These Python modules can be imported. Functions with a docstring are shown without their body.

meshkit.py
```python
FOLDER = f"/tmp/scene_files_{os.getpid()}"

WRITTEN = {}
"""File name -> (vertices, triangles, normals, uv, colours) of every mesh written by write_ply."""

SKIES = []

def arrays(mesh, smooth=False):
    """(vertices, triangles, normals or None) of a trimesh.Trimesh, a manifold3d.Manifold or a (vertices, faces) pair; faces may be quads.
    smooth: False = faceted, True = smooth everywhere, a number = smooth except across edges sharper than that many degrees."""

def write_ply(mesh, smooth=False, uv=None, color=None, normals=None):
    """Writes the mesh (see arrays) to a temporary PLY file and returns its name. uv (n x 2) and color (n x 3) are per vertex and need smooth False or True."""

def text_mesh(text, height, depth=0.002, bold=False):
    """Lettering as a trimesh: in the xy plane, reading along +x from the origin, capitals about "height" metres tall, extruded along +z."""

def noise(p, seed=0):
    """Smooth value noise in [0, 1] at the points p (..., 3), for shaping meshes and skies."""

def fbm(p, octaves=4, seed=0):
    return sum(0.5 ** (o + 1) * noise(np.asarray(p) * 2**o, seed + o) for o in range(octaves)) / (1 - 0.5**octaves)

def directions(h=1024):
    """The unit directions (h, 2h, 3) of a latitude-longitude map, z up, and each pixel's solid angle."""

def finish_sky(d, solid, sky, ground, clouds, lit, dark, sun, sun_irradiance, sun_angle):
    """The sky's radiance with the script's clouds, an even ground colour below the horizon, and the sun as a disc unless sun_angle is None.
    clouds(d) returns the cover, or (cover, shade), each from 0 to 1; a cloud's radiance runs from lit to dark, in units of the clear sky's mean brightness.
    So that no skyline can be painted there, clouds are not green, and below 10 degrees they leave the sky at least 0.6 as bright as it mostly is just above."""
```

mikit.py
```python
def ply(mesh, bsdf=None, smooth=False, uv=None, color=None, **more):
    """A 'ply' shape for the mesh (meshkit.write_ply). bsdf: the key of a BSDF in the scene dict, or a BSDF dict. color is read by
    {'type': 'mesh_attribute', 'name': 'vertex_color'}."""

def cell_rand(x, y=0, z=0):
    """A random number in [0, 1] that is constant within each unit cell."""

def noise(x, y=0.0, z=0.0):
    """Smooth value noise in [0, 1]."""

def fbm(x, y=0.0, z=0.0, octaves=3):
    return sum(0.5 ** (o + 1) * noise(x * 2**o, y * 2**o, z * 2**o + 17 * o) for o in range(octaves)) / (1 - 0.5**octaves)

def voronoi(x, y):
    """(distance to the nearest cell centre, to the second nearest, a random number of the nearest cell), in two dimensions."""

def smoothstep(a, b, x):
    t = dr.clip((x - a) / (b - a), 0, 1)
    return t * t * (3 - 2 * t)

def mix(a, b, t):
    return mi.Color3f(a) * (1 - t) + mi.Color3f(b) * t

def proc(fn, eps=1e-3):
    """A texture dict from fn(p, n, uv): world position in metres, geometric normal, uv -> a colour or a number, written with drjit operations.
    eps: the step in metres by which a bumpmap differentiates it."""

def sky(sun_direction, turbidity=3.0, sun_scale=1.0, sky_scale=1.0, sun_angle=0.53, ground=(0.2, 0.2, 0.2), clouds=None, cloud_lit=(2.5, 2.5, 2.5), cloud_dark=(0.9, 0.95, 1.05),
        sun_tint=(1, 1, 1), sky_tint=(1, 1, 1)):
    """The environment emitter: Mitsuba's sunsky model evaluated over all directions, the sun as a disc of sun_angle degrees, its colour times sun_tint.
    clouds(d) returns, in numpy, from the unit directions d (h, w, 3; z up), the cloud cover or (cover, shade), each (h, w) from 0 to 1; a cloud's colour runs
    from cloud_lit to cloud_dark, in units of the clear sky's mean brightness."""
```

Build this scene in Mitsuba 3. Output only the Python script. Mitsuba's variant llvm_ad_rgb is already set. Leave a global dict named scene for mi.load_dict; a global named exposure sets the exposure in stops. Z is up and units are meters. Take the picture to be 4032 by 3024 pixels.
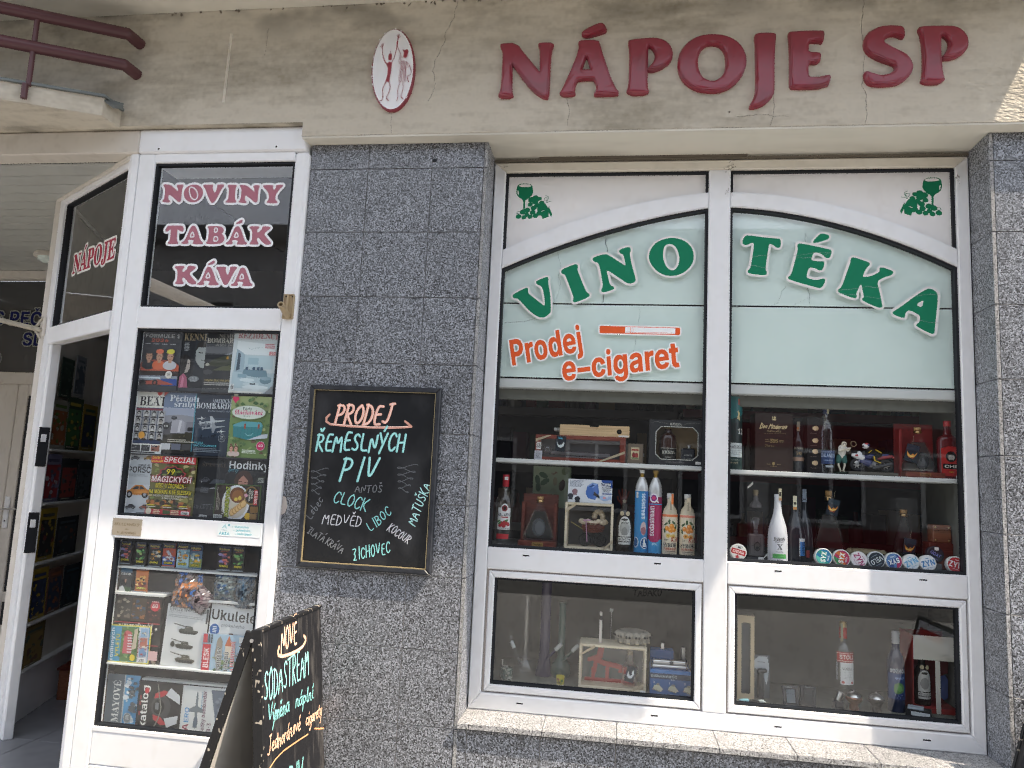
import math, random
import numpy as np
import trimesh
import drjit as dr
import mitsuba as mi
import mikit, meshkit
import manifold3d as m3
from shapely.geometry import Polygon, LineString, Point, box as sbox, MultiPolygon
from shapely.ops import unary_union
from shapely import affinity

T = mi.ScalarTransform4f
random.seed(7)
rng = np.random.default_rng(7)
scene, labels = {}, {}

# ---------------------------------------------------------------- camera, sky, exposure
YAW, PITCH, ROLL = 0.143534586, 0.126040084, 0.0465111411
EYE = np.array([0.578612501, -3.15, 1.59715216])
fwd = np.array([-math.sin(YAW) * math.cos(PITCH), math.cos(YAW) * math.cos(PITCH), math.sin(PITCH)])
right = np.array([math.cos(YAW), math.sin(YAW), 0.0])
up0 = np.cross(right, fwd)
up = -right * math.sin(ROLL) + up0 * math.cos(ROLL)
scene['camera'] = {'type': 'perspective', 'fov_axis': 'x', 'fov': 2 * math.degrees(math.atan(2016 / 2923.66653)), 'near_clip': 0.05, 'far_clip': 300.0,
       'to_world': T().look_at(origin=EYE.tolist(), target=(EYE + fwd).tolist(), up=up.tolist())}
SUN = (2.46, -1.0, 3.64)

def thin_cloud(d):
 n = meshkit.fbm(d * np.array([3.0, 3.0, 5.0]), 4, 3)
 return np.clip(0.62 + 1.1 * (n - 0.5), 0, 1), np.clip(0.9 * (n - 0.45), 0, 1)

scene['sky'] = mikit.sky(SUN, turbidity=4.0, sun_scale=0.72, sun_tint=(0.95, 0.985, 1.05), clouds=thin_cloud, cloud_lit=(2.3, 2.3, 2.35), cloud_dark=(1.2, 1.22, 1.3), ground=(0.25, 0.24, 0.23))
labels['sky'] = {'kind': 'structure'}
exposure = 2.98

# ---------------------------------------------------------------- colours and materials
def lin(c):
 if isinstance(c, str):
  c = c.lstrip('#')
  c = [int(c[i:i + 2], 16) / 255 for i in (0, 2, 4)]
  return [((v + 0.055) / 1.055) ** 2.4 if v > 0.04045 else v / 12.92 for v in c]
 return list(c)

def rgb(c):
 return {'type': 'rgb', 'value': lin(c)}

def mat(key, color=None, rough=0.5, spec=0.5, metal=0.0, clear=0.0, tex=None, bump=None, bscale=0.001, eps=1e-3):
 b = {'type': 'principled', 'base_color': mikit.proc(tex) if tex else rgb(color), 'roughness': rough, 'specular': spec, 'metallic': metal}
 if clear:
  b['clearcoat'] = clear
  b['clearcoat_gloss'] = 0.9
 if bump:
  b = {'type': 'bumpmap', 'arbitrary': mikit.proc(bump, eps), 'scale': bscale, 'nested': b}
 scene[key] = {'type': 'twosided', 'nested': b}

def uv2(p, n):
 ax, az = dr.abs(n.x) > 0.7, dr.abs(n.z) > 0.7
 return dr.select(ax, p.y + 3.1, p.x), dr.select(az, p.y + 7.7, p.z)

def wood_color(a, b, fx, fz):
 def fn(p, n, uv):
  g = mikit.fbm(p.x * fx, p.y * 60.0, p.z * fz, 3)
  ring = 0.5 + 0.5 * dr.sin(g * 26.0)
  return mikit.mix(a, b, ring * 0.6 + 0.4 * g)
 return fn

def granite_color(lo, mid, hi, tint):
 def fn(p, n, uv):
  u, v = uv2(p, n)
  a, b, r = mikit.voronoi(u * 235.0, v * 235.0)
  r2 = mikit.cell_rand(u * 520.0, v * 520.0, 3)
  r = r * 0.8 + r2 * 0.2
  k = mikit.smoothstep(0.16, 0.42, r)
  h = mikit.smoothstep(0.58, 0.84, r)
  big = mikit.fbm(u * 3.0, v * 3.0, 1.7, 3) - 0.5
  tile = mikit.cell_rand(dr.floor((u + 0.815) / 0.2866), dr.floor((v - 0.0447) / 0.2866), 5) - 0.5
  g = (lo * (1 - k) + mid * k) * (1 - h) + hi * h
  g = g * (1 + 0.30 * big + 0.16 * tile)
  return mi.Color3f(tint[0] * g, tint[1] * g, tint[2] * g)
 return fn

mat('granite', tex=granite_color(0.022, 0.150, 0.40, (0.94, 0.985, 1.085)), rough=0.34, spec=0.55)
mat('sill_stone', tex=granite_color(0.10, 0.30, 0.50, (1.0, 1.0, 1.0)), rough=0.75, spec=0.25)
mat('granite_sawn', tex=granite_color(0.10, 0.27, 0.42, (1.0, 1.0, 1.0)), rough=0.7, spec=0.3)

def plaster_color(base, stain):
 def fn(p, n, uv):
  u, v = uv2(p, n)
  grime = mikit.fbm(u * 1.7, v * 4.2, 0.3, 4)
  streak = mikit.fbm(u * 9.0, v * 42.0, 2.3, 3)
  speck = mikit.fbm(u * 60.0, v * 60.0, 5.3, 2)
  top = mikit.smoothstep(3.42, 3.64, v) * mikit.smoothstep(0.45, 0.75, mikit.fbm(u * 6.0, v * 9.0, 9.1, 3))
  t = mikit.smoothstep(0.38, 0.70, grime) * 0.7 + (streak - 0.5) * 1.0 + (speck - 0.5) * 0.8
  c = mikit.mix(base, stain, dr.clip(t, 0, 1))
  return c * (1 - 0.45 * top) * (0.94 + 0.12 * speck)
 return fn

def plaster_bump(p, n, uv):
 u, v = uv2(p, n)
 return mikit.fbm(u * 75.0, v * 150.0, 0.0, 3) + 0.35 * mikit.fbm(u * 14.0, v * 30.0, 4.0, 2)

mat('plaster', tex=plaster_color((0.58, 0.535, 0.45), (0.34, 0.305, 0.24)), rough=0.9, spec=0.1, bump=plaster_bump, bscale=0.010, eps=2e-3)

def smooth_plaster(p, n, uv):
 u, v = uv2(p, n)
 g = mikit.fbm(u * 2.2, v * 7.0, p.y * 2.0, 4)
 s = mikit.smoothstep(0.55, 0.8, mikit.fbm(u * 11.0, v * 5.0, 3.3, 3))
 return mikit.mix((0.66, 0.635, 0.56), (0.50, 0.475, 0.41), mikit.smoothstep(0.4, 0.75, g) * 0.8 + 0.2 * s)

mat('soffit_paint', tex=smooth_plaster, rough=0.85, spec=0.1)

def pvc_color(base, dirt, k):
 def fn(p, n, uv):
  u, v = uv2(p, n)
  g = mikit.fbm(u * 5.0, v * 3.0, p.y * 4.0, 4)
  d = mikit.smoothstep(0.5, 0.85, mikit.fbm(u * 28.0, v * 19.0, 7.0, 3))
  return mikit.mix(base, dirt, dr.clip(k * (g + 0.5 * d), 0, 1))
 return fn

mat('pvc', tex=pvc_color((0.775, 0.79, 0.815), (0.62, 0.60, 0.56), 0.28), rough=0.33, spec=0.5)
mat('pvc_cream', tex=pvc_color((0.74, 0.70, 0.61), (0.58, 0.53, 0.44), 0.5), rough=0.4, spec=0.4)
mat('pvc_old', tex=pvc_color((0.66, 0.62, 0.56), (0.50, 0.46, 0.40), 0.6), rough=0.45, spec=0.4)
mat('pvc_panel', tex=pvc_color((0.82, 0.81, 0.80), (0.68, 0.65, 0.63), 0.45), rough=0.5, spec=0.35)
mat('gasket', (0.012, 0.014, 0.018), 0.6, 0.3)
mat('joint', (0.42, 0.38, 0.35), 0.7, 0.2)

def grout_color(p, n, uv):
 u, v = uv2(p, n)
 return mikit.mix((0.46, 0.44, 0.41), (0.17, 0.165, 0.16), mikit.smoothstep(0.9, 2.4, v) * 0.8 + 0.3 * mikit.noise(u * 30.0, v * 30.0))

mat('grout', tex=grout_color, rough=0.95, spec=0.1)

def frosted(p, n, uv):
 g = mikit.fbm(p.x * 3.0, p.z * 2.0, 1.0, 3)
 return mikit.mix((0.69, 0.79, 0.755), (0.62, 0.73, 0.695), mikit.smoothstep(0.35, 0.75, g) * 0.6)

mat('frosted', tex=frosted, rough=0.35, spec=0.4)

def red_shell(p, n, uv):
 d = mikit.fbm(p.x * 9.0, p.z * 14.0, 2.0, 3)
 return mikit.mix((0.225, 0.022, 0.038), (0.16, 0.03, 0.04), mikit.smoothstep(0.5, 0.85, d) * 0.6)

mat('red_shell', tex=red_shell, rough=0.2, spec=0.5, clear=0.35)
scene['glass'] = {'type': 'thindielectric', 'int_ior': 1.5}
scene['pane_glass'] = {'type': 'thindielectric', 'int_ior': 1.53, 'specular_transmittance': rgb((0.96, 0.98, 0.98))}
scene['clear_plastic'] = {'type': 'thindielectric', 'int_ior': 1.45, 'specular_transmittance': rgb((0.93, 0.93, 0.95))}
for k, col in {'glass_brown': (0.25, 0.09, 0.05), 'glass_red': (0.45, 0.05, 0.05), 'glass_dark': (0.10, 0.09, 0.09)}.items():
 scene[k] = {'type': 'thindielectric', 'int_ior': 1.5, 'specular_transmittance': rgb(col)}
for k, col in (('glass_purple', (0.06, 0.045, 0.12)), ('glass_green', (0.10, 0.17, 0.14))):
 scene[k] = {'type': 'blendbsdf', 'weight': 0.45, 'clear': {'type': 'thindielectric', 'int_ior': 1.5}, 'tint': {'type': 'twosided', 'nested': {'type': 'principled', 'base_color': rgb(col), 'roughness': 0.12, 'specular': 0.6}}}
VC = {'type': 'mesh_attribute', 'name': 'vertex_color'}
for k, r, s in (('print', 0.32, 0.45), ('matte', 0.75, 0.15), ('gloss', 0.14, 0.6)):
 scene[k] = {'type': 'twosided', 'nested': {'type': 'principled', 'base_color': VC, 'roughness': r, 'specular': s}}
scene['metal'] = {'type': 'twosided', 'nested': {'type': 'principled', 'base_color': VC, 'roughness': 0.22, 'metallic': 1.0}}

mat('pine', tex=wood_color((0.62, 0.45, 0.26), (0.46, 0.31, 0.16), 3.0, 60.0), rough=0.5, spec=0.3)
mat('pine_pale', tex=wood_color((0.66, 0.60, 0.46), (0.54, 0.47, 0.34), 4.0, 30.0), rough=0.55, spec=0.3)
mat('mahogany', tex=wood_color((0.16, 0.035, 0.022), (0.09, 0.018, 0.012), 8.0, 40.0), rough=0.35, spec=0.4)

def board_color(p, n, uv):
 g = mikit.fbm(p.x * 7.0 + p.y * 7.0, p.z * 5.0, 2.0, 4)
 return mikit.mix((0.010, 0.011, 0.013), (0.030, 0.031, 0.034), mikit.smoothstep(0.45, 0.8, g))

def smear_color(p, n, uv):
 g = mikit.fbm(p.y * 16.0, p.z * 7.0, 2.0, 4)
 h = mikit.fbm(p.y * 90.0, p.z * 12.0, 6.0, 3)
 return mikit.mix((0.012, 0.012, 0.014), (0.105, 0.098, 0.092), mikit.smoothstep(0.48, 0.80, g * 0.6 + h * 0.4) * 0.7)

def scuffed_black(p, n, uv):
 q = p.x * 1.0 + p.y * 1.3
 g = mikit.fbm(q * 95.0, p.z * 60.0, 4.0, 2)
 return mikit.mix((0.012, 0.012, 0.013), (0.42, 0.37, 0.30), mikit.smoothstep(0.76, 0.80, g))

mat('board_black', tex=board_color, rough=0.28, spec=0.5)
mat('board_smeared', tex=smear_color, rough=0.5, spec=0.4)
mat('frame_scuffed', tex=scuffed_black, rough=0.45, spec=0.4)
mat('frame_black', tex=lambda p, n, uv: mikit.mix((0.010, 0.012, 0.018), (0.035, 0.038, 0.045), mikit.fbm(p.x * 50.0 + p.z * 20.0, p.z * 50.0, 1.0, 3)), rough=0.4, spec=0.5)
mat('gold_wear', (0.26, 0.21, 0.12), 0.5, 0.3)
mat('board_back', (0.50, 0.48, 0.44), 0.8, 0.2)
mat('rail_paint', tex=pvc_color((0.105, 0.040, 0.046), (0.075, 0.034, 0.038), 0.8), rough=0.4, spec=0.4)
mat('brass_old', (0.40, 0.31, 0.19), 0.45, 0.4)
mat('brass_dull', (0.30, 0.26, 0.20), 0.35, 0.5)
mat('strap_cloth', tex=pvc_color((0.52, 0.48, 0.40), (0.34, 0.31, 0.25), 0.9), rough=0.9, spec=0.1)
mat('slat_paint', tex=pvc_color((0.46, 0.47, 0.445), (0.38, 0.385, 0.36), 0.5), rough=0.45, spec=0.3)
mat('steel', (0.62, 0.62, 0.62), 0.25, 0.5, metal=1.0)
mat('zinc', tex=pvc_color((0.16, 0.18, 0.18), (0.10, 0.11, 0.11), 0.7), rough=0.5, spec=0.4)
mat('tyre', (0.02, 0.02, 0.022), 0.7, 0.3)
mat('case_red', (0.26, 0.030, 0.028), 0.35, 0.4)
mat('red_gloss', (0.10, 0.010, 0.012), 0.08, 0.6)
mat('ribbon_white', (0.62, 0.62, 0.60), 0.4, 0.4)
mat('grey_gloss', (0.13, 0.12, 0.12), 0.12, 0.6)
scene['crystal'] = {'type': 'dielectric', 'int_ior': 1.55}
mat('white_satin', (0.66, 0.67, 0.72), 0.35, 0.5)
mat('dark_gloss', (0.016, 0.018, 0.024), 0.07, 0.6)
mat('blue_gloss', (0.012, 0.018, 0.05), 0.10, 0.6)
mat('casket_wood', tex=wood_color((0.26, 0.10, 0.05), (0.17, 0.06, 0.03), 6.0, 40.0), rough=0.4, spec=0.4)
mat('brass_bright', (0.60, 0.45, 0.20), 0.3, 0.5, metal=1.0)
mat('camo', tex=lambda p, n, uv: mikit.mix(mikit.mix((0.03, 0.04, 0.03), (0.32, 0.34, 0.30), mikit.smoothstep(0.48, 0.52, mikit.fbm(p.x * 120.0, p.y * 120.0, p.z * 120.0, 2))), (0.10, 0.14, 0.12), mikit.smoothstep(0.52, 0.56, mikit.fbm(p.x * 90.0 + 7.0, p.y * 90.0, p.z * 90.0, 2))), rough=0.3, spec=0.5)
mat('frost_ring', (0.55, 0.58, 0.58), 0.4, 0.4)
mat('toy_red', (0.42, 0.04, 0.035), 0.4, 0.4)
mat('cream_card', (0.58, 0.48, 0.32), 0.6, 0.3)
mat('white_card', (0.60, 0.58, 0.52), 0.6, 0.3)
mat('copper', (0.72, 0.36, 0.22), 0.2, 0.5, metal=1.0)
mat('dark_metal', (0.20, 0.19, 0.18), 0.25, 0.5, metal=1.0)
mat('strip_red', (0.11, 0.016, 0.018), 0.4, 0.4)
mat('shelf_dark', (0.10, 0.11, 0.12), 0.4, 0.4)
mat('olive_board', tex=pvc_color((0.16, 0.165, 0.145), (0.11, 0.11, 0.095), 0.8), rough=0.8, spec=0.2)
mat('leaf_green', (0.30, 0.38, 0.27), 0.6, 0.2)
mat('ribbon', (0.42, 0.35, 0.24), 0.5, 0.3)
mat('brown_gloss', (0.018, 0.012, 0.009), 0.08, 0.6)
mat('rum_gloss', (0.035, 0.012, 0.008), 0.08, 0.6)
mat('cream_gloss', (0.60, 0.53, 0.40), 0.2, 0.5)
mat('alu', (0.66, 0.66, 0.66), 0.38, 0.5, metal=0.6)
mat('mahogany_red', tex=wood_color((0.24, 0.055, 0.035), (0.14, 0.03, 0.02), 6.0, 30.0), rough=0.3, spec=0.5)
mat('brown_metal', (0.26, 0.21, 0.16), 0.3, 0.5, metal=0.7)
mat('carton_black', (0.022, 0.024, 0.028), 0.35, 0.4)
mat('brown_card', (0.20, 0.14, 0.07), 0.7, 0.2)
mat('interior', (0.12, 0.115, 0.11), 0.8, 0.1)
mat('interior_dark', (0.035, 0.036, 0.040), 0.7, 0.2)
mat('shelf_paint', (0.62, 0.64, 0.63), 0.45, 0.4)

def pave_color(p, n, uv):
 j = dr.minimum(dr.abs(p.x / 0.4 - dr.round(p.x / 0.4)), dr.abs(p.y / 0.4 - dr.round(p.y / 0.4)))
 s = mikit.cell_rand(dr.floor(p.x / 0.4), dr.floor(p.y / 0.4), 2)
 g = mikit.fbm(p.x * 30.0, p.y * 30.0, 1.0, 3)
 return mikit.mix((0.19, 0.19, 0.185), mikit.mix((0.235, 0.235, 0.23), (0.275, 0.275, 0.27), s), mikit.smoothstep(0.008, 0.02, j)) * (0.8 + 0.4 * g)

mat('paving', tex=pave_color, rough=0.9, spec=0.1)
mat('asphalt', tex=lambda p, n, uv: mikit.mix((0.045, 0.045, 0.048), (0.075, 0.075, 0.075), mikit.fbm(p.x * 40.0, p.y * 40.0, 0.0, 3)), rough=0.9, spec=0.2)

def tile_floor(p, n, uv):
 g = mikit.fbm(p.x * 12.0, p.y * 12.0, 1.0, 3)
 return mikit.mix((0.17, 0.175, 0.19), (0.23, 0.235, 0.25), g)

mat('floor_tile', tex=tile_floor, rough=0.35, spec=0.4)

# ---------------------------------------------------------------- scene helpers
def numbered(name):
 if name not in USED:
  USED.add(name)
  return name
 k = 1
 while f'{name}_{k:03d}' in USED:
  k += 1
 USED.add(f'{name}_{k:03d}')
 return f'{name}_{k:03d}'

USED = set()

def thing(name, label=None, cat=None, group=None, kind=None):
 key = numbered(name)
 d = {}
 if label: d['label'] = label
 if cat: d['category'] = cat
 if group: d['group'] = group
 if kind: d['kind'] = kind
 labels[key] = d
 return key

def put(name, mesh, bsdf, parent=None, smooth=False, color=None, label=None, kind=None):
 key = numbered(parent + '__' + name) if parent else name
 if isinstance(mesh, (list, tuple)) and not isinstance(mesh[0], np.ndarray):
  mesh = trimesh.util.concatenate(list(mesh))
 scene[key] = mikit.ply(mesh, bsdf, smooth=smooth, color=color)
 d = {}
 if label: d['label'] = label
 if kind: d['kind'] = kind
 if d: labels.setdefault(key, {}).update(d)
 return key

def paint(name, parts, bsdf='print', parent=None, smooth=False, label=None, kind=None):
 """parts: list of (mesh, colour) joined into one vertex-coloured mesh."""
 V, F, C, at = [], [], [], 0
 for m, c in parts:
  v, f = (np.asarray(m.vertices), np.asarray(m.faces)) if hasattr(m, 'vertices') else m
  V.append(v); F.append(np.asarray(f) + at); C.append(np.tile(lin(c), (len(v), 1))); at += len(v)
 return put(name, (np.vstack(V), np.vstack(F)), bsdf, parent, smooth, np.vstack(C), label, kind)

def box(x0, x1, y0, y1, z0, z1):
 m = trimesh.creation.box(extents=(x1 - x0, y1 - y0, z1 - z0))
 m.apply_translation(((x0 + x1) / 2, (y0 + y1) / 2, (z0 + z1) / 2))
 return m

def bev(x0, x1, y0, y1, z0, z1, r=0.003):
 """A box with chamfered edges."""
 r = min(r, (x1 - x0) * 0.45, (y1 - y0) * 0.45, (z1 - z0) * 0.45)
 pts = []
 for sx in (0, 1):
  for sy in (0, 1):
   for sz in (0, 1):
    c = np.array([(x0, x1)[sx], (y0, y1)[sy], (z0, z1)[sz]], float)
    s = np.array([1 - 2 * sx, 1 - 2 * sy, 1 - 2 * sz]) * r
    for k in range(3):
     q = c + s
     q[k] = c[k]
     pts.append(q)
 return trimesh.Trimesh(np.array(pts), process=False).convex_hull

def lathe(profile, sections=32):
 return trimesh.creation.revolve(np.array(profile, float), sections=sections)

def moved(m, x=0, y=0, z=0, rx=0, ry=0, rz=0, s=1.0):
 m = m.copy()
 if s != 1.0: m.apply_scale(s)
 for ang, ax in ((rx, (1, 0, 0)), (ry, (0, 1, 0)), (rz, (0, 0, 1))):
  if ang: m.apply_transform(trimesh.transformations.rotation_matrix(math.radians(ang), ax))
 m.apply_translation((x, y, z))
 return m

def cyl(p, q, r, n=16, r2=None):
 p, q = np.array(p, float), np.array(q, float)
 d = q - p
 m = lathe([(0, 0), (r, 0), (r if r2 is None else r2, np.linalg.norm(d)), (0, np.linalg.norm(d))], n)
 m.apply_transform(trimesh.geometry.align_vectors((0, 0, 1), d / np.linalg.norm(d)))
 m.apply_translation(p)
 return m

def tube(pts, r, n=12):
 parts = []
 for a, b in zip(pts[:-1], pts[1:]):
  parts.append(cyl(a, b, r, n))
 for q in pts:
  parts.append(moved(trimesh.creation.icosphere(2, r), *q))
 return trimesh.util.concatenate(parts)

def ball(x, y, z, rx, ry=None, rz=None, sub=2):
 m = trimesh.creation.icosphere(sub, 1.0)
 m.apply_scale((rx, ry or rx, rz or rx))
 m.apply_translation((x, y, z))
 return m

def polys(g):
 if g.is_empty: return []
 return [q for q in getattr(g, 'geoms', [g]) if q.geom_type == 'Polygon' and q.area > 1e-10]

def tri(g):
 V, F, at = [], [], 0
 for q in polys(g):
  v, f = trimesh.creation.triangulate_polygon(q, engine='earcut')
  V.append(v); F.append(f + at); at += len(v)
 return (np.vstack(V), np.vstack(F)) if V else (np.zeros((0, 2)), np.zeros((0, 3), int))

def upright(g, y, t):
 """Extrude an (x, z) polygon from y (front) to y + t (back)."""
 out = []
 for q in polys(g):
  m = trimesh.creation.extrude_polygon(q, t, engine='earcut')
  v = m.vertices
  m = trimesh.Trimesh(np.c_[v[:, 0], y + v[:, 2], v[:, 1]], m.faces[:, ::-1], process=False)
  m.fix_normals()
  out.append(m)
 return trimesh.util.concatenate(out)

def rounded(pts, r=0.003, holes=()):
 g = Polygon(pts, holes).buffer(0)
 return g.buffer(-r).buffer(2 * r).buffer(-r)

def smooth_ring(pts, n=2):
 p = np.array(pts, float)
 for _ in range(n):
  q = np.roll(p, -1, 0)
  p = np.stack([0.75 * p + 0.25 * q, 0.25 * p + 0.75 * q], 1).reshape(-1, 2)
 return p

# ---------------------------------------------------------------- lettering
GLYPH = {}

def glyphs(text, font):
 """Unit-capital-height polygon of a string in one of the two outline alphabets."""
 k = (text, font)
 if k not in GLYPH:
  table = SERIF if font == 'serif' else SANS
  x, out = 0.0, []
  for ch in text:
   if ch == ' ':
    x += 0.36
    continue
   base, mark = MARKS.get(ch, (ch, ''))
   if base not in table:
    base = '-'  if '-' in table else 'I'
   adv, rings = table[base]
   pg = [Polygon(np.array(r, float).reshape(-1, 2) / 100).buffer(0) for r in rings if len(r) >= 6]
   pg.sort(key=lambda q: -q.area)
   g = pg[0]
   for q in pg[1:]:
    g = g.difference(q) if g.contains(q.representative_point()) else g.union(q)
   top = g.bounds[3]
   mx = (g.bounds[0] + g.bounds[2]) / 2
   if mark == '/':
    g = g.union(Polygon([(mx - .06, top + .07), (mx + .10, top + .28), (mx + .24, top + .28), (mx + .04, top + .07)]))
   if mark == 'v':
    g = g.union(Polygon([(mx - .18, top + .26), (mx - .04, top + .06), (mx + .04, top + .06), (mx + .18, top + .26), (mx + .08, top + .26), (mx, top + .16), (mx - .08, top + .26)]))
   if mark == 'o':
    g = g.union(Point(mx, top + .17).buffer(.11).difference(Point(mx, top + .17).buffer(.05)))
   out.append(affinity.translate(g, x))
   x += adv / 100
  GLYPH[k] = unary_union(out)
 return GLYPH[k]

MARKS = {'Á': 'A/', 'É': 'E/', 'Í': 'I/', 'Ó': 'O/', 'Ú': 'U/', 'Ý': 'Y/', 'á': 'a/', 'é': 'e/', 'í': 'i/', 'ó': 'o/', 'ú': 'u/', 'ý': 'y/',
   'Č': 'Cv', 'Ď': 'Dv', 'Ě': 'Ev', 'Ň': 'Nv', 'Ř': 'Rv', 'Š': 'Sv', 'Ť': 'Tv', 'Ž': 'Zv', 'č': 'cv', 'ě': 'ev', 'ň': 'nv', 'ř': 'rv', 'š': 'sv', 'ž': 'zv', 'ů': 'uo', 'Ů': 'Uo'}
MARKS = {k: (v[0], v[1]) for k, v in MARKS.items()}

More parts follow.
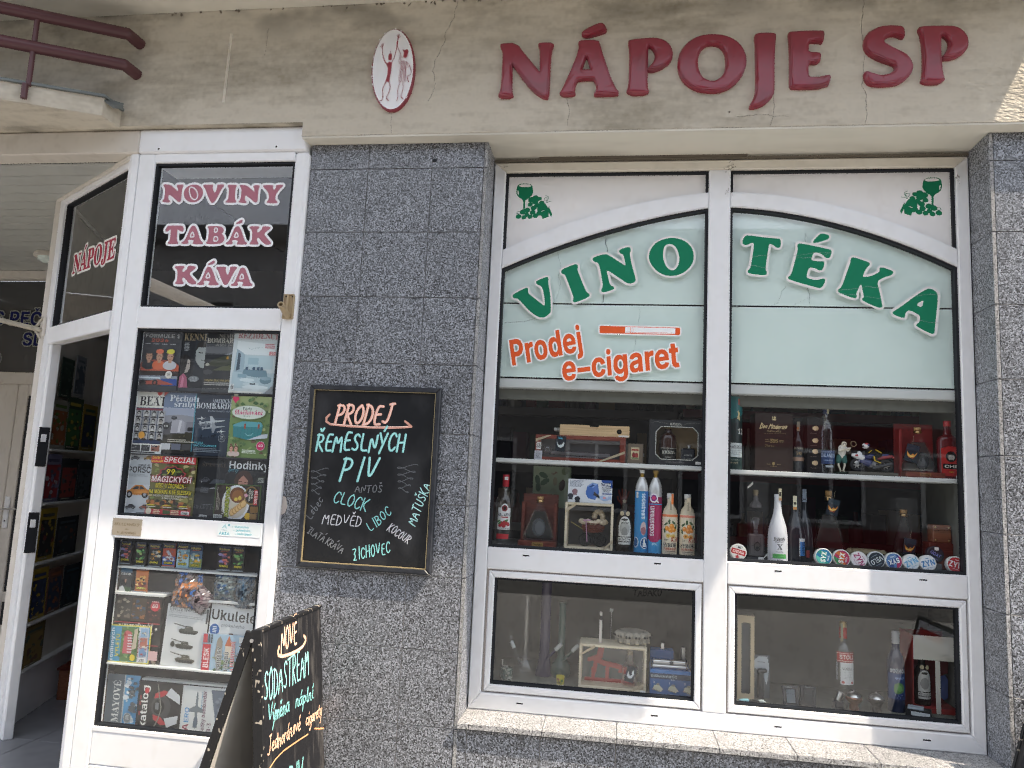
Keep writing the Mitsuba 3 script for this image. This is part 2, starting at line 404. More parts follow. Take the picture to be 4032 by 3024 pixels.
# one-stroke handwriting: every letter in a box 0.7 wide and 1 high
H = {
 'A': [[(0, 0), (.36, 1), (.68, 0)], [(.14, .36), (.58, .4)]], 'B': [[(.05, 0), (.08, 1)], [(.02, .97), (.42, .95), (.52, .76), (.4, .58), (.1, .53)], [(.1, .53), (.5, .46), (.58, .24), (.42, .04), (.02, .02)]],
 'C': [[(.6, .8), (.48, .97), (.26, .96), (.07, .66), (.06, .3), (.22, .04), (.44, .04), (.6, .22)]], 'D': [[(.06, 0), (.1, 1)], [(.0, .98), (.36, .93), (.6, .62), (.56, .28), (.34, .05), (.02, .02)]],
 'E': [[(.52, .96), (.12, 1), (.06, 0), (.54, .03)], [(.1, .53), (.46, .55)]], 'G': [[(.6, .82), (.4, .98), (.14, .8), (.06, .36), (.26, .02), (.56, .12), (.6, .44), (.36, .44)]],
 'H': [[(.06, 1), (.04, 0)], [(.58, 1), (.56, 0)], [(.04, .5), (.58, .54)]], 'I': [[(.3, 1), (.26, 0)]], 'J': [[(.5, 1), (.46, .3), (.3, .0), (.06, .1)], [(.34, .97), (.66, 1)]],
 'K': [[(.06, 1), (.04, 0)], [(.58, 1), (.07, .46), (.6, 0)]], 'L': [[(.08, 1), (.05, .03), (.56, .06)]], 'M': [[(.0, 0), (.1, 1), (.36, .34), (.62, 1), (.7, 0)]],
 'N': [[(.04, 0), (.08, 1), (.54, .05), (.6, 1)]], 'O': [[(.34, 1), (.1, .78), (.03, .42), (.18, .05), (.42, .03), (.62, .36), (.58, .78), (.36, 1)]], 'P': [[(.08, 0), (.12, 1)], [(.0, .95), (.4, .98), (.58, .78), (.46, .52), (.12, .46)]],
 'R': [[(.06, 0), (.1, 1)], [(.0, .95), (.4, .98), (.56, .76), (.42, .54), (.1, .5), (.6, 0)]], 'S': [[(.56, .84), (.38, .99), (.14, .86), (.16, .62), (.44, .42), (.52, .2), (.34, .02), (.06, .12)]],
 'T': [[(0, .95), (.64, 1)], [(.34, .98), (.3, 0)]], 'U': [[(.06, 1), (.05, .3), (.24, .02), (.46, .08), (.58, .4), (.6, 1)]], 'V': [[(.02, 1), (.28, 0), (.62, 1)]], 'Y': [[(.02, 1), (.3, .5)], [(.64, 1), (.16, -.05)]],
 'Z': [[(.06, .93), (.5, .98), (.56, .8), (.2, .5), (.46, .46), (.4, .2), (.08, .0), (.6, .03)]],
 'a': [[(.5, .55), (.2, .58), (.06, .28), (.2, .03), (.44, .2), (.52, .56), (.5, .1), (.6, .03)]], 'b': [[(.1, 1), (.06, .05), (.3, .0), (.5, .3), (.34, .52), (.08, .36)]], 'c': [[(.48, .5), (.24, .58), (.06, .3), (.2, .03), (.5, .14)]],
 'd': [[(.48, .5), (.2, .56), (.06, .26), (.22, .02), (.46, .2), (.56, 1), (.52, .03)]], 'e': [[(.1, .3), (.42, .36), (.4, .56), (.18, .54), (.06, .26), (.2, .02), (.48, .12)]], 'g': [[(.5, .54), (.2, .58), (.06, .3), (.2, .06), (.44, .2), (.52, .56), (.46, -.26), (.2, -.4), (.04, -.24)]],
 'i': [[(.2, .55), (.16, .03), (.28, .02)], [(.24, .82), (.28, .88)]], 'l': [[(.14, .3), (.36, .92), (.26, 1), (.14, .3), (.22, .02), (.36, .06)]], 'm': [[(.03, .03), (.07, .54)], [(.06, .36), (.24, .56), (.3, .05)], [(.3, .36), (.5, .56), (.56, .03)]],
 'n': [[(.06, .03), (.1, .54)], [(.08, .34), (.32, .56), (.42, .42), (.4, .05), (.5, .02)]], 'o': [[(.28, .56), (.06, .3), (.22, .02), (.46, .26), (.28, .56), (.5, .5)]], 'p': [[(.12, .56), (.02, -.4)], [(.1, .4), (.32, .58), (.46, .34), (.28, .04), (.08, .16)]],
 'r': [[(.08, .03), (.12, .54)], [(.1, .34), (.28, .54), (.42, .5)]], 't': [[(.24, .88), (.18, .08), (.34, .02)], [(.04, .56), (.42, .6)]], 'v': [[(.04, .55), (.22, .03), (.42, .56), (.5, .5)]], 'y': [[(.06, .55), (.22, .14), (.3, .1)], [(.48, .56), (.26, -.1), (.06, -.42)]],
 'z': [[(.06, .52), (.42, .55), (.1, .28), (.36, .24), (.24, .02), (.5, .04)]], "'": [[(0, 0), (.12, .2)]], 'ˇ': [[(0, .16), (.12, .0), (.26, .2)]],
}

def hand(text, h, w=0.7, slant=0.12, seed=1, gap=0.16):
 """Handwritten string as list of polylines, baseline from the origin, capital height h, letters w*h wide."""
 r = random.Random(seed)
 x, out = 0.0, []
 for ch in text:
  if ch == ' ':
   x += 0.42 * w / 0.7
   continue
  base, mark = MARKS.get(ch, (ch, ''))
  lines = [list(l) for l in H.get(base, H['o'])]
  wd = max(q[0] for l in lines for q in l)
  low = base.islower()
  if mark:
   t = (0.72 if low else 1.12)
   mk = {'/': [(wd * .5, t), (wd * .5 + .16, t + .24)], 'v': [(wd * .3, t + .2), (wd * .5, t + .02), (wd * .75, t + .24)], 'o': [(wd * .5, t), (wd * .5 + .1, t + .1)]}[mark]
   lines.append(mk)
  dy = r.uniform(-.05, .05)
  sc = r.uniform(.93, 1.07)
  for l in lines:
   p = np.array(l, float)
   if len(p) > 2:
    for _ in range(2):
     p = np.vstack([p[:1], np.stack([.75 * p[:-1] + .25 * p[1:], .25 * p[:-1] + .75 * p[1:]], 1).reshape(-1, 2), p[-1:]])
   p = p * [w / .7, sc] + [0, dy]
   p[:, 0] += x + slant * p[:, 1]
   out.append(p * h)
  x += (wd + gap) * w / .7
 return out, x * h

class Print:
 """Flat print in local metres (x right, y up), laid out in thin layers, each one colour."""

 def __init__(s, clip=None):
  s.items, s.clip = [], clip

 def poly(s, g, col, clip=True):
  if s.clip is not None and clip: g = g.intersection(s.clip)
  v, f = tri(g)
  if len(v): s.items.append((v, f, lin(col)))
  return s

 def pts(s, p, col):
  return s.poly(Polygon(p).buffer(0), col)

 def rect(s, x0, y0, x1, y1, col):
  return s.poly(sbox(min(x0, x1), min(y0, y1), max(x0, x1), max(y0, y1)), col)

 def ell(s, x, y, rx, ry, col, rot=0):
  g = affinity.scale(Point(0, 0).buffer(1, 8), rx, ry)
  return s.poly(affinity.translate(affinity.rotate(g, rot, origin=(0, 0)), x, y), col)

 def line(s, p, w, col):
  return s.poly(LineString(p).buffer(w / 2, 3), col)

 def text(s, t, x, y, h, col, font='sans', anchor='l', fit=None, rot=0, slant=0, fat=0.0, edge=None, ew=0.08):
  g = glyphs(t, font)
  if fat: g = g.buffer(fat)
  if slant: g = affinity.skew(g, slant, origin=(0, 0))
  b = g.bounds
  sx = h
  if fit: sx = fit / (b[2] - b[0])
  g = affinity.affine_transform(g, [sx, 0, 0, h, -b[0] * sx, 0])
  wd = (b[2] - b[0]) * sx
  dx = {'l': 0, 'c': -wd / 2, 'r': -wd}[anchor]
  g = affinity.translate(g, dx, 0)
  if rot: g = affinity.rotate(g, rot, origin=(0, 0))
  g = affinity.translate(g, x, y).simplify(h * 0.012)
  if edge: s.poly(g.buffer(ew * h), edge)
  return s.poly(g, col)

 def hand(s, t, x, y, h, col, th, w=0.7, rot=0, seed=1, slant=.12, gap=.16, alt=None):
  lines, wd = hand(t, h, w / h, slant, seed, gap)
  a = math.radians(rot)
  R = np.array([[math.cos(a), math.sin(a)], [-math.sin(a), math.cos(a)]])
  g = unary_union([LineString(l @ R + [x, y]).buffer(th / 2, 3) for l in lines])
  s.poly(g.simplify(th * .05), col)
  if alt:
   g2 = unary_union([LineString(l @ R + [x + th * .12, y + th * .05]).buffer(th * .17, 2) for l in lines])
   s.poly(g2, alt)
  return s

 def mesh(s, frame, step=1.2e-4):
  V, F, C, at = [], [], [], 0
  for i, (v, f, c) in enumerate(s.items):
   V.append(frame(v, i * step)); F.append(f + at); C.append(np.tile(c, (len(v), 1))); at += len(v)
  return np.vstack(V), np.vstack(F), np.vstack(C)

 def build(s, name, frame, parent=None, bsdf='print', label=None, step=1.2e-4):
  v, f, c = s.mesh(frame, step)
  return put(name, (v, f), bsdf, parent, False, c, label, 'stuff' if name in ('handwriting', 'words') else None)

def facing(x, y, z, rot=0.0, lean=0.0):
 """Frame of a print that faces the street (-y): local x to world x, local y to world z; rot in its plane, lean backwards (degrees)."""
 a, b = math.radians(rot), math.radians(lean)

 def fn(v, d):
  u = v[:, 0] * math.cos(a) - v[:, 1] * math.sin(a)
  w = v[:, 0] * math.sin(a) + v[:, 1] * math.cos(a)
  return np.c_[x + u, y + w * math.sin(b) - d * math.cos(b), z + w * math.cos(b) + d * math.sin(b)]
 return fn

def wrap(x, y, z, r, turn=0.0):
 """Frame of a label wrapped on an upright cylinder of radius r whose middle faces the street."""
 def fn(v, d):
  t = v[:, 0] / r + turn
  return np.c_[x + (r + d + 3e-4) * np.sin(t), y - (r + d + 3e-4) * np.cos(t), z + v[:, 1]]
 return fn

def wrapped(pr, frame, name, parent, bsdf='print', maxlen=0.006):
 """Build a print on a curved frame: long triangles are cut first."""
 V, F, C, at = [], [], [], 0
 for i, (v, f, c) in enumerate(pr.items):
  v3, f3 = trimesh.remesh.subdivide_to_size(np.c_[v, np.zeros(len(v))], f, maxlen, max_iter=6)
  V.append(frame(v3[:, :2], i * 1.2e-4)); F.append(f3 + at); C.append(np.tile(c, (len(v3), 1))); at += len(v3)
 return put(name, (np.vstack(V), np.vstack(F)), bsdf, parent, False, np.vstack(C))

# ---- outline alphabets, one ring per list, in hundredths of the capital height
SERIF = {"A":(96,[[-2,4,4,6,8,10,45,102,49,102,85,17,91,7,97,4,97,0,50,0,50,4,59,5,62,9,55,29,23,29,16,10,19,6,28,4,28,0,-2,0],[25,36,53,36,39,69,38,68]]),"B":(97,[[3,96,3,100,56,100,72,97,82,90,87,80,85,67,77,59,65,54,83,47,90,37,91,21,83,8,74,3,61,0,4,0,4,4,12,6,16,13,16,86,12,94],[40,13,43,6,49,5,58,7,64,14,66,23,65,37,62,44,55,49,40,50],[41,93,40,55,53,57,59,61,61,65,63,77,61,87,54,94,44,95]]),"C":(103,[[6,43,6,60,10,72,18,85,28,94,37,99,51,102,66,101,86,95,90,97,92,102,96,102,96,68,92,68,85,81,75,91,65,96,55,97,47,94,40,88,35,79,32,66,32,34,36,21,41,13,53,6,67,6,80,10,94,23,97,18,83,4,62,-2,45,-1,30,4,22,10,14,19,8,31]]),"D":(108,[[3,96,3,100,60,99,78,94,88,88,98,75,103,54,100,30,91,14,78,5,63,1,4,0,4,4,13,6,16,13,16,86,12,94],[40,89,40,9,44,6,54,6,61,8,70,17,76,33,77,55,74,76,69,84,64,90,54,94,43,94]]),"E":(97,[[3,0,3,4,10,4,14,7,17,15,16,87,13,94,4,96,4,100,87,100,87,70,84,70,79,85,71,91,58,94,45,94,41,92,40,54,49,54,56,58,61,65,63,75,67,76,67,26,63,26,61,38,57,44,50,48,40,48,40,12,42,7,49,6,70,9,82,17,90,31,94,31,88,0]]),"G":(111,[[6,48,7,64,11,75,18,86,28,94,39,99,51,102,64,101,83,96,88,96,92,102,96,102,96,67,92,67,84,83,72,94,56,97,45,93,39,86,35,75,32,42,35,23,42,12,51,4,65,3,72,6,74,10,75,31,72,37,60,40,60,43,110,43,110,40,101,38,98,34,98,6,84,1,64,-2,50,-2,34,3,23,10,13,21,8,34]]),"H":(115,[[3,0,3,4,14,7,16,13,16,87,13,93,4,96,4,100,53,100,53,96,45,95,40,90,40,55,75,55,74,90,70,95,62,96,62,100,111,100,111,96,101,93,99,87,99,13,102,6,111,4,111,0,62,0,62,4,69,5,74,9,74,49,40,48,40,11,44,6,53,4,53,0]]),"I":(57,[[3,0,3,4,14,8,17,15,16,89,12,95,3,96,3,100,54,100,53,96,42,93,40,88,40,13,43,7,54,4,54,0]]),"J":(72,[[-1,7,4,15,13,16,19,12,20,8,17,-7,21,-9,27,-8,32,-3,32,84,30,92,24,95,17,96,17,100,69,100,69,96,59,94,56,88,56,15,50,-4,37,-12,16,-14,3,-6,0,1]]),"K":(112,[[4,0,4,4,10,5,15,8,17,15,16,88,12,94,4,96,4,100,53,100,53,96,44,94,40,89,40,52,76,90,74,94,64,96,64,100,106,100,106,96,96,94,85,88,60,62,101,11,106,6,114,4,114,0,61,0,61,4,72,5,72,10,44,46,40,43,40,11,44,6,53,4,53,0]]),"L":(93,[[3,0,3,4,14,7,16,13,16,87,12,94,4,96,4,100,55,100,55,96,44,94,40,88,40,11,42,7,50,6,70,9,82,19,89,34,93,34,88,0]]),"M":(139,[[3,0,3,4,11,5,15,8,17,15,16,89,13,94,3,96,3,100,41,99,69,32,98,100,135,100,135,96,127,94,123,87,123,13,125,7,135,4,135,0,87,0,87,4,96,6,99,12,99,86,63,0,59,0,58,2,23,83,24,11,27,6,37,4,37,0]]),"N":(108,[[4,0,4,4,15,7,17,13,17,85,8,95,4,96,4,100,35,100,85,38,85,88,82,94,72,96,72,100,105,100,105,96,96,94,93,88,92,-2,88,-2,24,76,24,12,27,6,36,4,36,0]]),"O":(115,[[6,48,10,70,19,86,36,98,57,102,78,99,93,89,104,73,109,53,107,35,98,16,85,5,63,-2,43,-1,23,10,11,27],[32,47,35,23,45,7,52,3,60,3,68,5,73,9,81,27,83,57,79,78,70,92,63,96,54,97,46,94,41,89,34,74]]),"P":(92,[[3,0,3,4,14,7,16,13,16,87,13,93,4,96,4,100,61,99,73,97,82,92,88,83,90,74,88,63,85,57,78,50,69,47,40,45,40,11,44,6,53,4,53,0],[40,51,55,52,60,56,63,62,63,83,60,90,53,94,44,94,40,91]]),"R":(104,[[3,0,3,4,14,7,16,13,16,87,13,93,4,96,4,100,60,99,76,96,84,91,91,80,90,65,84,56,69,48,97,8,105,4,105,0,74,0,44,46,40,46,40,12,44,6,53,4,53,0],[40,51,56,53,62,58,65,63,67,71,65,83,63,88,55,94,45,94,40,91]]),"S":(85,[[10,35,14,34,20,16,29,7,37,4,46,3,58,9,61,17,59,27,54,33,28,46,17,54,11,66,11,80,18,93,30,101,46,102,67,97,70,102,74,102,74,70,71,70,62,88,48,97,40,97,33,95,28,91,26,85,27,79,32,71,63,56,75,45,78,36,79,26,73,10,64,3,52,-1,35,-2,17,3,14,-2,10,-2]]),"T":(93,[[2,100,90,100,90,69,86,69,83,81,76,90,67,94,58,95,58,14,61,6,72,4,72,0,20,0,20,4,30,6,34,12,34,95,23,94,15,89,8,80,6,69,3,69]]),"U":(108,[[3,96,3,100,53,100,53,96,43,94,40,88,40,25,42,16,48,8,63,5,71,7,80,13,86,28,86,87,82,94,72,96,72,100,104,100,104,96,96,93,93,89,92,25,87,12,80,4,64,-2,46,-3,32,1,23,8,19,16,16,27,16,88,12,94]]),"V":(94,[[-3,96,-3,100,46,100,46,96,36,94,33,88,57,32,78,87,77,93,65,96,65,100,97,100,97,96,90,94,84,85,50,-3,47,-3,45,0,7,88,3,94]]),"X":(103,[[3,4,9,5,16,10,42,46,15,88,9,94,3,96,3,100,53,100,53,96,45,96,42,90,58,64,74,89,73,94,64,96,64,100,100,100,100,96,92,95,82,87,62,58,92,10,96,5,101,4,101,0,52,0,52,4,61,5,64,10,46,40,27,11,30,5,38,4,38,0,3,0]]),"Y":(93,[[-3,96,-3,100,45,100,45,96,37,95,34,90,54,50,76,87,75,93,65,96,65,100,96,100,96,96,90,93,85,88,59,45,60,10,64,5,71,4,72,0,22,0,22,4,29,5,34,9,35,39,7,91]]),"Z":(97,[[4,0,5,4,60,93,42,94,30,92,20,84,14,69,10,69,13,100,89,100,89,97,34,7,60,7,73,11,84,22,89,36,93,36,89,0]]),"a":(75,[[4,11,6,21,11,28,22,35,43,42,43,59,40,63,35,65,27,64,23,62,27,53,24,44,20,42,11,43,8,47,7,55,13,63,22,68,37,70,53,67,60,61,64,51,64,9,67,7,70,9,72,6,68,2,62,-1,53,-2,48,0,43,7,32,0,17,-2,8,3],[26,24,28,10,32,7,38,9,43,13,43,37,30,30]]),"b":(79,[[2,96,2,100,30,100,30,62,39,68,53,69,62,65,70,57,75,43,74,25,67,10,57,1,48,-2,39,-2,32,0,23,6,10,-3,10,86,8,94],[31,14,32,6,41,3,47,5,52,14,54,28,53,49,50,57,43,61,35,60,31,54]]),"c":(64,[[4,38,10,54,21,65,35,70,50,68,60,60,61,51,59,48,54,45,46,46,43,52,42,63,38,65,32,64,28,60,25,52,26,27,31,15,39,9,49,9,59,16,62,13,55,5,45,-1,31,-2,24,0,14,7,7,16,4,27]]),"d":(81,[[4,26,6,48,11,58,17,65,26,69,33,70,40,68,49,62,49,91,46,94,39,96,39,100,70,100,70,13,73,7,77,6,77,2,49,-2,49,7,37,-1,23,-1,11,8],[26,45,28,15,31,9,39,6,46,11,49,17,49,53,45,60,36,61,29,57]]),"e":(66,[[4,28,4,40,7,50,13,60,21,67,30,69,42,69,51,65,57,58,61,49,62,36,26,36,28,20,35,11,45,9,53,12,59,19,62,16,57,8,48,1,40,-2,31,-2,19,1,10,12],[26,42,44,42,43,57,40,64,34,65,29,62,26,54]]),"f":(47,[[3,0,3,4,9,5,11,10,11,60,4,61,4,68,11,68,13,86,20,97,35,102,49,100,55,95,57,91,57,84,54,79,46,78,42,81,40,87,43,94,42,97,35,96,32,89,32,68,44,68,44,61,32,60,32,11,35,5,43,4,44,0]]),"g":(72,[[3,-17,5,-11,14,-6,6,2,6,11,11,18,22,24,13,29,6,38,5,49,9,59,15,65,28,69,69,67,69,59,59,59,64,45,60,32,47,24,27,22,22,17,23,13,26,11,53,10,64,6,69,-5,69,-13,65,-20,52,-28,29,-31,11,-27,5,-22],[17,-18,24,-24,41,-25,54,-22,58,-14,55,-9,50,-8,22,-7,17,-13],[25,42,27,33,30,28,36,27,41,31,44,50,42,60,39,64,32,65,27,61]]),"h":(83,[[4,4,9,5,11,9,11,90,9,95,4,96,4,100,32,100,32,59,40,66,52,70,64,67,70,61,72,50,72,9,75,5,79,4,79,0,44,0,44,3,49,5,51,10,51,51,50,58,45,60,39,58,32,52,32,10,35,5,39,4,39,0,4,0]]),"i":(43,[[4,4,9,5,11,9,11,59,9,63,4,64,4,68,32,68,32,11,34,6,39,4,39,0,4,0],[11,88,13,97,20,101,29,100,33,92,32,84,25,79,16,81]]),"k":(79,[[4,3,9,5,11,9,11,91,9,95,4,96,4,100,32,100,32,38,53,59,52,63,45,64,45,68,75,68,76,64,63,60,49,46,76,7,82,4,82,0,46,0,46,4,51,4,52,8,36,32,32,29,32,10,35,5,39,4,39,0,4,0]]),"l":(44,[[4,4,9,5,11,9,11,90,9,95,4,96,4,100,32,100,32,11,34,6,39,4,39,0,4,0]]),"n":(83,[[4,4,9,5,11,9,11,58,9,63,4,64,4,68,32,68,33,59,39,66,49,69,60,69,68,64,72,50,72,9,75,5,79,4,79,0,44,0,44,3,49,5,51,10,51,51,50,58,45,60,39,58,32,52,32,10,35,5,39,4,39,0,4,0]]),"o":(74,[[4,31,5,43,10,56,17,64,29,69,42,69,55,65,63,56,68,44,69,27,65,14,56,3,43,-2,29,-1,16,5,7,18],[26,46,28,9,31,4,39,3,44,6,48,19,48,47,45,60,39,65,31,64,28,58]]),"p":(81,[[4,-30,4,-27,8,-26,11,-21,11,58,9,63,4,64,4,68,31,68,32,58,36,65,44,69,53,70,62,67,71,57,76,44,76,26,71,11,64,2,53,-2,40,0,32,6,33,-21,36,-26,43,-27,43,-31],[33,15,37,8,45,6,50,9,54,16,55,46,51,57,46,61,39,60,32,52]]),"r":(63,[[4,0,4,4,9,5,11,9,11,59,9,63,4,64,4,68,32,68,32,57,39,64,46,69,52,70,59,68,63,61,63,54,60,50,50,49,44,56,41,57,36,54,33,48,33,9,35,5,43,4,43,0]]),"s":(63,[[8,23,12,23,17,11,26,4,35,4,40,7,42,15,40,19,19,31,11,38,8,46,8,54,13,62,22,69,33,70,48,67,50,70,53,70,53,49,50,49,44,60,37,64,27,64,23,57,27,49,46,40,54,32,56,17,52,6,46,1,39,-2,28,-2,18,2,8,-2]]),"t":(50,[[4,61,4,66,18,79,28,93,32,93,32,68,46,68,46,61,32,61,32,12,38,9,45,16,49,15,45,7,38,1,31,-2,22,-2,13,4,11,11,11,61]]),"u":(82,[[3,64,3,68,31,68,31,15,34,9,40,8,46,10,50,15,50,57,47,63,42,64,42,68,71,68,71,12,73,8,79,7,79,3,50,-2,50,8,43,2,34,-2,23,-2,17,1,12,8,10,14,10,60,8,63]]),"v":(67,[[-1,64,0,68,36,68,36,65,30,64,28,59,40,28,53,60,51,63,44,64,44,68,67,68,67,65,63,63,58,57,35,-2,31,-1,6,59,4,63]]),"y":(66,[[-1,-21,-1,-14,3,-10,11,-9,16,-14,17,-21,21,-21,26,-15,31,-3,7,58,3,64,-1,64,-1,68,35,68,35,64,29,63,28,60,40,27,52,60,51,63,44,64,44,68,65,68,65,64,61,62,58,57,35,-7,27,-24,19,-30,11,-31,3,-28]]),"0":(82,[[5,43,7,76,11,89,18,99,30,105,43,107,56,104,66,96,72,87,75,75,77,46,73,21,62,6,55,1,45,-1,32,-1,24,2,15,10,10,18],[28,66,30,22,33,13,40,8,47,10,50,15,53,25,54,63,51,88,48,94,44,97,36,95,31,86]]),"1":(82,[[10,77,6,87,22,93,39,106,56,106,56,13,60,8,75,8,75,0,14,0,14,8,29,8,33,13,34,90,22,79,17,76]]),"2":(82,[[5,15,41,54,47,66,50,78,49,89,46,94,41,97,36,97,31,95,27,91,25,72,13,74,8,77,6,82,8,94,16,102,28,106,46,106,61,102,67,97,71,89,72,78,70,71,57,53,20,16,57,17,64,22,67,31,75,31,75,0,5,0]]),"3":(82,[[4,15,7,24,17,28,18,18,23,13,32,9,41,10,50,16,53,29,51,40,44,46,36,49,21,50,21,59,37,60,46,66,49,75,49,84,46,94,39,97,30,95,26,89,24,75,21,75,13,76,7,81,5,89,8,96,17,103,30,106,50,106,63,100,68,96,71,88,71,75,64,64,51,56,66,50,74,40,75,26,70,12,62,5,52,0,30,-1,11,4,6,9]]),"5":(82,[[6,14,7,22,11,25,18,26,19,18,24,12,31,9,38,9,48,15,52,28,51,42,44,51,35,54,15,51,9,54,14,105,69,105,70,78,61,78,60,86,56,89,23,89,21,63,21,62,35,64,49,63,61,58,68,52,74,38,74,23,69,13,62,6,54,1,31,-1,14,3,9,7]]),"6":(82,[[7,42,7,60,10,75,17,90,25,99,37,105,51,107,64,104,72,99,74,87,71,82,63,79,57,79,55,91,52,96,45,98,39,95,32,84,28,64,28,60,42,64,58,63,66,59,72,53,77,40,76,25,72,14,65,5,58,1,47,-1,35,-1,24,4,12,18],[28,46,29,29,33,16,40,9,48,9,54,16,56,25,56,39,53,49,49,54,41,56,30,51]])}
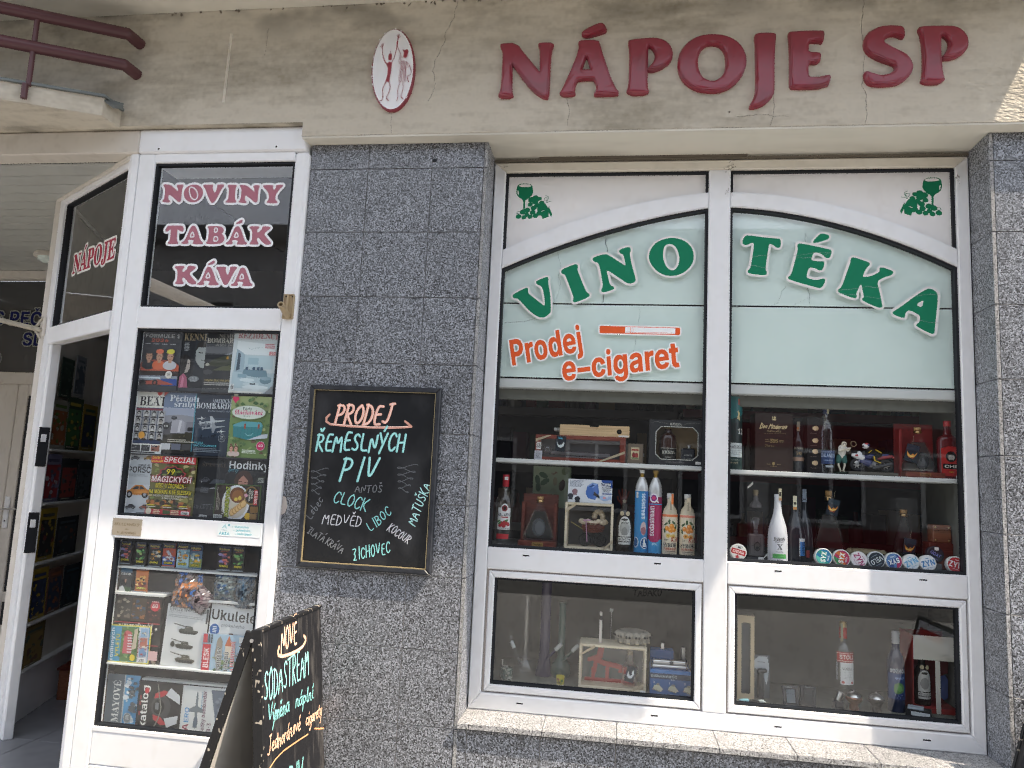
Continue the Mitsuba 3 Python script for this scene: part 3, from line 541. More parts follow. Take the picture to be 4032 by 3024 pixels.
SANS = {"A":(101,[[3,0,37,100,63,100,98,0,77,0,68,24,32,24,24,0],[37,40,63,39,50,84,44,61]]),"B":(91,[[10,100,59,99,69,96,77,89,81,77,80,66,75,59,64,53,77,47,85,35,85,24,84,17,75,6,66,2,56,0,10,0],[29,16,51,16,60,19,66,27,64,37,60,41,53,44,29,44],[29,58,48,58,55,60,61,67,60,78,51,84,29,84]]),"C":(101,[[7,45,8,64,13,79,22,91,35,98,48,101,70,99,82,91,92,77,95,66,76,66,73,74,66,81,58,84,48,84,37,79,31,73,28,64,26,54,28,36,34,23,43,18,50,16,60,17,71,23,76,34,95,34,92,23,87,14,78,5,69,1,57,-1,45,-1,35,1,26,7,13,20,9,31]]),"D":(99,[[10,100,57,99,73,93,84,83,91,65,92,41,87,23,75,9,65,3,53,0,10,0],[29,17,47,16,57,19,64,23,71,33,74,50,72,64,67,75,58,81,47,84,29,83]]),"E":(84,[[10,100,76,100,76,84,29,84,29,59,72,58,72,43,29,43,29,16,76,16,76,0,10,0]]),"F":(81,[[10,100,75,100,75,84,29,84,29,55,70,55,70,39,29,39,29,0,10,0]]),"G":(103,[[7,45,7,62,13,79,24,92,36,99,57,101,71,98,87,87,93,75,95,68,75,68,71,77,65,81,56,84,48,84,40,81,33,75,27,63,26,46,30,30,37,21,48,16,59,16,68,19,73,25,77,33,77,38,55,38,55,53,96,53,96,33,92,21,83,9,70,1,57,-1,45,-1,35,2,25,7,12,22]]),"H":(103,[[10,100,29,100,29,59,74,59,74,100,93,100,93,0,74,0,74,43,29,43,29,0,10,0]]),"I":(65,[[5,16,23,16,23,84,5,84,5,100,59,100,59,84,42,84,42,16,59,16,59,0,5,0]]),"J":(80,[[7,16,5,36,24,36,24,24,30,16,40,14,48,19,52,30,52,100,70,100,70,26,68,15,65,10,59,4,50,0,42,-1,27,0,18,3,11,9]]),"K":(98,[[10,100,29,100,29,50,70,100,93,100,56,57,94,0,72,0,42,44,29,29,29,0,10,0]]),"L":(78,[[10,100,29,100,29,16,73,16,73,0,10,0]]),"M":(127,[[10,100,39,100,57,49,64,23,70,48,88,100,118,100,118,0,99,0,99,80,72,0,56,0,28,80,29,0,10,0]]),"N":(105,[[10,100,32,100,76,25,76,100,95,100,95,0,73,1,29,75,29,0,10,0]]),"O":(105,[[7,45,8,65,14,81,24,92,39,100,60,101,77,95,90,83,97,68,99,45,95,25,84,10,67,0,45,-1,36,1,25,7,12,22],[26,45,29,32,37,21,50,16,65,19,75,28,79,40,79,58,75,72,67,80,58,84,48,84,39,81,33,75,28,66]]),"P":(89,[[10,100,52,100,64,97,76,88,83,73,83,63,81,53,71,40,55,34,29,33,29,0,10,0],[29,49,48,49,59,54,64,64,63,73,60,78,50,84,29,84]]),"R":(90,[[10,100,57,99,68,95,77,88,82,76,82,58,77,47,66,39,87,0,66,0,46,36,29,36,29,0,10,0],[29,52,48,52,60,56,64,65,63,72,60,78,51,83,29,84]]),"S":(89,[[6,25,6,30,25,30,28,21,37,16,48,15,60,19,64,27,62,34,55,39,28,47,16,53,9,65,9,79,18,92,27,98,36,101,50,101,60,100,69,96,75,90,80,82,82,72,64,72,60,81,48,85,34,83,28,75,30,68,35,63,65,54,74,48,79,43,83,34,83,23,80,15,74,7,66,2,56,-1,31,0,21,4,13,10]]),"T":(91,[[5,84,5,100,86,100,86,84,55,84,55,0,36,0,36,84]]),"U":(101,[[10,100,29,100,30,30,33,24,39,19,53,16,66,21,72,33,73,100,91,100,91,29,86,15,77,6,62,0,43,-1,27,4,15,14,10,31]]),"V":(101,[[3,99,25,100,51,17,77,100,98,100,64,0,38,0]]),"W":(142,[[3,99,24,99,42,21,60,100,81,100,99,21,117,100,138,100,111,0,89,0,71,75,52,0,30,0]]),"X":(100,[[3,0,39,51,7,100,29,100,50,65,72,100,94,100,61,52,97,0,74,0,50,37,26,0]]),"Y":(99,[[3,99,26,100,50,55,73,100,96,100,59,38,59,0,40,0,40,38]]),"Z":(90,[[8,84,8,100,82,100,82,88,31,16,83,16,83,0,8,0,8,12,59,84]]),"a":(79,[[5,18,6,29,12,37,24,43,47,46,52,50,49,59,42,62,30,59,24,53,8,56,9,61,14,68,26,74,43,76,55,73,65,66,70,54,70,0,53,0,52,10,47,4,40,0,22,-1,14,3,9,7],[23,20,26,15,31,12,37,12,45,14,51,22,52,35,27,29,23,25]]),"b":(86,[[9,100,28,100,28,63,37,73,44,76,53,76,66,71,76,60,80,46,80,27,75,13,65,2,53,-1,43,-1,34,4,28,12,27,0,9,0],[28,33,31,22,36,16,47,14,53,17,58,22,61,32,61,45,57,54,52,59,47,61,36,58,29,48]]),"c":(80,[[6,33,7,47,10,58,19,68,29,74,46,76,58,73,69,65,75,54,75,52,57,48,51,59,39,61,32,57,27,51,25,43,25,30,28,22,34,16,39,14,48,14,54,19,58,27,75,23,73,16,68,8,54,0,35,-1,20,5,11,16]]),"d":(86,[[6,33,8,55,18,70,29,75,42,76,51,71,58,63,59,100,78,100,78,0,59,0,58,12,52,3,46,0,33,-1,25,1,18,5,11,13],[25,37,27,25,33,17,40,14,48,15,55,21,58,29,59,41,57,50,54,55,48,60,37,60,27,51]]),"e":(82,[[6,33,7,48,11,60,19,68,30,75,45,76,57,73,68,65,75,53,76,33,24,32,28,20,37,14,50,14,56,18,58,22,75,19,72,12,67,6,55,0,35,-1,20,5,10,17],[25,45,58,45,58,47,56,53,51,59,39,62,34,60,28,55]]),"g":(87,[[6,33,9,56,14,66,22,73,31,76,44,75,52,71,59,63,59,75,78,75,78,-3,72,-18,60,-26,46,-30,30,-29,16,-22,9,-11,24,-7,30,-13,38,-15,49,-15,56,-11,59,-3,59,13,57,13,52,6,45,2,33,1,26,3,18,8,12,14,8,22],[25,37,26,27,32,19,40,16,49,17,55,22,59,31,59,42,57,51,48,60,36,60,27,51]]),"h":(85,[[9,100,27,100,28,62,36,72,47,76,61,74,71,67,76,53,76,0,57,0,57,49,52,57,45,60,34,58,28,49,28,0,9,0]]),"i":(36,[[8,97,12,104,20,105,27,101,29,93,24,87,16,85,10,89],[9,75,27,75,27,0,9,0]]),"j":(37,[[8,93,10,101,16,105,24,103,29,97,27,89,21,85,13,86],[-3,-13,6,-12,9,-6,9,75,28,75,28,-9,26,-15,23,-21,16,-25,-3,-28]]),"k":(79,[[9,100,28,100,28,45,55,75,77,75,48,42,78,0,56,0,34,31,28,24,28,0,9,0]]),"l":(42,[[9,100,28,100,28,20,31,15,38,15,41,3,40,1,26,0,19,1,13,6,10,12]]),"m":(125,[[9,0,9,75,26,75,27,62,35,72,46,76,59,74,64,69,68,60,75,71,89,76,103,74,112,66,116,54,116,0,97,0,97,50,93,58,86,60,77,58,72,51,71,0,53,0,53,50,49,58,43,60,33,58,28,50,28,0]]),"n":(85,[[9,75,27,75,27,61,36,72,47,76,61,74,70,67,76,52,76,0,57,0,57,49,52,57,45,60,34,58,28,49,28,0,9,0]]),"o":(84,[[6,33,7,48,12,60,20,69,32,75,46,76,61,71,71,63,77,48,78,30,74,16,66,6,53,0,33,-1,20,5,11,16],[25,37,27,25,33,16,39,14,48,14,55,20,58,28,59,42,57,51,48,60,36,60,31,57,27,51]]),"p":(86,[[9,75,27,75,27,62,34,70,40,74,53,76,60,74,73,65,79,48,79,22,74,11,67,4,55,-1,44,-1,35,3,28,12,27,-28,9,-28],[27,34,30,24,36,16,42,14,52,16,58,23,61,34,60,45,56,55,46,60,35,58,28,47]]),"r":(55,[[9,75,27,75,28,62,31,69,36,74,44,76,53,75,53,59,38,58,31,54,29,49,28,0,9,0]]),"s":(76,[[5,20,23,23,28,16,36,13,46,14,52,19,52,23,48,27,22,34,11,41,8,48,8,58,10,64,16,70,29,75,43,76,55,73,65,65,68,56,52,53,46,61,36,62,30,60,26,55,30,48,58,41,68,34,70,27,70,18,68,12,63,6,47,-1,27,0,14,5,9,11]]),"t":(49,[[1,60,1,75,12,75,12,93,31,93,31,75,45,75,45,60,31,60,31,20,34,14,44,14,46,0,28,-1,16,5,12,16,12,60]]),"u":(85,[[9,23,9,75,28,75,28,26,32,18,40,15,51,17,56,25,57,75,76,75,76,0,58,0,58,14,53,7,45,1,38,-1,24,1,14,8]]),"v":(81,[[2,75,22,75,41,16,59,75,79,75,52,0,30,0]]),"y":(82,[[2,74,23,75,41,17,59,75,79,75,47,-11,38,-23,30,-27,17,-29,8,-26,12,-12,22,-13,26,-12,31,0]]),"z":(78,[[8,0,8,12,46,59,10,60,10,75,69,75,69,62,33,16,70,15,70,0]]),"0":(89,[[7,44,7,60,11,78,17,89,25,97,38,101,53,101,65,96,74,86,81,65,82,38,75,15,64,3,55,0,41,-1,25,4,18,10,12,20],[27,66,27,32,32,21,43,15,54,18,60,26,63,44,62,69,55,82,49,85,43,86,33,80]]),"1":(89,[[12,0,12,15,39,16,39,83,15,67,15,85,37,100,58,100,58,16,79,15,79,0]]),"2":(89,[[9,70,11,80,14,88,20,94,29,99,40,101,51,101,60,99,69,93,74,87,78,79,78,69,76,60,65,44,37,16,80,16,80,0,10,0,10,14,54,57,58,64,60,73,58,79,54,83,41,86,31,80,27,70]]),"3":(89,[[9,15,6,27,25,27,27,22,31,18,38,15,46,15,56,19,61,28,60,36,53,44,45,46,30,46,31,60,53,84,11,84,11,100,77,100,77,86,49,58,66,54,77,43,80,36,81,26,79,19,74,10,66,4,56,0,47,-1,32,0,15,8]]),"4":(89,[[5,18,5,33,43,100,61,100,24,34,53,34,53,63,71,63,71,34,84,34,84,18,71,18,71,0,53,0,53,18]]),"5":(89,[[12,14,9,27,27,27,29,21,33,17,46,14,57,20,62,30,59,43,50,50,39,51,28,45,10,48,15,100,75,100,75,84,31,84,29,59,40,65,52,66,64,62,73,55,79,43,80,30,78,19,72,10,57,0,47,-1,34,-1,19,7]]),"6":(89,[[9,29,10,41,15,55,45,100,65,100,39,62,53,63,60,62,69,57,75,50,79,42,80,29,77,19,73,11,65,4,56,0,48,-1,33,0,23,4,16,11,11,19],[28,36,30,21,35,17,40,14,49,14,59,21,62,29,61,36,58,43,53,48,40,50,31,43]]),"8":(89,[[7,24,8,35,12,42,19,48,28,52,18,57,11,68,11,80,15,90,26,98,40,101,57,100,70,93,77,83,78,69,73,59,61,52,73,46,81,36,82,24,78,12,68,4,59,0,49,-1,34,-1,25,2,15,8,10,15],[27,32,28,21,33,16,47,13,56,16,60,19,63,30,61,36,56,41,42,44,35,42,30,38],[30,70,35,61,47,58,56,63,59,68,60,75,54,84,41,86,31,80]]),"9":(89,[[9,64,10,76,14,86,22,95,33,100,48,101,59,99,68,93,75,86,80,71,77,53,70,38,44,0,24,0,50,38,36,37,22,41,13,52],[27,73,29,59,34,53,40,50,49,50,54,53,59,59,61,73,59,79,53,84,47,86,40,86,30,79]]),"-":(89,[[22,49,67,49,67,34,22,34]])}
# ---- traced letter outlines in half millimetres on their wall
SIGN_LETTERS = [('N',[[90,6832,100,6840,216,6840,282,6750,356,6660,418,6580,438,6552,440,6582,436,6744,432,6788,416,6822,424,6834,534,6832,516,6784,508,6692,508,6506,508,6352,474,6356,414,6394,352,6456,304,6520,248,6596,198,6666,186,6672,190,6518,192,6418,210,6368,92,6372,116,6420,120,6582,120,6706,116,6780]]),('A',[[752,6834,778,6842,904,6840,918,6800,940,6724,978,6614,1016,6502,1052,6424,1090,6370,1054,6366,902,6364,898,6374,920,6408,912,6458,892,6500,868,6508,760,6508,738,6494,722,6440,718,6408,730,6370,608,6372,638,6424,668,6508,706,6598,736,6684,760,6768,762,6806],[816,6718,840,6668,862,6586,860,6572,774,6578,780,6608,800,6680]]),('acute',[[774,6910,802,6936,854,6966,910,6990,944,6990,972,6936,952,6924,878,6902,802,6886]]),('P',[[1164,6822,1188,6832,1344,6842,1412,6834,1472,6800,1506,6746,1514,6688,1494,6636,1446,6596,1394,6570,1336,6562,1330,6578,1364,6614,1386,6660,1388,6702,1370,6750,1340,6778,1318,6778,1310,6748,1314,6590,1312,6432,1330,6364,1162,6368,1180,6436,1182,6562,1180,6752]]),('O',[[1830,6854,1920,6842,1996,6810,2058,6750,2092,6676,2098,6604,2078,6522,2032,6452,1968,6396,1888,6368,1812,6368,1728,6384,1660,6422,1606,6480,1576,6550,1570,6622,1584,6700,1626,6768,1682,6818,1750,6846],[1840,6780,1894,6768,1932,6724,1952,6660,1954,6588,1942,6516,1906,6466,1858,6442,1812,6446,1764,6470,1730,6524,1712,6596,1714,6664,1732,6726,1770,6766,1808,6782]]),('J',[[2174,6830,2194,6848,2320,6844,2326,6828,2316,6720,2314,6546,2314,6374,2304,6322,2266,6272,2212,6234,2142,6220,2140,6232,2168,6282,2188,6352,2190,6464,2186,6638,2184,6768]]),('E',[[2436,6838,2452,6850,2690,6850,2698,6834,2688,6758,2670,6770,2588,6774,2576,6744,2576,6666,2666,6664,2670,6650,2662,6586,2580,6592,2572,6536,2576,6460,2638,6448,2740,6472,2744,6454,2722,6382,2460,6378,2448,6404,2452,6542,2448,6714,2444,6802]]),('S',[[3300,6780,3286,6778,3246,6802,3204,6804,3162,6786,3144,6756,3152,6724,3188,6696,3250,6666,3304,6634,3342,6590,3358,6536,3348,6482,3312,6438,3264,6400,3210,6384,3122,6382,3062,6388,3028,6408,3014,6454,3010,6486,3032,6492,3070,6464,3124,6452,3172,6454,3212,6472,3240,6504,3240,6540,3214,6560,3160,6580,3092,6614,3038,6656,3014,6702,3012,6750,3028,6796,3060,6830,3116,6858,3170,6870,3240,6868,3294,6858,3300,6832]]),('P',[[3416,6842,3442,6852,3544,6852,3644,6848,3698,6834,3736,6798,3760,6758,3764,6712,3754,6666,3718,6622,3664,6594,3592,6584,3582,6592,3612,6626,3636,6670,3642,6716,3626,6756,3596,6784,3570,6784,3564,6750,3564,6596,3568,6474,3590,6394,3426,6388,3446,6456,3450,6602,3446,6716,3434,6794]])]
ARCH_LETTERS = [('V',[[212,4794,224,4808,328,4866,338,4856,336,4826,356,4802,426,4750,504,4690,502,4758,488,4834,466,4892,424,4904,416,4920,426,4930,504,4966,516,4954,510,4920,524,4866,538,4790,546,4682,544,4644,478,4598,394,4642,322,4710,266,4770,244,4778,220,4778]]),('I',[[634,5022,650,5038,752,5082,768,5076,770,5058,762,5038,802,4946,850,4832,880,4816,880,4798,764,4746,746,4754,756,4784,726,4860,682,4968,666,4998,642,5002]]),('N',[[906,5134,924,5150,1014,5176,1060,5150,1132,5102,1198,5060,1188,5126,1170,5184,1138,5192,1136,5214,1208,5238,1224,5230,1224,5206,1214,5188,1236,5078,1274,4958,1272,4934,1220,4916,1152,4962,1014,5056,1034,4968,1056,4894,1088,4882,1090,4866,1002,4838,988,4852,1008,4886,994,4960,974,5060,952,5108,920,5112]]),('O',[[1584,5322,1648,5310,1702,5284,1746,5236,1762,5178,1760,5120,1736,5072,1692,5026,1630,4998,1576,4990,1520,5000,1466,5030,1422,5078,1396,5128,1394,5176,1410,5230,1452,5280,1514,5310],[1566,5280,1606,5264,1634,5226,1652,5170,1654,5120,1644,5072,1614,5034,1582,5028,1548,5046,1520,5086,1502,5144,1500,5194,1508,5242,1530,5272]]),('T',[[2178,5292,2196,5336,2216,5344,2372,5320,2472,5314,2482,5304,2482,5252,2462,5240,2434,5266,2400,5282,2388,5278,2376,5208,2356,5046,2370,5024,2364,5002,2236,5016,2222,5030,2242,5052,2252,5082,2270,5208,2276,5282,2252,5292,2206,5266,2182,5274]]),('E',[[2628,5264,2646,5274,2886,5220,2894,5206,2882,5158,2856,5154,2822,5194,2756,5208,2738,5172,2726,5128,2788,5114,2828,5118,2836,5104,2822,5052,2794,5048,2778,5066,2714,5076,2696,5026,2690,4982,2706,4968,2774,4950,2828,4968,2844,4958,2814,4896,2780,4900,2558,4966,2552,4984,2578,4996,2612,5128,2636,5230,2630,5244]]),('acute',[[2754,5292,2810,5356,2830,5358,2870,5348,2876,5330,2858,5314,2762,5284]]),('K',[[3058,5146,3072,5154,3194,5110,3196,5094,3174,5076,3154,5040,3132,4982,3204,4986,3290,5032,3280,5056,3290,5070,3374,5040,3380,5024,3358,5008,3304,4992,3248,4954,3266,4876,3286,4762,3290,4738,3264,4734,3152,4786,3140,4802,3160,4810,3148,4876,3138,4932,3116,4924,3096,4874,3080,4842,3092,4822,3076,4810,2960,4856,2950,4874,2982,4898,3010,4980,3056,5114]]),('A',[[3378,4692,3404,4708,3472,4758,3562,4832,3646,4888,3674,4888,3714,4862,3718,4808,3702,4672,3686,4552,3688,4528,3670,4520,3558,4582,3562,4594,3584,4606,3592,4654,3582,4678,3502,4722,3464,4692,3466,4668,3456,4648,3386,4676],[3540,4758,3626,4816,3604,4722]])]
NEWS_LETTERS = [('N',[[-2994,5690,-2986,5698,-2928,5694,-2880,5658,-2840,5624,-2842,5658,-2860,5680,-2856,5692,-2804,5694,-2796,5682,-2808,5658,-2808,5598,-2806,5540,-2826,5530,-2870,5568,-2932,5610,-2934,5572,-2930,5552,-2910,5540,-2912,5528,-2982,5534,-2986,5544,-2970,5558,-2966,5606,-2970,5660,-2980,5676]]),('O',[[-2686,5694,-2638,5680,-2606,5646,-2598,5604,-2612,5566,-2644,5538,-2686,5528,-2730,5536,-2766,5564,-2784,5606,-2778,5650,-2746,5682],[-2710,5680,-2672,5660,-2642,5618,-2638,5576,-2654,5548,-2680,5542,-2716,5566,-2738,5612,-2744,5654,-2732,5678]]),('V',[[-2602,5684,-2590,5690,-2514,5690,-2506,5678,-2516,5666,-2484,5600,-2462,5664,-2468,5682,-2458,5690,-2406,5690,-2402,5678,-2420,5660,-2446,5602,-2480,5524,-2512,5524,-2548,5590,-2580,5658,-2594,5670]]),('I',[[-2366,5678,-2358,5686,-2284,5684,-2280,5674,-2292,5660,-2290,5554,-2270,5536,-2276,5522,-2368,5524,-2370,5534,-2348,5550,-2346,5594,-2348,5656]]),('N',[[-2250,5678,-2242,5684,-2186,5680,-2140,5646,-2102,5612,-2104,5646,-2120,5666,-2116,5680,-2068,5680,-2060,5668,-2072,5644,-2072,5586,-2070,5528,-2090,5520,-2132,5556,-2192,5598,-2194,5560,-2190,5540,-2172,5530,-2174,5518,-2240,5524,-2246,5534,-2230,5548,-2226,5596,-2228,5646,-2238,5664]]),('Y',[[-2028,5670,-2022,5680,-1938,5680,-1934,5666,-1940,5656,-1920,5632,-1902,5656,-1906,5670,-1898,5680,-1846,5682,-1840,5672,-1864,5652,-1892,5614,-1906,5584,-1904,5544,-1880,5526,-1886,5514,-1976,5518,-1980,5530,-1960,5544,-1962,5592,-1986,5632]]),('T',[[-2928,5262,-2908,5302,-2894,5308,-2770,5308,-2754,5292,-2750,5260,-2768,5254,-2802,5276,-2812,5272,-2808,5166,-2788,5152,-2794,5140,-2886,5142,-2888,5154,-2868,5166,-2870,5274,-2880,5278,-2906,5254]]),('A',[[-2756,5152,-2726,5166,-2700,5234,-2682,5294,-2662,5308,-2636,5298,-2606,5234,-2576,5166,-2550,5152,-2556,5138,-2648,5140,-2642,5156,-2634,5168,-2652,5178,-2692,5182,-2704,5168,-2688,5156,-2694,5142,-2752,5142],[-2672,5260,-2650,5254,-2626,5200,-2692,5192]]),('B',[[-2520,5294,-2510,5302,-2400,5302,-2364,5280,-2368,5246,-2386,5234,-2352,5206,-2352,5162,-2392,5142,-2510,5140,-2520,5152,-2502,5166,-2500,5278],[-2460,5294,-2424,5294,-2412,5268,-2422,5240,-2458,5240],[-2456,5216,-2416,5216,-2400,5186,-2410,5158,-2442,5156,-2458,5166]]),('A',[[-2332,5148,-2302,5162,-2276,5230,-2258,5290,-2238,5302,-2214,5294,-2182,5230,-2156,5162,-2130,5148,-2136,5136,-2226,5136,-2220,5152,-2212,5166,-2230,5176,-2268,5180,-2280,5166,-2266,5152,-2272,5138,-2326,5138],[-2248,5256,-2226,5250,-2204,5196,-2270,5190]]),('acute',[[-2252,5328,-2204,5362,-2192,5352,-2198,5334,-2242,5324]]),('K',[[-2120,5288,-2114,5300,-2038,5300,-2028,5290,-2050,5270,-2042,5234,-1998,5274,-2000,5290,-1990,5300,-1932,5296,-1924,5284,-1948,5264,-1984,5232,-1944,5186,-1908,5152,-1910,5136,-1964,5136,-2030,5206,-2044,5186,-2038,5160,-2024,5150,-2030,5136,-2100,5138,-2104,5148,-2084,5166,-2088,5266]]),('K',[[-2796,4920,-2790,4932,-2712,4934,-2700,4924,-2724,4904,-2716,4868,-2670,4908,-2672,4924,-2662,4936,-2602,4932,-2594,4918,-2620,4898,-2656,4868,-2616,4822,-2576,4788,-2578,4772,-2634,4770,-2702,4840,-2718,4820,-2710,4794,-2696,4784,-2702,4770,-2772,4772,-2776,4782,-2758,4800,-2762,4900]]),('A',[[-2564,4776,-2534,4790,-2508,4856,-2490,4918,-2470,4930,-2446,4920,-2414,4858,-2386,4790,-2362,4778,-2366,4764,-2458,4764,-2452,4780,-2442,4794,-2462,4804,-2500,4806,-2512,4794,-2498,4780,-2502,4766,-2558,4766],[-2480,4884,-2458,4878,-2436,4824,-2502,4816]]),('acute',[[-2480,4952,-2430,4986,-2418,4976,-2424,4960,-2468,4948]]),('V',[[-2398,4922,-2386,4928,-2314,4928,-2306,4918,-2314,4904,-2284,4842,-2262,4906,-2268,4922,-2258,4930,-2206,4930,-2204,4918,-2220,4902,-2246,4846,-2280,4768,-2310,4768,-2346,4832,-2376,4898,-2392,4908]]),('A',[[-2242,4770,-2212,4784,-2188,4852,-2170,4912,-2150,4924,-2126,4914,-2096,4852,-2068,4786,-2044,4772,-2048,4760,-2138,4760,-2132,4776,-2124,4788,-2142,4798,-2180,4802,-2192,4788,-2178,4774,-2182,4762,-2238,4760],[-2160,4878,-2138,4872,-2116,4818,-2182,4812]])]
OVAL_STROKES = [(7,[-952,6844,-948,6798,-930,6736,-894,6680]),(10,[-938,6758,-920,6714,-892,6672]),(7,[-862,6694,-832,6760,-822,6838,-820,6882,-814,6926]),(14,[-820,6860,-820,6882,-818,6894]),(5,[-952,6844,-972,6854]),(5,[-952,6844,-964,6878]),(5,[-952,6844,-954,6880]),(5,[-952,6844,-940,6878]),(5,[-812,6926,-828,6952]),(5,[-812,6926,-818,6962]),(5,[-812,6926,-806,6958]),(5,[-812,6926,-794,6942]),(0,[-896,6690,-880,6708,-856,6698,-858,6636,-866,6566,-868,6520,-890,6532,-900,6528,-886,6584,-886,6646]),(7,[-892,6532,-924,6462,-914,6410,-914,6358,-942,6352]),(7,[-872,6532,-852,6478,-862,6426,-886,6376,-860,6350]),(9,[-878,6370,-860,6350]),(4,[-874,6788,-874,6814]),(34,[-874,6770,-874,6736]),(40,[-732,6800,-740,6756]),(14,[-762,6812,-746,6792]),(6,[-816,6852,-798,6810,-782,6776]),(9,[-748,6714,-746,6710]),(5,[-762,6706,-768,6642,-774,6524]),(5,[-750,6704,-756,6642,-760,6524]),(5,[-738,6704,-744,6642,-744,6522]),(5,[-724,6704,-732,6640,-728,6522]),(3,[-768,6704,-780,6616,-784,6524]),(3,[-728,6702,-726,6596,-724,6518]),(3,[-782,6780,-796,6704,-784,6676,-760,6726,-782,6780]),(4,[-780,6758,-782,6688]),(4,[-712,6694,-714,6650]),(3,[-726,6702,-696,6674,-702,6640,-728,6654]),(6,[-694,6666,-674,6612,-680,6578,-712,6572,-694,6516]),(8,[-706,6548,-692,6516]),(6,[-766,6524,-786,6450,-778,6388,-786,6346]),(6,[-744,6522,-736,6448,-758,6384,-732,6362]),(9,[-752,6380,-732,6362])]
GRAPES = ([('glass',[-316,304,-280,336,-180,344,-84,332,-44,296,-24,192,-36,132,-100,60,-156,32,-164,0,-160,-160,-192,-160,-196,0,-208,40,-296,92,-336,172,-328,244]),('hole',[-300,300,-260,324,-180,332,-92,324,-56,296,-92,276,-176,272,-264,280]),('hole',[-316,220,-284,196,-284,112,-308,152]),('leaf',[116,-32,204,-36,256,-124,268,-88,332,-236,320,-292,272,-204,268,-284,164,-320,140,-260,96,-260,68,-200,60,-120,100,-80]),('hole',[132,-176,200,-152,192,-164,144,-188]),('hole',[12,-160,52,-132,52,-180,32,-192]),('hole',[-16,-76,16,-48,4,-72])],[[20,68,76,68],[96,52,136,52],[-52,36,4,36],[-68,-52,-24,-52],[20,0,76,0],[136,-20,180,-24],[-4,-120,48,-120],[60,-72,108,-72],[-120,-160,-68,-160],[-196,-192,-144,-192],[-20,-200,28,-200],[-124,-240,-84,-240],[-272,-276,-224,-276],[-172,-292,-128,-292],[-64,-280,-20,-280],[36,-260,84,-260],[104,-212,152,-212]],([208,108,256,88,248,36,192,12,180,60,228,72,256,48,212,-24],[212,-24,272,0,312,8],[-244,-180,-288,-184,-308,-208,-280,-228,-240,-224]))
MAG = {'racing': (-1.45,2.043,0.202,0.269,-0.425),'couple': (-1.29,2.044,0.114,0.267,0.0),'plane': (-1.166,2.044,0.131,0.268,-0.0),'residence': (-1.0,2.044,0.203,0.27,-0.988),'band': (-1.477,1.766,0.136,0.277,-0.211),'bunker': (-1.329,1.768,0.149,0.271,-0.0),'bomber': (-1.167,1.766,0.171,0.268,-0.168),'crochet': (-0.99,1.763,0.184,0.266,0.156),'cars': (-1.489,1.494,0.123,0.258,1.403),'magic': (-1.323,1.492,0.211,0.262,-0.272),'darkcar': (-1.156,1.494,0.121,0.259,-1.189),'watch': (-0.99,1.493,0.179,0.263,-0.16),'cook': (-1.014,1.442,0.208,0.15,0.414),'pack0': (-1.508,1.202,0.054,0.097,1.071),'pack1': (-1.437,1.199,0.049,0.102,0.585),'pack2': (-1.371,1.199,0.057,0.099,1.014),'pack3': (-1.306,1.202,0.059,0.102,1.456),'pack4': (-1.241,1.202,0.056,0.104,1.023),'pack5': (-1.182,1.2,0.056,0.103,1.023),'pack6': (-1.052,1.204,0.061,0.101,0.947),'pack7': (-0.988,1.204,0.052,0.102,1.102),'pack8': (-1.494,1.085,0.055,0.104,0.526),'pack9': (-1.42,1.088,0.057,0.096,1.005),'battles': (-1.422,0.886,0.227,0.28,0.883),'trips': (-1.451,0.826,0.209,0.152,1.233),'tanks': (-1.196,0.874,0.189,0.253,-3.037),'ukulele': (-0.997,0.883,0.195,0.26,-2.943),'castles': (-1.012,0.821,0.196,0.15,0.44),'mayan': (-1.454,0.591,0.151,0.214,0.759),'catalog': (-1.28,0.585,0.197,0.199,-0.146),'aero': (-1.067,0.581,0.233,0.196,0.37),'bag0': (-1.2,1.064,0.128,0.147,-5.174),'bag1': (-1.033,1.088,0.098,0.104,-1.762),'bag2': (-0.942,1.073,0.083,0.131,-1.042)}

# ================================================================ ground and street
put('ground', box(-120, 120, -120, 120, -0.30, -0.15), 'asphalt'); labels['ground'] = {'kind': 'structure'}
put('road', box(-60, 60, -11.5, -7.4, -0.15, -0.125), 'asphalt'); labels['road'] = {'kind': 'structure'}
put('pavement', box(-60, 60, -7.4, 6.0, -0.15, 0.0), 'paving'); labels['pavement'] = {'kind': 'structure'}
put('pavement_across', box(-60, 60, -15.0, -11.5, -0.15, 0.0), 'paving'); labels['pavement_across'] = {'kind': 'structure'}

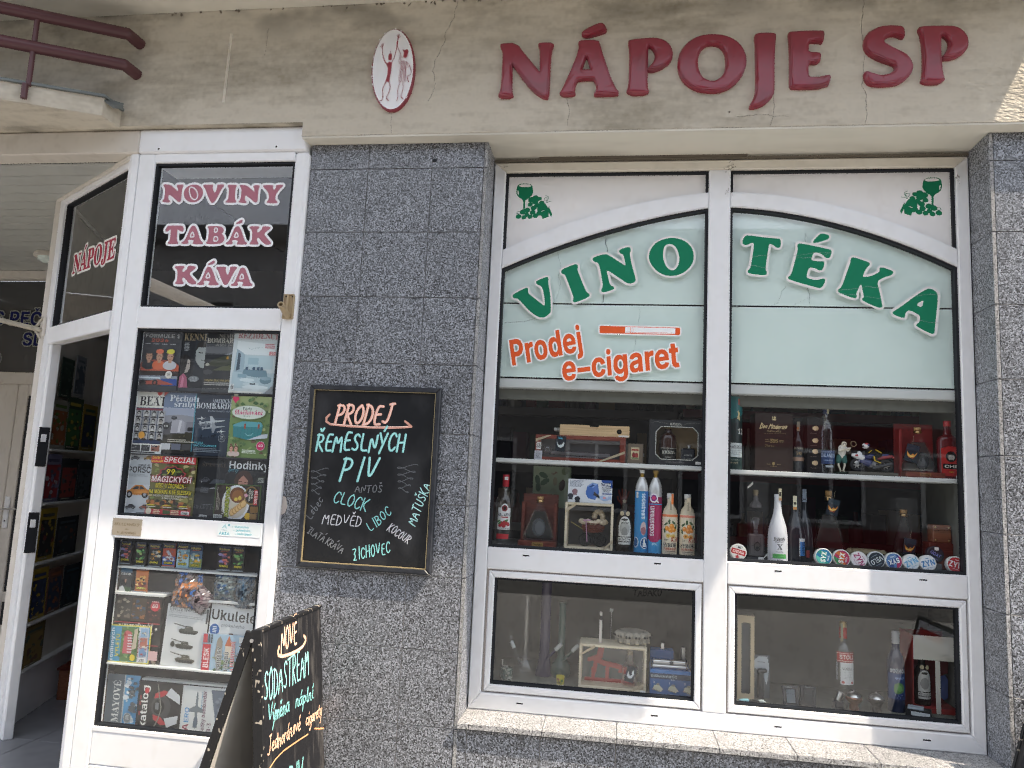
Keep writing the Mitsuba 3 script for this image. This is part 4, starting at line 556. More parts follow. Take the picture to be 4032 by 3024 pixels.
# the houses across the street, which the panes mirror
mat('far_wall', (0.17, 0.165, 0.155), 0.9, 0.1)
mat('far_pale', (0.36, 0.35, 0.34), 0.9, 0.1)
mat('far_trim', (0.36, 0.36, 0.35), 0.8, 0.1)
mat('far_red', (0.11, 0.018, 0.02), 0.6, 0.2)
for hx, w, lab in ((-13.5, 12.4, 'plain plastered house across the street mirrored in the newsagent pane'), (4.0, 21.6, 'long house with a red shop band across the street mirrored in the wine shop window')):
 t = thing('street_house', lab, 'house')
 put('wall', box(hx - w / 2, hx + w / 2, -23.0, -15.0, -0.1, 7.4), 'far_wall' if hx > 0 else 'far_pale', t)
 put('roof', box(hx - w / 2 - 0.3, hx + w / 2 + 0.3, -23.3, -14.6, 7.4, 7.8), 'interior', t)
 if hx > 0: put('shop_band', [box(2.6, 11.0, -15.0, -14.9, 2.62, 3.15), box(3.4, 9.0, -15.0, -14.88, .35, .8)], 'far_red', t)
 for i in range(int(w / 2.7)):
  wx = hx - w / 2 + 1.5 + i * 2.7
  for z0 in (0.9, 4.2):
   wn = put('window', [box(wx - .75, wx + .75, -15.0, -14.93, z0, z0 + .09), box(wx - .75, wx + .75, -15.0, -14.93, z0 + 1.61, z0 + 1.7), box(wx - .75, wx - .66, -15.0, -14.93, z0 + .09, z0 + 1.61), box(wx + .66, wx + .75, -15.0, -14.93, z0 + .09, z0 + 1.61), box(wx - .04, wx + .04, -15.0, -14.93, z0 + .09, z0 + 1.61)], 'far_trim', t)
   put('pane', box(wx - .66, wx + .66, -14.99, -14.97, z0 + .09, z0 + 1.61), 'interior_dark', wn)

# ================================================================ rendered front with the balcony above
F0, G0 = -0.235, -0.165          # planes of the rendered band and of the granite
t = thing('shop_front', 'stained cream plaster band and balcony underside above the two shop windows', 'building')
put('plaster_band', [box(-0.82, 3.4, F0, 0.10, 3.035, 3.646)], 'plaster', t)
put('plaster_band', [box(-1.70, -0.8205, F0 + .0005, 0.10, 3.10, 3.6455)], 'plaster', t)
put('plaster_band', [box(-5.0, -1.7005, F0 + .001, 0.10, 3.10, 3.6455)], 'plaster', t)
put('soffit', [box(-0.818, 3.4, F0 + .003, 0.10, 3.026, 3.0345)], 'soffit_paint', t)
slab = Polygon([(-5.5, F0 + .02), (2.24, F0 + .02), (2.38, -.40), (2.655, -.70), (2.72, -.822), (-5.5, -.822)])
m = trimesh.creation.extrude_polygon(slab, 0.2, engine='earcut'); m.apply_translation((0, 0, 3.6465))
put('balcony_slab', m, 'soffit_paint', t)
put('upper_wall', [box(-6, 6, F0 + .05, 0.2, 3.86, 7.6)], 'plaster', t)

def crack(pts, w=0.0022, seed=1):
 r = random.Random(seed)
 p = np.array(pts, float)
 q = [p[0]]
 for a, b in zip(p[:-1], p[1:]):
  n = max(2, int(np.linalg.norm(b - a) / 0.02))
  for k in range(1, n + 1):
   j = a + (b - a) * k / n
   q.append(j + np.array([r.gauss(0, .003), r.gauss(0, .002)]))
 q = np.array(q)
 g = unary_union([LineString(q[i:i + 2]).buffer(w * r.uniform(.12, .34), 2) for i in range(len(q) - 1)])
 return g

def flat_at(g, y):
 v, f = tri(g)
 return trimesh.Trimesh(np.c_[v[:, 0], np.full(len(v), y), v[:, 1]], f[:, ::-1], process=False)

mat('crack_dark', (0.15, 0.13, 0.105), 0.9, 0.1)
cr = [crack(p, w, i) for i, (p, w) in enumerate([([(-.16, 3.64), (-.17, 3.56), (-.2, 3.50), (-.22, 3.42), (-.25, 3.34), (-.235, 3.26), (-.26, 3.18)], .0024), ([(.345, 3.25), (.335, 3.18), (.345, 3.12), (.34, 3.05)], .0026),
   ([(1.505, 3.57), (1.50, 3.44), (1.51, 3.33), (1.505, 3.20), (1.515, 3.10), (1.51, 3.04)], .0024), ([(1.165, 3.20), (1.16, 3.10), (1.15, 3.04)], .002), ([(-.42, 3.13), (-.42, 3.04)], .0018), ([(-1.02, 3.55), (-1.03, 3.42)], .0018), ([(1.02, 3.08), (1.10, 3.085), (1.22, 3.075)], .0018)])]
put('crack', flat_at(unary_union(cr), F0 - .0008), 'crack_dark', t, kind='stuff')
grit = []
r_ = random.Random(5)
for i in range(46):
 x = r_.uniform(-1.5, .1) if i < 30 else r_.uniform(-.2, 2.3)
 z = 3.644 - abs(r_.gauss(0, .006))
 grit.append(affinity.rotate(affinity.scale(Point(x, z).buffer(1, 2), r_.uniform(.002, .006), r_.uniform(.003, .012)), r_.uniform(-40, 40)))
for x, z, s in ((1.093, 3.135, .012), (.99, 3.10, .004)):
 grit.append(Point(x, z).buffer(s, 3))
put('grime', flat_at(unary_union(grit), F0 - .0011), 'crack_dark', t, kind='stuff')
put('patch_strip', flat_at(Polygon([(-1.203, 3.53), (-1.190, 3.53), (-1.196, 3.20), (-1.210, 3.20)]), F0 - .0006), 'patch', t)
mat('patch', tex=plaster_color((0.62, 0.58, 0.50), (0.46, 0.42, 0.35)), rough=0.9, spec=0.1)

# ================================================================ granite cladding
RW = [0.0, 0.0447] + [0.0447 + .2866 * k for k in range(1, 11)] + [3.0255]
RW = [z for z in RW if z < 3.02] + [3.0255]

def tile(holder, x0, x1, y0, y1, z0, z1, m='granite', j=0.0015):
 o = random.Random(int((x0 * 91 + z0 * 53 + y0 * 7) * 1000)).uniform(-.0004, .0004)
 ax = x1 - x0 > y1 - y0
 if ax: return put('tile', bev(x0 + j, x1 - j, y0 + o, y1, z0 + j, z1 - j, .0007), m, holder)
 return put('tile', bev(x0 + o, x1 + o, y0, y1, z0 + j, z1 - j, .0007), m, holder)

def cladding(name, label, cols, edge, core):
 t = thing(name, label, 'pillar')
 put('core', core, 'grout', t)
 for z0, z1 in zip(RW[:-1], RW[1:]):
  if z1 - z0 < .03: continue
  for x0, x1 in zip(cols[:-1], cols[1:]):
   tile(t, x0, x1, G0, G0 + .012, z0, z1)
  e = put('edge_tile', bev(edge[0], edge[1], G0 - .001, 0.004, z0 + .001, z1 - .001, .0015), 'granite', t)
  fx = (edge[0] + .0008, edge[1] - .0008)
  put('sawn_edge', box(fx[0], fx[1], G0 - .0022, G0 - .0012, z0 + .002, z1 - .002), 'granite_sawn', e)
 return t

pl = cladding('granite_pillar', 'grey granite tiled pillar between newsagent showcase and wine window, chalkboard hanging on it', [-.80, -.533, -.246, -.0185], (-.0175, -.003), box(-.80, -.019, G0 + .0048, .25, 0, 3.0255))
pr = cladding('granite_pillar', 'grey granite tiled pillar at the right edge, past the wine window', [2.0005, 2.29, 2.577, 2.864], (1.985, 1.9995), box(2.001, 2.864, G0 + .0048, .25, 0, 3.0255))
put('drill_hole', flat_at(affinity.scale(Point(-.236, 2.945).buffer(1, 5), .010, .008), G0 - .0018), 'gasket', pl)
put('chip', flat_at(Polygon([(-.80, 1.40), (-.783, 1.41), (-.775, 1.44), (-.785, 1.475), (-.80, 1.48)]), G0 - .0018), 'joint', pl)

t = thing('plinth_wall', 'speckled granite tiles under the wine window sill', 'wall')
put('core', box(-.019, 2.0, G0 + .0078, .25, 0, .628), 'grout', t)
px = [-.019, .0325, .319, .606, .892, 1.178, 1.465, 1.752, 2.0]
for z0, z1 in ((0.0447, .3313), (.3313, .6205)):
 for x0, x1 in zip(px[:-1], px[1:]):
  tile(t, x0, x1, G0 + .003, G0 + .013, z0, z1)
t = thing('window_sill', 'pale flamed granite sill slabs below the wine window', 'window sill')
sx = [-.004, .042, .325, .607, .983, 1.258, 1.545, 1.83, 1.986]
for i, (x0, x1) in enumerate(zip(sx[:-1], sx[1:])):
 put('slab', bev(x0 + .001, x1 - .001, -.188, .02, .628, .6495 + .0004 * (i % 2), .002), 'sill_stone', t)
put('bedding', box(-.003, 1.985, -.160, .03, .622, .6285), 'grout', t)

# ================================================================ the wine shop window
W = thing('shop_window', 'white plastic shop window with arched bars and green lettering', 'window')
XL, XR, ZB, ZT = 0.0, 1.983, 0.65, 3.004
lights = ((.052, .941), (1.033, 1.933))
DEP = .07
up_pts = [np.polyfit(*zip(*p), 2) for p in ([(.052, 2.600), (.27, 2.695), (.475, 2.768), (.705, 2.825), (.941, 2.858)], [(1.033, 2.860), (1.304, 2.830), (1.561, 2.766), (1.752, 2.699), (1.934, 2.605)])]
lo_pts = [np.polyfit(*zip(*p), 2) for p in ([(.052, 2.518), (.273, 2.61), (.491, 2.686), (.713, 2.748), (.941, 2.790)], [(1.033, 2.795), (1.328, 2.752), (1.56, 2.693), (1.75, 2.626), (1.935, 2.531)])]

def arc(k, c, n=18, d=0.0):
 x = np.linspace(lights[k][0], lights[k][1], n)
 return np.c_[x, np.polyval(c[k], x) + d]

def mitre(x0, x1, z0, z1, w, y, t, name, par, m='pvc', r=.004, top=None):
 """Four mitred frame bars as one mesh; w = (left, right, bottom, top) widths."""
 l, rr, b, tp = w
 q = [[(x0, z0), (x0 + l, z0 + b), (x0 + l, z1 - tp), (x0, z1)], [(x1, z1), (x1 - rr, z1 - tp), (x1 - rr, z0 + b), (x1, z0)], [(x0, z0), (x1, z0), (x1 - rr, z0 + b), (x0 + l, z0 + b)], [(x0, z1), (x0 + l, z1 - tp), (x1 - rr, z1 - tp), (x1, z1)]]
 out = []
 for p in q:
  c = np.array(p).mean(0)
  p = [tuple(np.array(v) - np.sign(np.array(v) - c) * .0003) for v in p]
  g = Polygon(p)
  a = upright(g.buffer(-r, join_style=2), y, .002)
  b_ = upright(g, y + r, t - r)
  hull = trimesh.Trimesh(np.vstack([a.vertices, b_.vertices]), process=False).convex_hull
  out.append(hull)
 if top: put('head', out.pop(), top, par)
 return put(name, out, m, par)

mitre(XL, XR, ZB, ZT, (.0515, .0495, .066, .044), 0.0, DEP, 'frame', W, top='pvc_cream')
put('mullion', bev(.9415, 1.0325, .001, DEP, ZB + .0665, ZT - .0445, .004), 'pvc', W)
for k, (a, b) in enumerate(lights):
 put('transom', bev(a + .0005, b - .0005, .0005, DEP, 1.2155, 1.3055, .004), 'pvc', W)
 g = Polygon(np.vstack([arc(k, lo_pts), arc(k, up_pts)[::-1]])).intersection(sbox(a + .0005, 0, b - .0005, 5))
 put('arch_bar', trimesh.util.concatenate([upright(g.buffer(-.004, join_style=2), .0005, .004), upright(g, .0045, DEP - .006)]), 'pvc', W)
 # white spandrel above the arch
 g = Polygon(np.vstack([arc(k, up_pts, d=-.004), [(b, 2.9595), (a, 2.9595)]])).intersection(sbox(a, 0, b, 2.9595))
 put('spandrel_panel', upright(g.buffer(-.011).intersection(sbox(0, 0, 3, 2.95)), .030, .01), 'pvc_panel', W)
 inner = sbox(a + .011, 0, b - .011, 2.9485)
 put('gasket', upright(g.difference(inner).buffer(-.0002), .016, .022), 'gasket', W)
 # glazing of the main light
 g = Polygon(np.vstack([[(a, 1.3060), (b, 1.3060)], arc(k, lo_pts)[::-1]]))
 put('gasket', upright(g.difference(g.buffer(-.0105, join_style=2)).buffer(-.0002), .014, .03), 'gasket', W)
 gi = g.buffer(-.009, join_style=2)
 put('pane', flat_at(gi, .030), 'pane_glass', W)
 # frosted boards behind the pane
 top = gi.intersection(sbox(0, 2.3715, 3, 3)); bot = gi.intersection(sbox(0, 2.038, 3, 2.3665))
 put('frosted_board', upright(top.buffer(-.001), .048, .004), 'frosted', W)
 put('frosted_board', upright(bot.buffer(-.001), .047, .004), 'frosted', W)
 # lower sash
 s0, s1 = ((.0625, .9345), (1.0405, 1.9265))[k]
 a0, b0 = (.0525, 1.0335)[k], (.9405, 1.9325)[k]
 put('rebate', upright(sbox(a0, .7175, b0, 1.2150).difference(sbox(s0 + .012, .735, s1 - .012, 1.197)), .02, .03), 'joint', W)
 sk = mitre(s0, s1, .7235, 1.2085, (.0245, .0245, .0275, .0275), .004, .05, 'sash', W)
 q = sbox(s0 + .0245, .751, s1 - .0245, 1.181)
 put('gasket', upright(q.difference(q.buffer(-.009, join_style=2)).buffer(-.0002), .016, .03), 'gasket', sk)
 put('pane', flat_at(q.buffer(-.008, join_style=2), .030), 'pane_glass', sk)
 for vx in ((.216, .757), (1.2295, 1.7715))[k]:
  for vz in (1.279, .687):
   put('drain_slot', bev(vx - .014, vx + .014, -.0008, .003, vz - .0028, vz + .0028, .001), 'gasket', W)
# hairline cracks in the frosted boards
cks = [([(.285, 2.622), (.305, 2.56), (.31, 2.47), (.30, 2.40), (.285, 2.375)], .0016), ([(.50, 2.685), (.515, 2.60), (.518, 2.50), (.505, 2.42), (.498, 2.375)], .0034), ([(.275, 2.362), (.24, 2.315), (.17, 2.29), (.062, 2.28)], .0013), ([(.655, 2.362), (.66, 2.29), (.645, 2.20), (.64, 2.15)], .0013), ([(1.35, 2.69), (1.345, 2.62), (1.335, 2.55), (1.355, 2.47), (1.365, 2.38)], .0018), ([(1.27, 2.455), (1.235, 2.39), (1.22, 2.376)], .0013), ([(1.36, 2.41), (1.30, 2.376)], .001), ([(1.05, 2.36), (1.08, 2.366)], .0014)]
put('crack', flat_at(unary_union([crack(p, w, 20 + i) for i, (p, w) in enumerate(cks)]), .0462), 'gasket', W, kind='stuff')
dirt = []
r_ = random.Random(9)
for cx, cz, n, s in ((1.03, 2.965, 26, .018), (1.943, 2.915, 16, .014), (.035, 2.985, 5, .012), (1.02, 2.86, 8, .012)):
 for _ in range(n):
  dirt.append(affinity.rotate(affinity.scale(Point(cx + r_.gauss(0, s * .7), min(cz + r_.gauss(0, s), 3.0)).buffer(1, 2), r_.uniform(.0006, .0016), r_.uniform(.001, .006)), r_.uniform(-80, 80)))
put('dirt', flat_at(unary_union(dirt).intersection(sbox(.0, .0, XR, ZT)), -.0008), 'crack_dark', W, kind='stuff')
put('sealant', [box(.0, 1.983, -.004, .0, 3.006, 3.016), box(.2, 1.1, -.007, .0, 3.017, 3.0255)], 'crack_dark', W)

# ================================================================ lettering cut from foil or shells
def rings_of(p, n=2):
 a = np.array(p, float).reshape(-1, 2) / 2000
 return smooth_ring(a, n)

def letter_poly(ps, n=1):
 g = Polygon(rings_of(ps[0], n)).buffer(0)
 holes = [Polygon(rings_of(h, n)).buffer(0) for h in ps[1:]]
 for h in holes: g = g.difference(h)
 return max(polys(g), key=lambda q: q.area), holes

def puffy(g, y, h0, h1, bw):
 """A formed shell letter: upright rim, then a rounded shoulder up to a flat face."""
 import shapely
 d = [0, .12 * bw, .35 * bw, .65 * bw, bw]
 V, F, at = [], [], 0
 for i in range(len(d)):
  a = g.buffer(-d[i])
  if i < len(d) - 1: a = a.difference(g.buffer(-d[i + 1]))
  v, f = tri(a)
  if len(v): V.append(v); F.append(f + at); at += len(v)
 V, F = np.vstack(V), np.vstack(F)
 q = np.clip(shapely.distance(shapely.points(V), g.boundary) / bw, 0, 1)
 cap = trimesh.Trimesh(np.c_[V[:, 0], y - h0 - (h1 - h0) * np.sin(q * math.pi / 2), V[:, 1]], F[:, ::-1], process=False)
 cap.merge_vertices(digits_vertex=5)
 rim = upright(g, y - h0 - .0002, h0)
 return trimesh.util.concatenate([cap, rim])

t = thing('fascia_sign', 'raised glossy dark red shop name letters on the plaster band', 'sign')
for tag_, ps in SIGN_LETTERS:
 g, _ = letter_poly(ps, 1 if tag_ not in 'OS' else 2)
 g = g.buffer(.0055, 3)
 put('accent' if tag_ == 'acute' else 'letter', puffy(g, F0, .014, .027, .0125), 'red_shell', t, smooth=32)

t = thing('oval_sign', 'white oval sign with two red dancing stick figures, hung left of the red letters', 'sign')
el = affinity.translate(affinity.rotate(affinity.scale(Point(0, 0).buffer(1, 32), .0965, .189), 2.3), -.4225, 3.321)
put('board', puffy(el, F0, .014, .020, .006), 'red_shell', t, smooth=40)
put('face', puffy(el.buffer(-.006), F0 - .0195, .0005, .001, .003), 'pvc', t, smooth=40)
pr_ = Print()
for w, p in OVAL_STROKES:
 a = np.array(p, float).reshape(-1, 2) / 2000
 if w == 0: pr_.poly(Polygon(a).buffer(.001), '#8e2f38')
 else:
  if len(a) > 2: a = np.vstack([a[:1], np.stack([.75 * a[:-1] + .25 * a[1:], .25 * a[:-1] + .75 * a[1:]], 1).reshape(-1, 2), a[-1:]])
  pr_.poly(LineString(a).buffer(w * .00043 / 2, 4), '#8e2f38')
pr_.build('figures', facing(0, F0 - .0212, 0), t)
worn = [el.boundary.interpolate(s, normalized=True).buffer(.005, 2) for s in (.52, .57, .61, .66, .70, .76, .79, .47, .15, .43)]
put('worn_edge', flat_at(unary_union(worn).intersection(el).difference(el.buffer(-.005)), F0 - .0206), 'pvc', t, kind='stuff')

t = thing('window_lettering', 'green arched letters with white outlines across both panes of the wine window', 'lettering')
for i, (tag_, ps) in enumerate(ARCH_LETTERS):
 g, holes = letter_poly(ps, 1)
 g = g.buffer(.0032, 3)
 p = Print()
 rg = random.Random(i)
 ragged = g.buffer(.0095 + .0006 * (i % 3)).simplify(.0022)
 if tag_ == 'A': ragged = ragged.union(holes[0].buffer(-.006))
 p.poly(ragged, '#dcdcda').poly(g.simplify(.0004), '#1d7a5a')
 for q in range(2 if tag_ in 'TEKA' else 0):
  a, b = rg.uniform(g.bounds[0], g.bounds[2]), rg.uniform(g.bounds[1] + .03, g.bounds[3] - .03)
  p.poly(crack([(g.bounds[0] - .005, b + rg.uniform(-.02, .02)), (a, b), (g.bounds[2] + .005, b + rg.uniform(-.03, .03))], .0022, i + 40 * q).intersection(ragged), '#8fa39c')
 p.build('accent' if tag_ == 'acute' else 'letter', facing(0, .0265, 0), t, 'matte')

SANS['–'] = (78, [[6, 28, 72, 28, 72, 43, 6, 43]])
t = thing('sale_sticker', 'orange slanted lettering with white edge and a drawn cigarette on the left pane', 'sticker')
for word, x0, z0, x1, z1, h in (('Prodej', .117, 2.086, .428, 2.160, .110), ('e–cigaret', .342, 2.024, .836, 2.100, .106)):
 g = affinity.skew(glyphs(word, 'sans').buffer(.02), 4, origin=(0, 0))
 L = math.hypot(x1 - x0, z1 - z0)
 b = g.bounds
 g = affinity.affine_transform(g, [L / (b[2] - b[0]), 0, 0, h, -b[0] * L / (b[2] - b[0]), 0])
 g = affinity.translate(affinity.rotate(g, math.degrees(math.atan2(z1 - z0, x1 - x0)), origin=(0, 0)), x0, z0).simplify(.0006)
 p = Print().poly(g.buffer(.0065), '#ececea').poly(g, '#dd5f35')
 p.build('word', facing(0, .0265, 0), t, 'matte')
p = Print()
cg = affinity.rotate(sbox(.497, 2.2415, .826, 2.2615).buffer(.006), -.4)
p.poly(cg.buffer(.006), '#ececea').poly(cg, '#dd5f35').poly(affinity.rotate(sbox(.600, 2.239, .812, 2.2645), -.4), '#eceff0')
p.line([(.605, 2.2435), (.815, 2.242)], .0016, '#dd5f35').line([(.622, 2.237), (.625, 2.251), (.622, 2.266)], .002, '#dd5f35').line([(.632, 2.237), (.635, 2.251), (.632, 2.266)], .0016, '#dd5f35')
p.build('cigarette', facing(0, .0265, 0), t, 'matte')

for k, (ox, oz, sgn) in enumerate(((.181, 2.832, 1), (1.808, 2.840, -1))):
 t = thing('grape_decal', ('green wine glass and grapes decal in the top left corner of the window', 'green wine glass and grapes decal in the top right corner of the window')[k], 'decal')
 p = Print()
 up_ = lambda a: np.array(a, float).reshape(-1, 2) / 4000 * [sgn, 1]
 gs, hs = [], []
 GW, GR, GT = GRAPES
 for nm, a in GW: (hs if nm == 'hole' else gs).append(Polygon(smooth_ring(up_(a), 1) if nm != 'leaf' else up_(a)).buffer(0))
 for a in GR:
  q = up_(a)
  gs.append(affinity.rotate(affinity.scale(Point(q[0]).buffer(np.linalg.norm(q[1] - q[0]), 8), 1.05, .9), 15 * sgn))
 g = unary_union(gs).difference(unary_union(hs))
 for a in GT: g = g.union(LineString(up_(a)).buffer(.0009, 2))
 p.poly(affinity.translate(g, ox, oz), '#17724f')
 p.build('print', facing(0, .0292, 0), t, 'matte')

# ================================================================ newsagent showcase, left of the pillar
PF = -0.19
S = thing('showcase', 'white framed newsagent showcase with a glazed top light and magazine panes', 'showcase')
for z0, z1, nm in ((2.987, 3.097, 'header'),):
 put(nm, bev(-1.6165, -.812, PF - .012, 0.1, z0, z1, .006), 'pvc', S)
put('stile', bev(-1.6165, -1.5355, PF, PF + .07, .20, 2.9865, .005), 'pvc', S)
put('stile', bev(-.867, -.801, PF, PF + .07, .20, 2.9865, .012), 'pvc', S)
for z0, z1 in ((2.944, 2.9865), (2.1795, 2.2755), (1.2685, 1.363), (.482, .501)):
 put('rail', bev(-1.5352, -.8673, PF + .001, PF + .07, z0, z1, .003), 'pvc', S)
put('kick_panel', [bev(-1.5352, -.8673, PF + .004, PF + .07, .352, .4815, .004), bev(-1.5352, -.8673, PF + .004, PF + .07, .20, .3495, .004)], 'pvc', S)
for z0, z1 in ((2.276, 2.9435), (1.3635, 2.179), (.5015, 1.268)):
 q = sbox(-1.535, z0, -.8675, z1)
 put('gasket', upright(q.difference(q.buffer(-.009, join_style=2)).buffer(-.0002), PF + .012, .03), 'gasket', S)
 put('pane', flat_at(q.buffer(-.008, join_style=2), PF + .026), 'pane_glass', S)
put('back_board', box(-1.535, -.868, -.085, -.075, .5, 2.18), 'interior_dark', S)
put('screw', [bev(x - .004, x + .004, PF - .0135, PF - .011, z - .004, z + .004, .001) for x, z in ((-1.515, 3.003), (-.95, 3.004))], 'gasket', S)
put('shelf', bev(-1.55, -.87, -.150, -.086, 1.139, 1.147, .001), 'shelf_paint', S)
put('shelf', bev(-1.545, -1.30, -.150, -.086, 1.029, 1.040, .001), 'shelf_paint', S)
put('shelf', bev(-1.13, -.87, -.150, -.086, 1.022, 1.033, .001), 'shelf_paint', S)
put('shelf', bev(-1.53, -.87, -.155, -.086, .742, .7495, .001), 'shelf_paint', S)
put('shelf', bev(-1.38, -.87, -.122, -.086, .680, .6875, .001), 'shelf_paint', S)
put('shelf', bev(-1.53, -.87, -.155, -.086, .4955, .5015, .001), 'shelf_paint', S)
put('shelf', bev(-1.53, -.87, -.150, -.086, 1.624, 1.630, .001), 'interior_dark', S)
put('shelf', bev(-1.53, -.87, -.150, -.086, 1.903, 1.908, .001), 'interior_dark', S)
put('shelf', bev(-1.53, -.87, -.150, -.086, 1.3640, 1.366, .0005), 'interior_dark', S)

t = thing('news_lettering', 'three rows of dusty pink letters with white outlines on the top light of the showcase', 'lettering')
rows = [NEWS_LETTERS[:6], NEWS_LETTERS[6:12], NEWS_LETTERS[12:]]
for row in rows:
 gg = [(tag_, *letter_poly(ps, 1)) for tag_, ps in row]
 gg = [(a, g.buffer(.0013, 3), h) for a, g, h in gg]
 back = unary_union([Polygon(g.exterior).buffer(.0105) for _, g, _ in gg])
 put('outline', flat_at(back.simplify(.0003), PF + .0235), 'pvc', t)
 for tag_, g, holes in gg:
  p = Print().poly(g, '#a86f7c')
  for h in holes: p.poly(h.buffer(-.0072), '#a86f7c')
  # holes stay white because only the letter itself is pink
  p.build('accent' if tag_ == 'acute' else 'letter', facing(0, PF + .0228, 0), t, 'matte')

t = thing('flagpole_holder', 'brass coloured cast flagpole holder screwed to the right stile of the showcase', 'flag holder')
put('plate', [bev(-.8515, -.8065, PF - .012, PF - .0005, 2.228, 2.334, .003)], 'brass_old', t)
put('rim', [bev(-.8525, -.8485, PF - .018, PF - .0122, 2.227, 2.335, .001), bev(-.8095, -.8055, PF - .018, PF - .0122, 2.227, 2.335, .001), bev(-.8484, -.8096, PF - .018, PF - .0122, 2.227, 2.231, .001), bev(-.8484, -.8096, PF - .018, PF - .0122, 2.331, 2.335, .001)], 'brass_old', t)
pa, pb = np.array([-.829, PF - .006, 2.238]), np.array([-.822, -.292, 2.270])
put('socket', [trimesh.creation.annulus(.0095, .0135, segment=[pa, pb], sections=20)], 'brass_old', t, smooth=40)
put('rib', [bev(-.831, -.827, PF - .03, PF - .0122, 2.256, 2.330, .001)], 'brass_old', t)
put('screw', [cyl((x, PF - .0145, z), (x, PF - .0122, z), .003, 8) for x, z in ((-.843, 2.325), (-.815, 2.325), (-.829, 2.2345))], 'gasket', t)

t = thing('brass_plaque', 'small brass coloured plaque at the left end of the showcase crossbar', 'plaque')
put('plate', bev(-1.543, -1.407, PF - .002, PF - .0002, 1.280, 1.351, .001), 'brass_dull', t)
p = Print()
p.text('SEDLČANSKÝ', -1.475, 1.321, .011, '#6f6046', anchor='c', fit=.115).text('zde', -1.475, 1.303, .007, '#6f6046', anchor='c').text('v prodeji', -1.475, 1.288, .0095, '#6f6046', anchor='c', fit=.085)
p.build('lettering', facing(0, PF - .0023, 0), t)
t = thing('stationer_sticker', 'white sticker with turquoise words at the right end of the showcase crossbar', 'sticker')
p = Print().rect(-1.062, 1.303, -.872, 1.3565, '#dfe6e6')
p.text('ARIA', -1.056, 1.307, .012, '#2f9db0', fit=.048).text('blahopřání', -.988, 1.339, .0088, '#45aebc').text('pohlednice', -.981, 1.325, .0088, '#45aebc').text('balicí papír', -.973, 1.311, .0088, '#45aebc')
for x, z in ((-.997, 1.342), (-.990, 1.328), (-.982, 1.314)): p.ell(x, z, .0018, .0018, '#45aebc')
p.pts([(-1.045, 1.335), (-1.031, 1.352), (-1.020, 1.334), (-1.026, 1.334), (-1.031, 1.344), (-1.039, 1.335)], '#9fc9cf').pts([(-1.046, 1.330), (-1.026, 1.329), (-1.016, 1.324), (-1.036, 1.325)], '#b9cfd2').ell(-1.013, 1.349, .005, .003, '#2f9db0')
p.build('print', facing(0, PF - .0006, 0), t)

# ================================================================ the doorway beside it, its recess and the far door
E = thing('doorway', 'open white shop doorway with a glazed transom, left of the showcase', 'doorway')
D0, D1 = np.array([-1.668, -.172]), np.array([-2.423, .318])
dl = np.linalg.norm(D1 - D0); dd = (D1 - D0) / dl; dn = np.array([-dd[1], dd[0]])   # dn points to the shop's inside
if dn @ np.array([1, 1]) < 0: dn = -dn

def door_local(m):
 """Local x along the doorway (0 at the post), local y into the shop."""
 M = np.eye(4)
 M[:2, 0], M[:2, 1], M[:2, 3] = dd, dn, D0
 m = m.copy(); v = m.vertices @ M[:3, :3].T + M[:3, 3]
 f = m.faces[:, ::-1] if np.linalg.det(M[:3, :3]) < 0 else m.faces
 return trimesh.Trimesh(v, f, process=False)

FZ = .22
pg = Polygon([(-1.6175, PF), (-1.650, PF), (-1.676, PF + .018), (-1.676, PF + .085), (-1.6175, PF + .085)]).buffer(.006).buffer(-.006)
m = trimesh.creation.extrude_polygon(pg, 2.9865 - FZ, engine='earcut'); m.apply_translation((0, 0, FZ))
put('post', m, 'pvc', E, smooth=50)
put('inner_stile', door_local(bev(.012, .045, .02, .07, FZ, 2.944, .004)), 'pvc', E)
put('jamb', door_local(bev(dl - .062, dl, .0, .06, FZ, 2.9865, .005)), 'pvc', E)
put('head', door_local(bev(.0, dl - .0625, .001, .06, 2.936, 2.9865, .004)), 'pvc', E)
put('head_trim', door_local(bev(.0, dl + .03, -.012, .0, 2.962, 2.9865, .004)), 'pvc_old', E)
put('crossbar', door_local(bev(.0455, dl - .0625, .001, .06, 2.1775, 2.2665, .004)), 'pvc', E)
q = sbox(.046, 2.267, dl - .063, 2.9355)
gk = upright(q.difference(q.buffer(-.008, join_style=2)), .014, .03)
put('gasket', door_local(gk), 'gasket', E)
put('pane', door_local(flat_at(q.buffer(-.007, join_style=2), .03)), 'pane_glass', E)
put('inner_jamb', door_local(bev(dl - .105, dl - .0625, .012, .058, FZ, 2.177, .004)), 'pvc', E)
for z0 in (1.545, 1.115, 2.30):
 if z0 < 2:
  k = put('strike_plate', door_local(bev(dl - .112, dl - .1055, .002, .05, z0, z0 + .20, .002)), 'gasket', E)
  put('catch', door_local(bev(dl - .1165, dl - .1122, .012, .036, z0 + .125, z0 + .165, .001)), 'pvc', k)
put('pull', door_local(bev(dl - .020, dl - .008, -.016, -.001, 2.222, 2.322, .003)), 'pvc_old', E)
put('door_leaf_edge', door_local(bev(.046, .062, .10, .17, FZ, 2.17, .003)), 'mahogany', E)
put('beam', bev(-5.0, -1.6185, PF - .011, PF + .09, 2.9872, 3.0968, .006), 'pvc_old', E)

